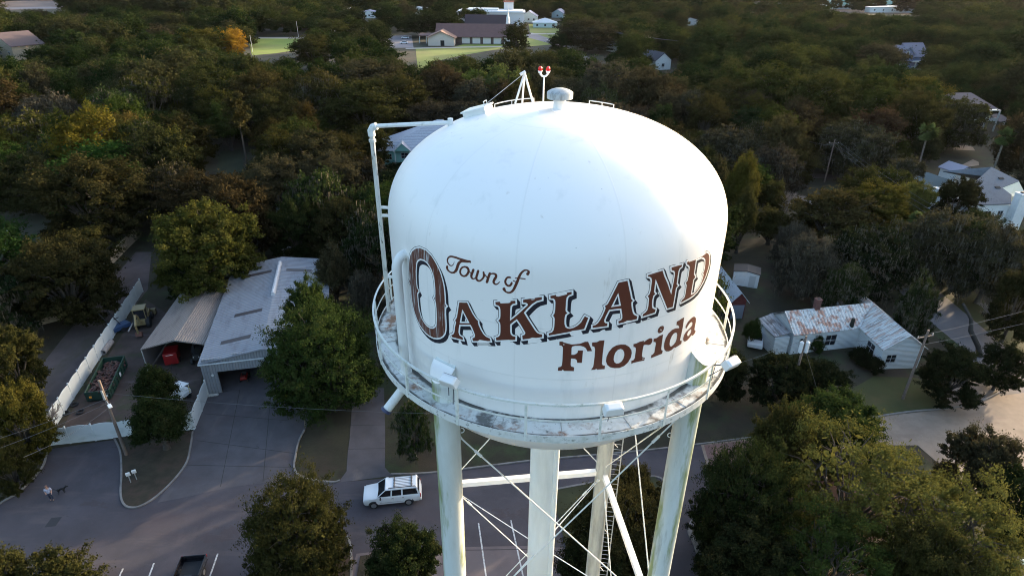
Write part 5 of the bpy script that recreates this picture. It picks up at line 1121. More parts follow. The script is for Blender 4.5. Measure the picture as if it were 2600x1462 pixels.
small_car(1029, 99, .05, 'white car at the top of the church car park', group='cars in the church car park'); small_car(1026, 112, .05, 'white car in the middle of the church car park', group='cars in the church car park'); small_car(994, 117, 1.4, 'white car nearest the trees in the church car park', group='cars in the church car park')
small_car(1095, 75, .3, 'grey car under the church trees', (.4, .42, .5)); small_car(1067, 73, .3, 'dark blue car under the church trees', (.05, .06, .12))
small_car(1297, 37, 0, 'white car in the yard left of the pale blue house'); small_car(1318, 40, 0, 'white car close beside the pale blue house'); small_car(1307, 49, 0, 'white car below the two others by the pale blue house')
small_car(2436, 362, 1.0, 'black car at the top of the pale driveway', (.02, .02, .025))
small_car(125, 140, -.5, 'dark car beside the brown roofed hall', (.1, .08, .12)); small_car(2592, 422, .3, 'dark car at the right edge by the pale road', (.06, .06, .09))

# ------------------------------------------------------------------ poles, wires, signs
WOOD = mat('weathered pole timber', (.16, .12, .10), .9, vary=.25, vscale=2)
def upole(px, py, h, label, tpx=None, cross=True, transformer=0, rz=0):
    b_ = G(px, py); o = thing('utility_pole', label, 'utility pole', (b_.x, b_.y, 0), rz)
    m = MB(); m.cyl((0, 0, 0), (0, 0, h), .16, .11, n=10); m.build('pole', WOOD, o, smooth=True)
    if cross:
        m = MB(); m.box((0, .1, h-.9), (2.2, .1, .12)); m.build('crossarm', WOOD, o)
        for x in (-1, 0, 1): m = MB(); m.cyl((x, .1, h-.83), (x, .1, h-.62), .05, .035, n=8); m.build('insulator', mat('porcelain', (.45, .42, .42), .3), o)
    for k in range(transformer):
        m = MB(); x = .3 if k else -.3; m.cyl((x, -.1, h-2.1), (x, -.1, h-.9), .19, n=14); m.lathe([(.19, h-.9), (.1, h-.8), (.001, h-.78)], 14, c=(x, -.1)); m.build('transformer', mat('grey transformer can', (.62, .64, .66), .4), o, smooth=True)
    return o, b_
P1, b1 = upole(322, 1156, 9.0, 'timber utility pole with small lamp on the kerbed grass island', cross=False)
m = MB(); m.tube([(0, 0, 6.6), (.3, -.35, 6.9), (.75, -.8, 6.9)], .035, 6); m.build('lamp_arm', GALV, P1); m = MB(); m.box((.95, -1.0, 6.88), (.6, .3, .14), rz=-.8); m.build('lamp_head', WHITE, P1, bevel=.03)
m = MB(); m.box((0, -.14, 7.4), (.16, .1, 1.0)); m.build('conduit_box', GALV, P1)
P2, b2 = upole(2292, 1012, 9.0, 'timber utility pole on the sunlit lawn corner with crossarm', cross=True, rz=.3)
tp = G(2040, 880, 8.0); 
P3 = thing('utility_pole', 'utility pole with two pale transformer cans before the rusty roofed house', 'utility pole', (tp.x, tp.y, 0))
m = MB(); m.cyl((0, 0, 0), (0, 0, 9.3), .16, .11, n=10); m.build('pole', WOOD, P3, smooth=True)
for x in (-.3, .3):
    m = MB(); m.cyl((x, -.1, 7.4), (x, -.1, 8.6), .2, n=14); m.lathe([(.2, 8.6), (.1, 8.7), (.001, 8.72)], 14, c=(x, -.1)); m.build('transformer', mat('pale transformer can', (.62, .64, .66), .4), P3, smooth=True)
P4, b4 = upole(2093, 462, 9.5, 'timber utility pole in front of the round brown tree')
P5, b5 = upole(1640, 160, 12, 'far utility pole beside the white gable house')
P6, b6 = upole(1500, 105, 12, 'far utility pole by the bend of the church road')
P7, b7 = upole(2010, 440, 9, 'utility pole with one transformer in the gap right of the tank', transformer=1, cross=False)
P8, b8 = upole(1803, 160, 11, 'far utility pole between oak crowns right of the tank')
def wire(a, b_, sag, label, r_=.016):
    P = [a.lerp(b_, t/14)-Vector((0, 0, sag*4*(t/14)*(1-t/14)))-a for t in range(15)]
    m = MB(); m.tube(P, r_, 4); o = m.build('power_line', mat('weathered cable', (.10, .10, .11), .6), None); o.location = a; return tag(o, label, 'power line')
L_ = G(-500, 1240, 7.5)
wire(b1+Vector((0, 0, 7.6)), G(1240, 1052, 7.6), .5, 'thin cable from the island pole across the apron', .013)
wire(b1+Vector((0, 0, 6.9)), L_, .8, 'upper dark cable from the island pole to the left edge'); wire(b1+Vector((0, 0, 6.4)), L_-Vector((0, 1.5, .6)), .9, 'lower dark cable from the island pole to the left edge'); wire(b1+Vector((0, 0, 5.9)), G(60, 1160, 6), .4, 'short cable from the island pole toward the fence corner')
wire(P3.location+Vector((0, 0, 8.9)), G(1500, 1010, 8), .8, 'pale cable from the transformer pole toward the tower'); wire(P3.location+Vector((0, 0, 8.9)), b2+Vector((0, 0, 8.4)), .5, 'cable between the transformer pole and the lawn corner pole')
wire(P3.location+Vector((0, 0, 8.2)), P3.location+Vector((2.2, -7, 0)), 0, 'guy wire down from the transformer pole', .01)
wire(b2+Vector((0, 0, 8.5)), G(2900, 700, 8.5), .5, 'upper cable from the lawn corner pole to the right edge', .02); wire(b2+Vector((0, 0, 7.2)), G(2900, 740, 7.5), .5, 'lower cable from the lawn corner pole to the right edge', .02)
for k, (x, z) in enumerate(((-1, 8.9), (0, 8.9), (1, 8.9))):
    wire(b4+Vector((x, 0, z)), G(2450+30*k, 600, 9), .8, ['left', 'middle', 'right'][k]+' cable from the round brown tree pole down to the right', .02)
wire(b4+Vector((0, 0, 8.2)), b7+Vector((0, 0, 8.2)), .4, 'short cable between the two poles right of the tank', .02)
for k, x in enumerate((-1, 0, 1)):
    wire(b6+Vector((x, 0, 11.3)), b5+Vector((x, 0, 11.3)), 2, ['left', 'middle', 'right'][k]+' far cable from the church road to the white gable house', .05)
    wire(b5+Vector((x, 0, 11.3)), b8+Vector((x, 0, 10.3)), 1, ['left', 'middle', 'right'][k]+' far cable right of the white gable house', .045)
def mast(px, py, h, r_, label, arm=False):
    b_ = G(px, py); o = thing('mast', label, 'mast', (b_.x, b_.y, 0)); m = MB(); m.cyl((0, 0, 0), (0, 0, h), r_, r_*.6, n=10); m.build('pole', mat('white mast', (.7, .7, .72), .5), o)
    if arm: m = MB(); m.box((-2.5, 0, 9), (6, .4, .5)); m.build('crossarm', MATS['white mast'], o)
mast(901, 32, 34, .45, 'tall white mast over the far pale houses'); mast(1113, 30, 34, .4, 'tall white mast behind the church trees'); mast(1283, 33, 36, .75, 'thick white mast with a side arm beyond the municipal hall', True)
mast(1909, 18, 24, .35, 'slim far mast right of the tank near the field'); mast(2180, 16, 30, .5, 'leaning white mast between the teal pavilions'); mast(758, 95, 9, .12, 'thin pole at the right side of the green field'); mast(642, 133, 8, .12, 'thin dark lamp post at the corner of the green field')
for x, y, lab in ((815, 94, 'first'), (834, 94, 'second'), (844, 94, 'third'), (852, 94, 'fourth')): mast(x, y, 8, .12, lab+' thin goal post from the left beyond the green field')
# street lamp bottom right
lh = G(2597, 1425, 4.2); o = thing('street_lamp', 'black street lamp with pale globe at the lower right corner', 'street lamp', (lh.x, lh.y, 0))
m = MB(); m.cyl((0, 0, 0), (0, 0, .5), .16, .1, n=12); m.cyl((0, 0, .5), (0, 0, 4.0), .055, n=10); m.build('pole', mat('black lamp post', (.012, .012, .013), .5), o); m = MB(); m.ball((0, 0, 4.2), .2, 14, 10); m.build('globe', mat('lamp globe', (.7, .65, .5), .3), o, smooth=True)
# island signs, white post
for (x, y, lab) in ((333, 1226, 'white slanted utility marker on the grass island, nearer the lot'), (348, 1219, 'white square meter box on the grass island, right of the marker')):
    b_ = G(x, y); o = thing('meter_box', lab, 'meter box', (b_.x, b_.y, .1), .5); m = MB(); m.cyl((0, 0, 0), (0, 0, .9), .04, n=8); m.build('post', GALV, o); m = MB(); m.box((0, 0, 1.0), (.35, .14, .4), rx=.2); m.build('box', WHITE, o, bevel=.02)
b_ = G(146, 1127); o = thing('bollard', 'white leaning post in front of the fence corner', 'post', (b_.x, b_.y, 0)); m = MB(); m.cyl((0, 0, 0), (-.15, 0, 2.5), .07, n=10); m.build('post_shaft', WHITE, o); m = MB(); m.box((-.16, 0, 2.55), (.34, .2, .12)); m.build('cap', WHITE, o)
# manhole rings
for (x, y, r_, lab) in ((1078, 1362, .62, 'worn round manhole ring on the road left of the tower leg'),):
    b_ = G(x, y); m = MB(); m.lathe([(r_*.86, .028), (r_, .028), (r_, .0), (r_*.86, .0), (r_*.86, .028)], 28); m.lathe([(.001, .02), (r_*.86, .02)], 28); o = m.build('manhole', PAINT, None); o.location = (b_.x, b_.y, 0); tag(o, lab, 'manhole')
for (x, y, z, lab) in ((775, 1085, 1.1, 'slim weathered stake on the dark verge beside the apron'), (1094, 1150, 1.2, 'pale broken stake on the grass behind the tower leg'), (1425, 1452, 1.8, 'black thin post beside the riser pipe')):
    b_ = G(x, y); o = thing('stake', lab, 'stake', (b_.x, b_.y, 0)); m = MB(); m.cyl((0, 0, 0), (.05, .05, z), .07, .04, n=7); m.build('post_shaft', PALE if 'pale' in lab else WOOD, o)
b_ = G(2400, 880, .2)

# ------------------------------------------------------------------ person with a dog
def skin_body(name, pts, edges, material, par=None, loc=(0, 0, 0), rz=0, root=0, sub=2):
    me = bpy.data.meshes.new(name); me.from_pydata([p[:3] for p in pts], edges, []); me.materials.append(material)
    o = bpy.data.objects.new(name, me); C.objects.link(o); o.location = loc; o.rotation_euler = (0, 0, rz)
    if par: o.parent = par
    md = o.modifiers.new('skin', 'SKIN'); md.use_smooth_shade = True
    for i, p in enumerate(pts):
        v = me.skin_vertices[0].data[i]; r_ = p[3]; v.radius = r_ if isinstance(r_, tuple) else (r_, r_); v.use_root = (i == root)
    s_ = o.modifiers.new('sub', 'SUBSURF'); s_.levels = sub; s_.render_levels = sub; return o
SKIN = mat('skin', (.42, .24, .17), .6)
pf = G(133, 1270); pz = -.9
pp = [(0, 0, .95, (.15, .12)), (0, 0, 1.15, (.145, .11)), (0, .02, 1.38, (.18, .12)), (0, .01, 1.50, (.07, .07)), (0, -.01, 1.58, (.06, .065)), (0, -.03, 1.68, (.085, .1)), (0, -.02, 1.76, (.06, .07)),
      (.09, 0, .86, .09), (.11, -.04, .50, .065), (.11, .0, .10, .045), (.11, -.10, .05, .045), (.11, -.17, .04, .035),
      (-.09, 0, .86, .09), (-.10, .05, .50, .065), (-.10, .10, .10, .045), (-.10, .01, .05, .045), (-.10, -.06, .04, .035),
      (.19, .01, 1.42, .058), (.25, -.02, 1.15, .045), (.24, -.22, 1.02, .034), (.24, -.28, 1.0, (.036, .02)),
      (-.19, .01, 1.42, .058), (-.24, .0, 1.15, .045), (-.16, -.22, 1.12, .034), (-.12, -.28, 1.13, (.036, .02))]
pe = [(0, 1), (1, 2), (2, 3), (3, 4), (4, 5), (5, 6), (0, 7), (7, 8), (8, 9), (9, 10), (10, 11), (0, 12), (12, 13), (13, 14), (14, 15), (15, 16), (2, 17), (17, 18), (18, 19), (19, 20), (2, 21), (21, 22), (22, 23), (23, 24)]
for hand, sg in ((20, 1), (24, -1)):
    hx_, hy_, hz_ = pp[hand][:3]
    for q, (fx_, ln) in enumerate(((-.027, .07), (-.009, .08), (.009, .078), (.027, .062))):
        b0 = len(pp); pp += [(hx_+fx_, hy_-.035, hz_-.005, .0085), (hx_+fx_, hy_-.035-ln*.55, hz_-.02, .008), (hx_+fx_, hy_-.03-ln*.75, hz_-.05, .007)]; pe += [(hand, b0), (b0, b0+1), (b0+1, b0+2)]
    b0 = len(pp); pp += [(hx_-sg*.035, hy_+.01, hz_-.01, .01), (hx_-sg*.05, hy_-.03, hz_-.03, .009)]; pe += [(hand, b0), (b0, b0+1)]
per = skin_body('person', pp, pe, SKIN, loc=(pf.x, pf.y, .012), rz=.5); per['label'] = 'person in a pale checked shirt and dark trousers standing on the lot with a dog'; per['category'] = 'person'
def shell(name, idx, grow, material):
    P = []; mp = {}
    for i in idx: mp[i] = len(P); x, y, z, r_ = pp[i]; r_ = tuple(a+grow for a in r_) if isinstance(r_, tuple) else r_+grow; P.append((x, y, z, r_))
    return skin_body(name, P, [(mp[a], mp[b_]) for a, b_ in pe if a in mp and b_ in mp], material, per)
shell('shirt', [1, 0, 2, 17, 18, 21, 22], .022, mat('pale checked shirt', (.45, .46, .55), .9, layers=[((.16, .17, .25), (9, 9, 9), .5, .55, .7)]))
shell('trousers', [0, 7, 8, 9, 12, 13, 14], .02, mat('dark trousers', (.03, .035, .06), .9)); shell('shoe', [10, 11], .012, BLACK); shell('shoe', [15, 16], .012, BLACK)
m = MB(); m.ball((0, -.015, 1.73), .105, 12, 8, (.9, 1.05, .75)); m.build('hair', mat('reddish grey hair', (.22, .12, .09), .9), per)
m = MB(); m.ball((.032, -.128, 1.69), .011, 6, 4); m.ball((-.032, -.128, 1.69), .011, 6, 4); m.build('eyes', DARK, per)
m = MB(); m.cyl((0, -.12, 1.69), (0, -.148, 1.655), .008, .014, n=6); m.box((0, -.125, 1.625), (.045, .01, .01)); m.build('nose', SKIN, per)
for s_ in (-1, 1): m = MB(); m.ball((s_*.09, -.02, 1.67), .022, 6, 5, (.5, .8, 1.3)); m.build('ear', SKIN, per)
dgp = G(158, 1251)
dp = [(0, 0, .46, (.09, .11)), (.22, 0, .47, (.11, .13)), (-.22, 0, .46, (.085, .1)), (.36, 0, .56, .07), (.46, 0, .66, .065), (.56, 0, .64, .045), (.64, 0, .62, .03), (-.34, 0, .48, .03), (-.46, 0, .58, .022), (-.55, 0, .68, .014)]
de = [(0, 1), (0, 2), (1, 3), (3, 4), (4, 5), (5, 6), (2, 7), (7, 8), (8, 9)]
for s_ in (-1, 1):
    b0 = len(dp); dp += [(.22, s_*.08, .36, .05), (.2, s_*.08, .2, .028), (.21, s_*.08, .05, .022), (.25, s_*.08, .02, .025)]; de += [(1, b0), (b0, b0+1), (b0+1, b0+2), (b0+2, b0+3)]
    b0 = len(dp); dp += [(-.2, s_*.08, .36, .065), (-.14, s_*.08, .26, .04), (-.27, s_*.08, .17, .024), (-.25, s_*.08, .04, .02), (-.21, s_*.08, .02, .024)]; de += [(2, b0), (b0, b0+1), (b0+1, b0+2), (b0+2, b0+3), (b0+3, b0+4)]
    b0 = len(dp); dp += [(.43, s_*.05, .74, .02), (.42, s_*.06, .79, .008)]; de += [(4, b0), (b0, b0+1)]
dog = skin_body('dog', dp, de, mat('black fur', (.012, .011, .012), .9), loc=(dgp.x, dgp.y, .012), rz=.35); dog['label'] = 'black dog standing on the lot beside the person'; dog['category'] = 'dog'
wire(Vector((pf.x, pf.y, 1.05)), Vector((dgp.x, dgp.y, .6)), .12, 'thin dark leash between the person and the black dog', .008).name = 'leash'
bpy.data.objects['leash']['category'] = 'leash'
# ------------------------------------------------------------------ trees
rng = np.random.default_rng(11)
def unit(v): return v/np.maximum(np.linalg.norm(v, axis=-1, keepdims=True), 1e-9)
def cards(P, D, a, b_, rng, align=.6):
    """rhombic leaf sprays at P facing roughly D; a, b_: half length and half width arrays"""
    n = len(P); nr = unit(D*align+rng.normal(size=(n, 3))*.75); r_ = unit(rng.normal(size=(n, 3)))
    t = unit(np.cross(nr, r_)); s = np.cross(nr, t)
    a = a[:, None]; b_ = b_[:, None]
    return np.stack([P-t*a, P-s*b_+t*a*.15, P+t*a, P+s*b_+t*a*.15], 1).reshape(-1, 3)
def np_mesh(name, V, mats, split=None, nq=None):
    n = len(V)//4; me = bpy.data.meshes.new(name); me.vertices.add(len(V)); me.vertices.foreach_set('co', V.astype(np.float32).ravel())
    me.loops.add(n*4); me.loops.foreach_set('vertex_index', np.arange(n*4, dtype=np.int32)); me.polygons.add(n)
    me.polygons.foreach_set('loop_start', np.arange(0, n*4, 4, dtype=np.int32)); me.polygons.foreach_set('loop_total', np.full(n, 4, dtype=np.int32))
    for m_ in mats: me.materials.append(m_)
    if split is not None: me.polygons.foreach_set('material_index', split.astype(np.int32))
    me.update(calc_edges=True); return me
def crown(name, seed, nl=10, clumps=26, ncard=120, card=.17, R0=7., Hb=2.1, H0=12., kind='oak', moss=0, rnd=False, spread=.16, inner=1.):
    r = np.random.default_rng(seed); Vs = []; mi = []
    Hc = H0-Hb
    # lobes
    L_ = []
    if kind == 'oak':
        for i in range(nl):
            rho = R0*.66*math.sqrt((i+.35)/nl); an = i*2.39996+r.uniform(-.4, .4)
            lr = R0*r.uniform(.19, .40)*(1.25 if nl < 14 else 1); z = Hb+Hc*(.12+.62*math.sqrt(max(0, 1-(rho/(R0*.8))**2))*r.uniform(.72, 1.12))
            L_.append((rho*math.cos(an), rho*math.sin(an), z, lr, .98))
        for i in range(int(nl*.75)):
            an = i*2*PI/int(nl*.75)+r.uniform(-.3, .3); rho = R0*r.uniform(.5, .76); L_.append((rho*math.cos(an), rho*math.sin(an), Hb+Hc*r.uniform(.0, .22), R0*r.uniform(.2, .3), 1.0))
    elif kind == 'feather':
        for i in range(nl):
            rho = R0*.55*math.sqrt((i+.3)/nl); an = i*2.39996+r.uniform(-.4, .4); h = H0*(.97-.42*(rho/(R0*.6))*r.uniform(.6, 1.1))
            L_.append((rho*math.cos(an), rho*math.sin(an), Hb+(h-Hb)*.60, R0*r.uniform(.2, .3), max((h-Hb)*.46/(R0*.26), 1)))
    elif kind == 'pine':
        for i in range(nl):
            z = Hb+Hc*(i+.5)/nl; k = math.sin(PI*min(max((i+1)/(nl+1), 0), 1))**.6; an = i*2.39996; rho = R0*.5*k*r.uniform(.4, 1)
            L_.append((rho*math.cos(an), rho*math.sin(an), z, R0*.38*k+.2, .5))
    for (lx, ly, lz, lr, fl) in L_:
        n = clumps; d = unit(r.normal(size=(n*2, 3))); d = d[d[:, 2] > -.35][:n]; n = len(d)
        wob = 1+.22*np.sin(d[:, 0]*5+seed+lx)+.15*np.sin(d[:, 1]*7-ly)
        c = np.array([lx, ly, lz])+d*np.array([1, 1, fl])*lr*(r.uniform(.72, 1.06, (n, 1)))*wob[:, None]
        keep = np.ones(n, bool)
        for (ox, oy, oz, orr, of) in L_:
            if (ox, oy, oz) == (lx, ly, lz): continue
            q = (c-np.array([ox, oy, oz]))/np.array([1, 1, of]); keep &= np.linalg.norm(q, axis=1) > orr*.72
        c = c[keep]; d = d[keep]; n = len(c)
        if n == 0: continue
        rc = lr*spread*r.uniform(.7, 1.5, n)*1.35
        k = ncard; o_ = unit(r.normal(size=(n, k, 3))); o_[:, :, 2] = np.where(o_[:, :, 2] < -.2, -o_[:, :, 2]*.6, o_[:, :, 2])
        P = c[:, None, :]+o_*(r.uniform(.15, 1, (n, k, 1))**.5)*rc[:, None, None]*np.array([1.75, 1.75, 1.15 if kind == 'oak' else 2.1])
        # sprays lean outwards into small tips
        tip = r.uniform(0, 1, (n, k, 1))**5; P = P+d[:, None, :]*tip*rc[:, None, None]*2.4
        P = P.reshape(-1, 3); D = o_.reshape(-1, 3)*.9+np.repeat(d, k, 0)*.5; D[:, 2] += .3
        m_ = len(P); a = card*r.uniform(.5, 1.25, m_); Vs.append(cards(P, D, a, a*r.uniform(.35, .6, m_), r)); mi.append(np.zeros(m_, int))
        # inner foliage, large and sparse
        m_ = max(int(n*14*inner), 4); dd = unit(r.normal(size=(m_, 3))); P = np.array([lx, ly, lz])+dd*np.array([1, 1, fl])*lr*r.uniform(.2, .7, (m_, 1)); a = np.full(m_, lr*.12)
        Vs.append(cards(P, dd, a, a*.7, r)); mi.append(np.zeros(m_, int))
        if moss:
            m_ = int(n*moss); ii = r.integers(0, n, m_); P = c[ii]+r.normal(size=(m_, 3))*rc[ii][:, None]*.9; ln = r.uniform(.35, 1.3, m_); wd = r.uniform(.03, .10, m_); an = r.uniform(0, PI, m_)
            t = np.stack([np.cos(an)*wd, np.sin(an)*wd, an*0], 1); dz = np.stack([r.normal(size=m_)*.05, r.normal(size=m_)*.05, -ln], 1)
            Vs.append(np.stack([P-t, P+t, P+t*.3+dz, P-t*.3+dz], 1).reshape(-1, 3)); mi.append(np.ones(m_, int))
    V = np.concatenate(Vs); return np_mesh(name, V, [LEAFR if rnd else LEAF, MOSS], np.concatenate(mi)), L_
def trunk(name, lobes, Hb=3.2, r0=.42, seed=0, kind='oak', H0=12., bark=None):
    r = random.Random(seed); m = MB()
    if kind == 'pine':
        m.tube([(0, 0, -.1), (.1, 0, H0*.4), (0, .1, H0*.95)], [r0*.7, r0*.5, r0*.12], 8)
        for (x, y, z, lr, f) in lobes: m.tube([(0, .05, z-.3), (x*.6, y*.6, z-.1), (x*1.3, y*1.3, z+.1)], [.07, .05, .02], 5)
    else:
        m.tube([(0, 0, -.15), (.08, .05, Hb*.4), (0, 0, Hb*.85)], [r0*1.35, r0, r0*.9], 10)
        for i, (x, y, z, lr, f) in enumerate(lobes):
            mx_ = (x*.45+r.uniform(-.3, .3), y*.45+r.uniform(-.3, .3), Hb+(z-Hb)*.35)
            m.tube([(0, 0, Hb*.7), mx_, (x*.85, y*.85, z-.1*lr)], [r0*.55, r0*.33, .06], 7)
            for k in range(3):
                e = (x+r.uniform(-1, 1)*lr*.8, y+r.uniform(-1, 1)*lr*.8, z+r.uniform(-.1, .8)*lr*f)
                m.tube([(x*.8, y*.8, z-.2*lr), ((x*.8+e[0])/2+.1, (y*.8+e[1])/2, (z+e[2])/2+.1), e], [.09, .06, .02], 5)
    return m.mesh(name, bark or BARK, smooth=True)
PROTO = {}
def proto(key, seed, lod, **k):
    pr = dict(k)
    me, lobes = crown('crown_'+key, seed, **pr)
    tm_ = trunk('trunk_'+key, lobes, Hb=pr.get('Hb', 3.2), seed=seed, kind=pr.get('kind', 'oak'), H0=pr.get('H0', 12.), r0=pr.get('r0', .42) if 'r0' in pr else .42, bark=PALE if pr.get('moss') else BARK)
    PROTO[key] = (me, tm_, pr.get('R0', 7.), pr.get('H0', 12.))
proto('near_a', 1, 0, nl=15, clumps=24, ncard=150, card=.16, spread=.125)
proto('near_b', 2, 0, nl=19, clumps=21, ncard=140, card=.16, spread=.13)
proto('near_c', 3, 0, nl=12, clumps=26, ncard=170, card=.16, spread=.12)
proto('open', 31, 0, nl=26, clumps=17, ncard=120, card=.15, R0=9.5, H0=12.5, spread=.115, inner=.15)
proto('grand', 4, 0, nl=34, clumps=20, ncard=120, card=.16, R0=9.5, H0=12.5, spread=.125)
proto('mossy', 5, 0, nl=17, clumps=18, ncard=100, card=.17, moss=15, spread=.13)
proto('feather', 6, 0, nl=9, clumps=60, ncard=110, card=.15, R0=4.5, H0=12, Hb=1.6, kind='feather', spread=.22)
proto('mid_a', 7, 1, nl=13, clumps=17, ncard=70, card=.27, spread=.14)
proto('mid_b', 8, 1, nl=17, clumps=15, ncard=66, card=.27, spread=.14)
proto('mid_c', 9, 1, nl=10, clumps=19, ncard=74, card=.27, spread=.14)
proto('mid_moss', 10, 1, nl=14, clumps=24, ncard=34, card=.32, moss=12, spread=.13)
proto('mid_feather', 12, 1, nl=9, clumps=34, ncard=44, card=.26, R0=4.5, H0=12, Hb=1.2, kind='feather', spread=.24)
proto('pine', 13, 1, nl=9, clumps=14, ncard=36, card=.32, R0=3.4, H0=18, Hb=9.5, kind='pine', spread=.25)
proto('shrub', 14, 1, nl=7, clumps=24, ncard=60, card=.13, R0=2.5, H0=2.8, Hb=.4, spread=.2)
TREES = []
def tree(key, loc, Rm, H, col, label, rot=None, group=None, name='oak_tree', cat='tree', lean=0):
    me, tm_, R0, H0 = PROTO[key]; s = Rm/R0; sz = H/H0
    o = thing(name, label, cat, (loc[0], loc[1], 0), random.uniform(0, 6.28) if rot is None else rot, group); o.scale = (s, s, sz)
    if lean: o.rotation_euler[1] = lean
    t = bpy.data.objects.new('trunk', tm_); C.objects.link(t); t.parent = o
    c = bpy.data.objects.new('crown', me); C.objects.link(c); c.parent = o; c.color = (*col, 1)
    TREES.append((loc[0], loc[1], Rm, H)); return o
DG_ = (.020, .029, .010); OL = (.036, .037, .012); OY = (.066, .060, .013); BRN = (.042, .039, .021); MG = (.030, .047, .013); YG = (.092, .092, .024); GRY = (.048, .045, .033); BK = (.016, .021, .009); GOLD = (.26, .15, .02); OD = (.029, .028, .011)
# name, px, py of crown centre, radius px, height m, colour, label
def T_(key, px, py, rp, H, col, label, **k):
    zc = H*.62; p = G(px, py, zc); D = (np.array([p.x, p.y, zc])-EYE)@fw
    return tree(key, (p.x, p.y), rp*.93*D/F, H, col, label, **k)
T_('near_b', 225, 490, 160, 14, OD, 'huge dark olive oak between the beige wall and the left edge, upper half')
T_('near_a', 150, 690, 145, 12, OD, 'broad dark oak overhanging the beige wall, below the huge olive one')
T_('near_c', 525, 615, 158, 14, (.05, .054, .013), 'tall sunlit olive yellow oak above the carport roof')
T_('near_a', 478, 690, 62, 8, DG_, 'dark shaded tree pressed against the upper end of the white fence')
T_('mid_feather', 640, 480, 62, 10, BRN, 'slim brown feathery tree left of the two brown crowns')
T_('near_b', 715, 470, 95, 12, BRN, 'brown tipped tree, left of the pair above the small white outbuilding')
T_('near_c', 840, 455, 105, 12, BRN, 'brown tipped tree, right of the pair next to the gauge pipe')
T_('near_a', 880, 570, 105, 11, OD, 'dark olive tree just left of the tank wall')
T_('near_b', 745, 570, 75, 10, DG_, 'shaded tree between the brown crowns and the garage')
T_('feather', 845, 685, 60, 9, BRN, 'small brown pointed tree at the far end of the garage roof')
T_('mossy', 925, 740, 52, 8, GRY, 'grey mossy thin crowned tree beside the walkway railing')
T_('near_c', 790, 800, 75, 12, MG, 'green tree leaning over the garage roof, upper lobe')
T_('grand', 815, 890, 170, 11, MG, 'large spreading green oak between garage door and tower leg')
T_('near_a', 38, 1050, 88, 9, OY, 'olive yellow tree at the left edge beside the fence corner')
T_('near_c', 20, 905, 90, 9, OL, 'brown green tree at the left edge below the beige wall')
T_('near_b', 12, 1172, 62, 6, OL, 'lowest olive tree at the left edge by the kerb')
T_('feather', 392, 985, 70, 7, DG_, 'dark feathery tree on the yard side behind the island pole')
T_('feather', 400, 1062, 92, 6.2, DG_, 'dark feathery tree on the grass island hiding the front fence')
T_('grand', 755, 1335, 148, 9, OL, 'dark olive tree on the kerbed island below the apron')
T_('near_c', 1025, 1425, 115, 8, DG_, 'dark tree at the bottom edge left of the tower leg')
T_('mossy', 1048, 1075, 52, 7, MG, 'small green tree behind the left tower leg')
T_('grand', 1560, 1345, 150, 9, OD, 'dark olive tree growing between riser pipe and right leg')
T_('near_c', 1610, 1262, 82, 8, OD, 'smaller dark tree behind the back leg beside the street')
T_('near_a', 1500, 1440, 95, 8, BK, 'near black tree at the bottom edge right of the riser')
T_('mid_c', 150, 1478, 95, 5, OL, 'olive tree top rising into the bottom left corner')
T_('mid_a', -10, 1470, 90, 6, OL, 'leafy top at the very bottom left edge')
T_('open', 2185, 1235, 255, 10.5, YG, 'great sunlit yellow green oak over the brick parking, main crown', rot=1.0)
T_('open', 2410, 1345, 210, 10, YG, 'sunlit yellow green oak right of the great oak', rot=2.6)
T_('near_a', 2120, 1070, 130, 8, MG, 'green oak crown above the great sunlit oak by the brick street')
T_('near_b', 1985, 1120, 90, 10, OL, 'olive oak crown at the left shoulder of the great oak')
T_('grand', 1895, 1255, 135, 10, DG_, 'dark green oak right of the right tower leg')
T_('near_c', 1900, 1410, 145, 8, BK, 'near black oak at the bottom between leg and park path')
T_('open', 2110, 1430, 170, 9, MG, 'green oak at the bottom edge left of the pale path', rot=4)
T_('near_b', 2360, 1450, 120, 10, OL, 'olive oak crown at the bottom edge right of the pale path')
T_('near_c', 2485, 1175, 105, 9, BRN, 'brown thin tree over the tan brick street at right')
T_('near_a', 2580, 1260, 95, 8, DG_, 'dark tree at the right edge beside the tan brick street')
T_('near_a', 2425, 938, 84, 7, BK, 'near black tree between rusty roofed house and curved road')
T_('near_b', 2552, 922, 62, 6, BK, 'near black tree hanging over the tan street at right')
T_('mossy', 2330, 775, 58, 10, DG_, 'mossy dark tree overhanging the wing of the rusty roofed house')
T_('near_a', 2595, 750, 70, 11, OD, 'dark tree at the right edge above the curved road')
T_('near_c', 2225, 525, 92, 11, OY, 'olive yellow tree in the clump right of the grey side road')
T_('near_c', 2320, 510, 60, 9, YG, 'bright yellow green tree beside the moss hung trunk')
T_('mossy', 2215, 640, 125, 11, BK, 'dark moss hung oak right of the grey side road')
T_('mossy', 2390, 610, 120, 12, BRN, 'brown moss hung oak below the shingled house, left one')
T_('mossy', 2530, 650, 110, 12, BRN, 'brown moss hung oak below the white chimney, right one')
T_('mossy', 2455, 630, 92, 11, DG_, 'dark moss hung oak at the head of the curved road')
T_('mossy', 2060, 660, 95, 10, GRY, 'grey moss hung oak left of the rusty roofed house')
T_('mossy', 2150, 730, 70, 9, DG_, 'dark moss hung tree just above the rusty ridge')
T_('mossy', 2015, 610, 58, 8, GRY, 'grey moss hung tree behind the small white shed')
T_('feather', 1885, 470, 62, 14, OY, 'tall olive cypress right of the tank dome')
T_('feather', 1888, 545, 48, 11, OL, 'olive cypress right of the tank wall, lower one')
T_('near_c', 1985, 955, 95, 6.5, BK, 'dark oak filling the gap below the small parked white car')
T_('near_a', 2092, 962, 78, 5, BK, 'dark oak in front of the rusty roofed house with the transformer pole')
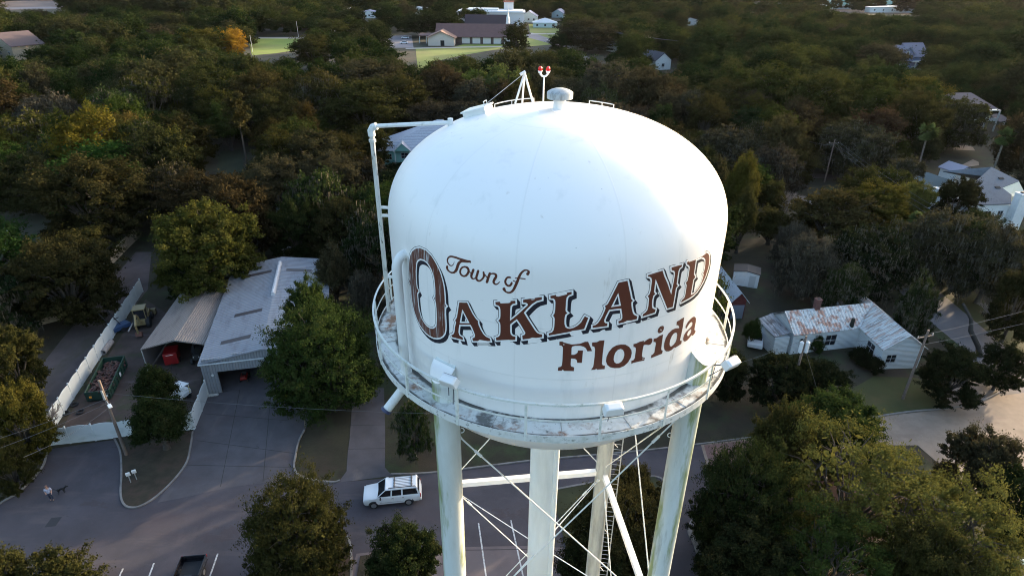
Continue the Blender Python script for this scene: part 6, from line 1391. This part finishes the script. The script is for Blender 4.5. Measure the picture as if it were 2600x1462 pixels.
T_('feather', 1912, 838, 30, 4, MG, 'green shrubby tree between red barn and white car')
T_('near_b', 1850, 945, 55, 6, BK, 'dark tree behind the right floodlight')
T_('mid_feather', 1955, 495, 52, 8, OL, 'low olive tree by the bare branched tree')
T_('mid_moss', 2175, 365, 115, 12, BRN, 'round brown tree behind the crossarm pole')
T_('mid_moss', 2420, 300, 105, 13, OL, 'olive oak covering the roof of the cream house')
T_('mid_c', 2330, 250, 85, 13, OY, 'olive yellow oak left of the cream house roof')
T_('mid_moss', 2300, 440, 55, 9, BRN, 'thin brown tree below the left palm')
T_('mid_c', 2245, 150, 70, 13, BRN, 'brown topped oak left of the blue grey house')
T_('mid_c', 920, 270, 120, 14, OL, 'broad dark green oak beyond the gauge pipe arm')
T_('mid_c', 592, 108, 34, 13, GOLD, 'golden autumn tree at the left edge of the green field')
T_('mid_c', 520, 110, 60, 13, OY, 'olive tree beside the golden autumn tree')
T_('mid_c', 790, 125, 62, 13, OL, 'green crown at the right end of the green field')
T_('mid_a', 1310, 92, 38, 14, OL, 'lone green lawn tree right of the church steeple')
T_('mid_b', 1490, 80, 92, 16, BRN, 'very broad brown oak right of the pale church houses')
T_('mid_c', 1420, 108, 32, 9, DG_, 'dark rounded tree beside the church road')
T_('mid_a', 955, 92, 46, 13, DG_, 'dark round oak left of the church car park')
T_('mid_b', 1075, 52, 70, 15, DG_, 'wide dark oak clump behind the church, left part'); T_('mid_a', 1130, 55, 48, 14, DG_, 'wide dark oak clump behind the church, right part')
T_('mid_c', 945, 205, 0.001+95, 14, BRN, 'brown crowned oak left of the bright grass gap')
T_('mid_moss', 130, 290, 95, 13, GRY, 'grey brown bare topped oak at upper left')
T_('pine', 608, 320, 38, 17, OD, 'lone thin pine in the dark gap right of the left wood', name='pine_tree')
T_('near_c', 2436, 500, 66, 9, OD, 'dark olive tree between the carriage shed and the shingled house')
T_('near_a', 2482, 575, 58, 8, DG_, 'dark green tree hiding the garden shed below the shingled house')
T_('mid_c', 948, 362, 48, 9, OL, 'olive tree overhanging the left wall of the teal house')
def shrub(px, py, rp, H, col, label): return T_('shrub', px, py, rp, H, col, label, name='shrub', cat='shrub')
shrub(2222, 925, 26, 1.6, BK, 'dark shrub against the wing of the rusty roofed house'); shrub(2185, 900, 28, 1.7, BK, 'dark shrub in the inner corner of the rusty roofed house'); shrub(2075, 872, 22, 2.0, MG, 'leafy shrub before the long wall of the rusty roofed house')
shrub(2470, 338, 26, 2.0, BK, 'clipped dark hedge shrub at the porch of the cream house'); shrub(1010, 428, 36, 2.2, BK, 'dark shrub under the window of the teal house'); shrub(1265, 101, 5, 2.4, DG_, 'round shrub at the right end of the church')
# palms
def palm(px, py, hz, rp, label, top=None):
    p = G(px, py, hz); D = (np.array([p.x, p.y, hz])-EYE)@fw; Rm = rp*D/F; o = thing('palm_tree', label, 'palm', (p.x, p.y, 0)); m = MB()
    m.tube([(.5, 0, -.1), (.2, 0, hz*.4), (0, 0, hz-.3)], [.26, .2, .19], 10); m.build('trunk', PALE, o, smooth=True)
    r = np.random.default_rng(int(px)); Q = []
    for k in range(46):
        an = r.uniform(0, 2*PI); el = r.uniform(-1.1, 1.35); d = np.array([math.cos(an)*math.cos(el), math.sin(an)*math.cos(el), math.sin(el)])
        t = np.cross(d, [0, 0, 1.]); t /= np.linalg.norm(t)+1e-6; u_ = np.cross(t, d)
        for j in range(22):
            f_ = (j-10.5)/10.5; dd = d*math.cos(f_*1.15)+t*math.sin(f_*1.15); dd = dd/np.linalg.norm(dd); b0 = d*Rm*.38; e = b0+dd*Rm*.62*(1-.25*abs(f_)); e[2] -= .22*Rm*abs(f_)+.05*Rm; wv = u_*.03*Rm+np.cross(dd, u_)*.035*Rm
            mid = (b0+e)/2; Q += [b0, mid+wv, e, mid-wv]
    V = np.array(Q)+np.array([0, 0, hz]); me = np_mesh('palm_fronds', V, [LEAF, MOSS]); c = bpy.data.objects.new('crown', me); C.objects.link(c); c.parent = o; c.color = (.075, .10, .035, 1); TREES.append((p.x, p.y, Rm, hz+2))
palm(2553, 345, 11.5, 26, 'tall palm with pale leaning trunk behind the shingled house'); palm(2358, 332, 10, 28, 'dark headed palm left of the driveway car'); palm(2270, 205, 9, 16, 'small palm in front of the blue grey house'); palm(205, 95, 11, 14, 'palm head in the wood right of the brown roofed hall')
palm(2330, 555, 7, 24, 'shaggy brown palm between yellow green tree and mossy oaks')
# bare trees
def bare(px, py, hz, Rm, label, n=70, seed=1):
    p = G(px, py, hz*.6); o = thing('bare_tree', label, 'tree', (p.x, p.y, 0)); r = random.Random(seed); m = MB(); m.tube([(0, 0, -.1), (.1, 0, hz*.25)], [.2, .15], 8); m.build('trunk', PALE, o, smooth=True); m = MB()
    def br(a, d, ln, rad_, lv):
        e = a+d*ln; mid = (a+e)/2+Vector((r.uniform(-1, 1), r.uniform(-1, 1), r.uniform(0, .6)))*ln*.12; m.tube([a, mid, e], [rad_, rad_*.8, rad_*.55], 5)
        if lv > 0:
            for k in range(4 if lv > 1 else 5):
                nd = (d+Vector((r.uniform(-1, 1), r.uniform(-1, 1), r.uniform(-.3, .8)))*.8).normalized(); br(mid.lerp(e, r.random()), nd, ln*.62, rad_*.55, lv-1)
    for k in range(6): br(Vector((.1, 0, hz*.22)), Vector((math.cos(k*1.05), math.sin(k*1.05), r.uniform(.5, 1.6))).normalized(), Rm*.62, .09, 3)
    m.build('branches', mat('bare twig', (.2, .17, .15), .9), o)
bare(1995, 515, 6, 4.2, 'bare grey branched tree at the head of the grey side road', seed=2)
bare(165, 262, 14, 4.5, 'pale bare limbs above the grey brown oak at upper left', seed=5)
bare(2548, 770, 7, 2.4, 'thin pale bare tree on the verge of the curved road', seed=9)
bare(112, 1062, 3.0, 2.0, 'tangle of bare pinkish vine branches over the fence corner', seed=12)
t_ = thing('leaning_trunk', 'dark leaning trunk across the curved road', 'tree'); q0 = G(2490, 905, 0); m = MB(); m.tube([q0-Vector((0, 0, .2)), G(2484, 880, 1.5), G(2465, 840, 3), G(2466, 810, 4.2), G(2445, 770, 5.6)], [.35, .3, .28, .22, .16], 9); m.build('trunk', mat('dark trunk bark', (.03, .026, .022), .95), t_, smooth=True)
mi_ = t_.children[0]; mi_.location = -q0; t_.location = q0

# clear views: nothing may rise in front of these
def gd(x, y): p = G(x, y); return math.hypot(p.x, p.y)
CLEAR = [
 [(0, 1284), (110, 1185), (125, 1090), (60, 1075), (345, 640), (385, 655), (360, 760), (500, 730), (800, 730), (620, 1000), (770, 1090), (760, 1180), (880, 990), (980, 990), (985, 1190), (1780, 1120), (2000, 1110), (1770, 1290), (1770, 1462), (0, 1462)],
 [(2200, 940), (2600, 930), (2600, 1180), (2270, 1060)], [(1985, 510), (2060, 505), (2115, 565), (2100, 600)], [(2395, 765), (2445, 765), (2565, 880), (2540, 930), (2400, 880)],
 [(2230, 190), (2270, 190), (2270, 215), (2230, 215)], [(632, 92), (760, 92), (745, 134), (640, 140)], [(755, 88), (905, 90), (905, 98), (760, 98)],
 [(965, 88), (1260, 80), (1345, 60), (1435, 72), (1440, 100), (1420, 105), (1350, 122), (1190, 136), (1075, 150), (1062, 200), (1050, 150), (1055, 122), (970, 118)],
 [(0, 4), (180, 0), (160, 27), (0, 27)], [(1465, 95), (1500, 110), (1545, 148), (1510, 150)], [(1890, 14), (2090, 22), (2090, 28), (1890, 26)], [(2415, 360), (2478, 362), (2488, 425), (2430, 422)],
 [(2055, 440), (2150, 444), (2150, 455), (2055, 455)], [(1918, 405), (1945, 405), (1955, 465), (1928, 465)], [(330, 44), (560, 42), (560, 48), (330, 48)], [(560, 390), (612, 390), (620, 455), (565, 455)]]
CLEARB = [(q, gd(*e)) for q, e in [
 ([(955, 300), (1140, 300), (1140, 418), (970, 418)], (1020, 418)), ([(700, 562), (745, 562), (745, 590), (700, 590)], (722, 590)), ([(500, 695), (800, 695), (800, 1000), (500, 1000)], (560, 1000)),
 ([(1825, 678), (1930, 678), (1930, 800), (1825, 800)], (1880, 820)), ([(1885, 845), (1940, 845), (1940, 880), (1885, 880)], (1910, 880)), ([(1950, 745), (2330, 750), (2330, 950), (1950, 900)], (2200, 930)),
 ([(2475, 425), (2600, 440), (2600, 560), (2500, 560)], (2540, 570)), ([(2430, 225), (2545, 250), (2545, 345), (2445, 345)], (2465, 335)), ([(2275, 118), (2330, 118), (2330, 178), (2275, 178)], (2305, 178)),
 ([(1650, 140), (1705, 140), (1705, 180), (1650, 180)], (1680, 180)), ([(1735, 50), (1772, 50), (1772, 67), (1735, 67)], (1750, 67)), ([(1150, 25), (1262, 22), (1262, 82), (1150, 82)], (1200, 84)), ([(1295, 22), (1362, 20), (1362, 56), (1295, 52)], (1340, 58)),
 ([(1365, 50), (1405, 50), (1405, 72), (1365, 72)], (1384, 72)), ([(1405, 32), (1428, 32), (1428, 46), (1405, 46)], (1415, 47)), ([(875, 26), (955, 32), (955, 44), (875, 42)], (900, 44)), ([(1040, 25), (1085, 25), (1085, 34), (1040, 34)], (1060, 37)),
 ([(0, 103), (70, 103), (76, 148), (0, 160)], (10, 152)), ([(2100, 8), (2285, 8), (2340, 30), (2340, 36), (2095, 26)], (2200, 33)), ([(1015, 222), (1060, 222), (1060, 245), (1015, 245)], (1040, 242)),
 ([(0, 722), (25, 722), (25, 810), (0, 810)], (5, 812)), ([(562, 88), (628, 88), (628, 130), (562, 130)], (592, 135)), ([(1410, 45), (1570, 45), (1570, 112), (1410, 112)], (1490, 118)), ([(1278, 55), (1342, 55), (1342, 112), (1278, 112)], (1310, 115)),
 ([(2530, 318), (2578, 318), (2572, 385), (2535, 385)], (2553, 440)), ([(2332, 304), (2385, 304), (2385, 362), (2332, 362)], (2358, 450)), ([(420, 500), (640, 500), (640, 690), (420, 690)], (525, 760)), ([(2090, 300), (2270, 300), (2270, 420), (2090, 420)], (2175, 450)),
 ([(830, 215), (1005, 215), (1005, 325), (830, 325)], (920, 350)), ([(585, 275), (632, 275), (632, 400), (600, 400)], (608, 400)), ([(110, 420), (370, 420), (370, 600), (110, 600)], (240, 640)), ([(735, 100), (845, 100), (845, 150), (735, 150)], (790, 158))]]
def blocked(X, Y, Rm, H):
    out = np.zeros(len(X), bool); n = np.hypot(X, Y)
    px, py = PX(X, Y, np.zeros(len(X)))
    for c in CLEAR: out |= inpoly(px, py, c)
    for (dx, z) in ((0, 1.0), (-.9, .55), (.9, .55), (0, .6), (-.55, .9), (.55, .9), (0, .3), (-.5, .4), (.5, .4)):
        ox, oy = Y/n, -X/n      # offsets run across the view
        px, py = PX(X+ox*Rm*dx, Y+oy*Rm*dx, H*z)
        for c in CLEAR: out |= inpoly(px, py, c)
        for c, D in CLEARB: out |= inpoly(px, py, c) & (n < D+1)
    return out
bpy.context.view_layer.update()
HOUSES = []
for o in list(bpy.data.objects):
    if o.parent is None and o.get('category') in ('house', 'shed', 'barn', 'church', 'hall', 'garage', 'carport', 'pavilion', 'warehouse', 'municipal_hall', 'car'):
        P = [o.matrix_world.inverted()@(c.matrix_world@Vector(v)) for c in bpy.data.objects if c.parent == o and c.type == 'MESH' for v in c.bound_box]
        if not P: continue
        x0, x1, y0, y1 = min(p.x for p in P), max(p.x for p in P), min(p.y for p in P), max(p.y for p in P)
        nx, ny = max(1, int((x1-x0)/6)), max(1, int((y1-y0)/6))
        for i in range(nx+1):
            for j in range(ny+1):
                q = o.matrix_world@Vector((x0+(x1-x0)*i/nx, y0+(y1-y0)*j/ny, 0)); HOUSES.append((q.x, q.y))
HOUSES = np.array(HOUSES)
def offhouse(X, Y, Rm):
    ok = np.ones(len(X), bool)
    for hx_, hy_ in HOUSES: ok &= np.hypot(X-hx_, Y-hy_) > 1.5+Rm*.75
    return ok
def solid(X, Y):   # ground taken by roads and houses
    px, py = PX(X, Y, np.zeros(len(X))); out = np.zeros(len(X), bool)
    for c in ([(1978, 500), (2045, 498), (2120, 560), (2300, 665), (2420, 770), (2560, 880), (2440, 880), (2330, 790), (2215, 665), (2095, 594)], [(325, 640), (400, 640), (300, 830), (120, 1115), (0, 1284), (0, 1100), (250, 750)]): out |= inpoly(px, py, c)
    return out
# landmarks for telling the wood's trees apart
LM = [('the brown roofed hall', 20, 130), ('the grey brown bare topped oak', 130, 290), ('the golden autumn tree', 592, 108), ('the green field', 700, 115), ('the lone thin pine', 608, 320), ('the huge dark olive oak', 240, 505), ('the sunlit olive yellow oak', 525, 610),
      ('the gauge pipe', 940, 420), ('the teal house', 1000, 390), ('the bright grass gap', 1064, 180), ('the church hall', 1120, 105), ('the A-frame', 1325, 187), ('the twin beacon', 1400, 183), ('the lawn tree', 1310, 92), ('the church road', 1500, 125), ('the very broad brown oak', 1490, 80),
      ('the white gable house', 1680, 165), ('the tank dome', 1780, 380), ('the olive cypress', 1885, 470), ('the white bungalow', 1750, 66), ('the blue grey house', 2305, 150), ('the round brown tree', 2175, 365), ('the cream house', 2500, 290), ('the shingled house', 2540, 480), ('the left palm', 2358, 332),
      ('the red barn', 1890, 720), ('the crossarm pole', 2110, 400), ('the pair of brown trees', 770, 460), ('the rusty roofed house', 2130, 800), ('the white outbuilding', 722, 575), ('the teal pavilions', 2190, 20)]
ORD = ['nearest', 'second nearest', 'third nearest', 'fourth nearest', 'fifth nearest', 'sixth nearest', 'seventh nearest', 'eighth nearest', 'ninth nearest', 'tenth nearest', 'eleventh nearest', 'twelfth nearest', 'thirteenth nearest', 'fourteenth nearest', 'fifteenth nearest', 'sixteenth nearest', 'seventeenth nearest', 'eighteenth nearest', 'nineteenth nearest', 'twentieth nearest']+['%d-th nearest' % k for k in range(21, 80)]
cnt = {}
def auto_label(px, py, tone, kind_):
    d = [(math.hypot(px-x, (py-y)*1.3), n, px-x, py-y) for n, x, y in LM]; d.sort(); _, n, dx, dy = d[0]
    rel = ('right of' if dx > 0 else 'left of') if abs(dx) > abs(dy)*1.2 else ('in front of' if dy > 0 else 'beyond')
    return n, rel
spots = []
ex = np.array([(a, b_, c, h) for a, b_, c, h in TREES])
tries = 0; rg = np.random.default_rng(5)
cand = []
Yc = 70.
while len(cand) < 26000:
    n = 4000; Y = 45+rg.uniform(0, 1, n)**.5*(245-45); X = rg.uniform(-1, 1, n)*(Y*.98+30); cand += list(zip(X, Y))
cand = np.array(cand); Rr = rg.uniform(4.6, 9.4, len(cand)); Hh = 5+Rr*.8+rg.uniform(-2, 4.5, len(cand))
ok = ~blocked(cand[:, 0], cand[:, 1], Rr, Hh) & ~solid(cand[:, 0], cand[:, 1])
px, py = PX(cand[:, 0], cand[:, 1], Hh*.6); ok &= (px > -60) & (px < 2660) & (py < 830)
ok &= offhouse(cand[:, 0], cand[:, 1], Rr)
ok &= ~((cand[:, 0] > -46) & (cand[:, 0] < -18) & (cand[:, 1] > 50) & (cand[:, 1] < 80)) & ~((cand[:, 0] > 28) & (cand[:, 0] < 54) & (cand[:, 1] > 56) & (cand[:, 1] < 78))
ok &= np.hypot(cand[:, 0]-TX, cand[:, 1]-TY) > 14
chosen = [tuple(q) for q in ex]
CH = np.array(chosen); NEW = []
for i in np.nonzero(ok)[0]:
    x, y = cand[i]; d = np.hypot(CH[:, 0]-x, CH[:, 1]-y)
    if (d < (CH[:, 2]+Rr[i])*.645).any(): continue
    CH = np.vstack([CH, [x, y, Rr[i], Hh[i]]]); NEW.append((x, y, Rr[i], Hh[i]))
NEW.sort(key=lambda q: q[0]**2+q[1]**2)
# leave out what stands wholly behind the tank
def hidden(q):
    px, py = PX(np.array([q[0]]), np.array([q[1]]), np.array([q[3]*.6])); rp = q[2]*F/(q[1]*.88+15)
    return (1040+rp < px[0] < 1790-rp) and (330+rp < py[0] < 1000)
NEW = [q for q in NEW if not hidden(q)]
nmax = 285-len([1 for _ in TREES])
INDIV = NEW[:nmax]; REST = NEW[nmax:]
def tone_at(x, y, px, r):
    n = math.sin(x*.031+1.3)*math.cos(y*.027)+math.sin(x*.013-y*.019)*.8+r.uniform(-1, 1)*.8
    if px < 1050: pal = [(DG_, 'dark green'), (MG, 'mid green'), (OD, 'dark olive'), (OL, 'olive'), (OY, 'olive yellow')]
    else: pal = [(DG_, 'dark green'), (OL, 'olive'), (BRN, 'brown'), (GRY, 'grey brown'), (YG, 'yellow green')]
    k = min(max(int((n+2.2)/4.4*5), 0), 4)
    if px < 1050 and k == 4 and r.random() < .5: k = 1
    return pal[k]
info = []
rr_ = random.Random(3)
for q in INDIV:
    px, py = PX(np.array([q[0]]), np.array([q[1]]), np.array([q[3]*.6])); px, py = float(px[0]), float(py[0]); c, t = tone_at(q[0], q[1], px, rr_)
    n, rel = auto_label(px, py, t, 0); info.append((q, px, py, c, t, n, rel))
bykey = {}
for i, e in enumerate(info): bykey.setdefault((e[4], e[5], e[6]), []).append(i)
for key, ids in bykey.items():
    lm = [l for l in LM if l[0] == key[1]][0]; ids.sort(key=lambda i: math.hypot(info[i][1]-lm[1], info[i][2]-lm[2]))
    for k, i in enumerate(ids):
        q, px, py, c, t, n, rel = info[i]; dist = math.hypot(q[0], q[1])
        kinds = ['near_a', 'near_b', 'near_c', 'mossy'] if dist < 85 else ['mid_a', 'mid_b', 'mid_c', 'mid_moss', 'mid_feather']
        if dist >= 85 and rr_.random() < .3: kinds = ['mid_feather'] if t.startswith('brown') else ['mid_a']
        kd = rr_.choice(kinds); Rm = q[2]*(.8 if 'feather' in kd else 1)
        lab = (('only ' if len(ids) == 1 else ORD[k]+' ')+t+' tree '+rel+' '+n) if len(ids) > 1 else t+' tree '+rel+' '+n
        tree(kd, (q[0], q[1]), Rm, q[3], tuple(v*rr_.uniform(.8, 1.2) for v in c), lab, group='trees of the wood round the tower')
print('individual trees', len(TREES), 'rest', len(REST))

# pines along the bright road, upper left
pc = 0
for k in range(46):
    px_ = 175+k*9.0+rg.uniform(-5, 5); py_ = 47+rg.uniform(-4, 6)+(8 if k % 3 == 0 else 0); b_ = G(px_, py_+18)
    o = tree('pine', (b_.x, b_.y), rg.uniform(3.6, 5.2), rg.uniform(17, 23), (.045, .05, .022), 'tall slim pine in the row before the long white warehouse', group='pines before the white warehouse', name='pine_tree')

# the far wood: one mass of crowns
FAR = []
far_me = []
for k, sd in enumerate((21, 22, 23, 24)):
    me, lb = crown('far_crown_%d' % k, sd, nl=11+k, clumps=15, ncard=42, card=.36, rnd=True, spread=.17); far_me.append(me)
n = 60000; Y = 150+rg.uniform(0, 1, n)**.62*1650; X = rg.uniform(-1, 1, n)*(Y*.92+40); Rr = rg.uniform(5, 11, n); Hh = 5+Rr*.75+rg.uniform(-2, 4.5, n)
ok = ~blocked(X, Y, Rr, Hh) & offhouse(X, Y, Rr); X, Y, Rr, Hh = X[ok], Y[ok], Rr[ok], Hh[ok]
# the near limit: beyond the individually built trees
lim = max(math.hypot(q[0], q[1]) for q in INDIV); print('limit', lim)
ok = np.hypot(X, Y) > lim-4; X, Y, Rr, Hh = X[ok], Y[ok], Rr[ok], Hh[ok]
grid = {}; keep = []
for q in CH:
    if math.hypot(q[0], q[1]) > lim-25: grid.setdefault((int(q[0]//16), int(q[1]//16)), []).append((q[0], q[1], q[2]))
for x, y, r_, h in REST: keep.append((x, y, r_, h))
for i in range(len(X)):
    gx_, gy_ = int(X[i]//16), int(Y[i]//16); bad = False; fq = .66 if Y[i] < 600 else .95
    for a in (-1, 0, 1):
        for b_ in (-1, 0, 1):
            for (x, y, r_) in grid.get((gx_+a, gy_+b_), ()):
                if (x-X[i])**2+(y-Y[i])**2 < ((r_+Rr[i])*fq)**2: bad = True; break
            if bad: break
        if bad: break
    if bad: continue
    grid.setdefault((gx_, gy_), []).append((X[i], Y[i], Rr[i])); keep.append((X[i], Y[i], Rr[i], Hh[i]))
print('far trees', len(keep))
keep = np.array(keep)
pm_ = bpy.data.meshes.new('far_wood'); pm_.vertices.add(len(keep)); pm_.vertices.foreach_set('co', np.stack([keep[:, 0], keep[:, 1], keep[:, 0]*0], 1).astype(np.float32).ravel())
for nm, arr in (('sxy', keep[:, 2]/7.), ('sz', keep[:, 3]/12.)):
    at = pm_.attributes.new(nm, 'FLOAT', 'POINT'); at.data.foreach_set('value', arr.astype(np.float32))
fo = bpy.data.objects.new('far_wood', pm_); C.objects.link(fo); tag(fo, 'far off wood of mixed oak crowns reaching to the top of the view', kind='stuff')
fc = bpy.data.collections.new('far crowns')
for me in far_me: fc.objects.link(bpy.data.objects.new('far_crown', me))
ng = bpy.data.node_groups.new('scatter', 'GeometryNodeTree'); ng.interface.new_socket('Geometry', in_out='INPUT', socket_type='NodeSocketGeometry'); ng.interface.new_socket('Geometry', in_out='OUTPUT', socket_type='NodeSocketGeometry')
N = ng.nodes; gi = N.new('NodeGroupInput'); go = N.new('NodeGroupOutput'); mp = N.new('GeometryNodeMeshToPoints'); ip = N.new('GeometryNodeInstanceOnPoints'); ci = N.new('GeometryNodeCollectionInfo')
ci.inputs[0].default_value = fc; ci.inputs['Separate Children'].default_value = True; ci.inputs['Reset Children'].default_value = True
ip.inputs['Pick Instance'].default_value = True
a1 = N.new('GeometryNodeInputNamedAttribute'); a1.data_type = 'FLOAT'; a1.inputs[0].default_value = 'sxy'; a2 = N.new('GeometryNodeInputNamedAttribute'); a2.data_type = 'FLOAT'; a2.inputs[0].default_value = 'sz'
cx = N.new('ShaderNodeCombineXYZ'); rv = N.new('FunctionNodeRandomValue'); rv.data_type = 'FLOAT'; rv.inputs[3].default_value = 6.28; cr = N.new('ShaderNodeCombineXYZ')
Lk = ng.links; Lk.new(gi.outputs[0], mp.inputs[0]); Lk.new(mp.outputs[0], ip.inputs[0]); Lk.new(ci.outputs[0], ip.inputs['Instance']); Lk.new(a1.outputs[0], cx.inputs[0]); Lk.new(a1.outputs[0], cx.inputs[1]); Lk.new(a2.outputs[0], cx.inputs[2]); Lk.new(cx.outputs[0], ip.inputs['Scale'])
Lk.new(rv.outputs[1], cr.inputs[2]); Lk.new(cr.outputs[0], ip.inputs['Rotation']); Lk.new(ip.outputs[0], go.inputs[0])
md = fo.modifiers.new('scatter', 'NODES'); md.node_group = ng

# ------------------------------------------------------------------ air
HAZE = True
if HAZE:
    m = MB(); m.box((0, 1550, 24), (5300, 4200, 52)); hz_ = m.build('haze', None or mat('haze', (1, 1, 1)), None); struct(hz_); tag(hz_, 'thin evening haze over the wood', kind='stuff')
    hm = MATS['haze']; t = hm.node_tree; t.nodes.clear(); out = t.nodes.new('ShaderNodeOutputMaterial'); pv = t.nodes.new('ShaderNodeVolumePrincipled')
    pv.inputs['Color'].default_value = (.92, .9, 1, 1); pv.inputs['Density'].default_value = .00001; pv.inputs['Anisotropy'].default_value = .35
    t.links.new(pv.outputs[0], out.inputs['Volume'])
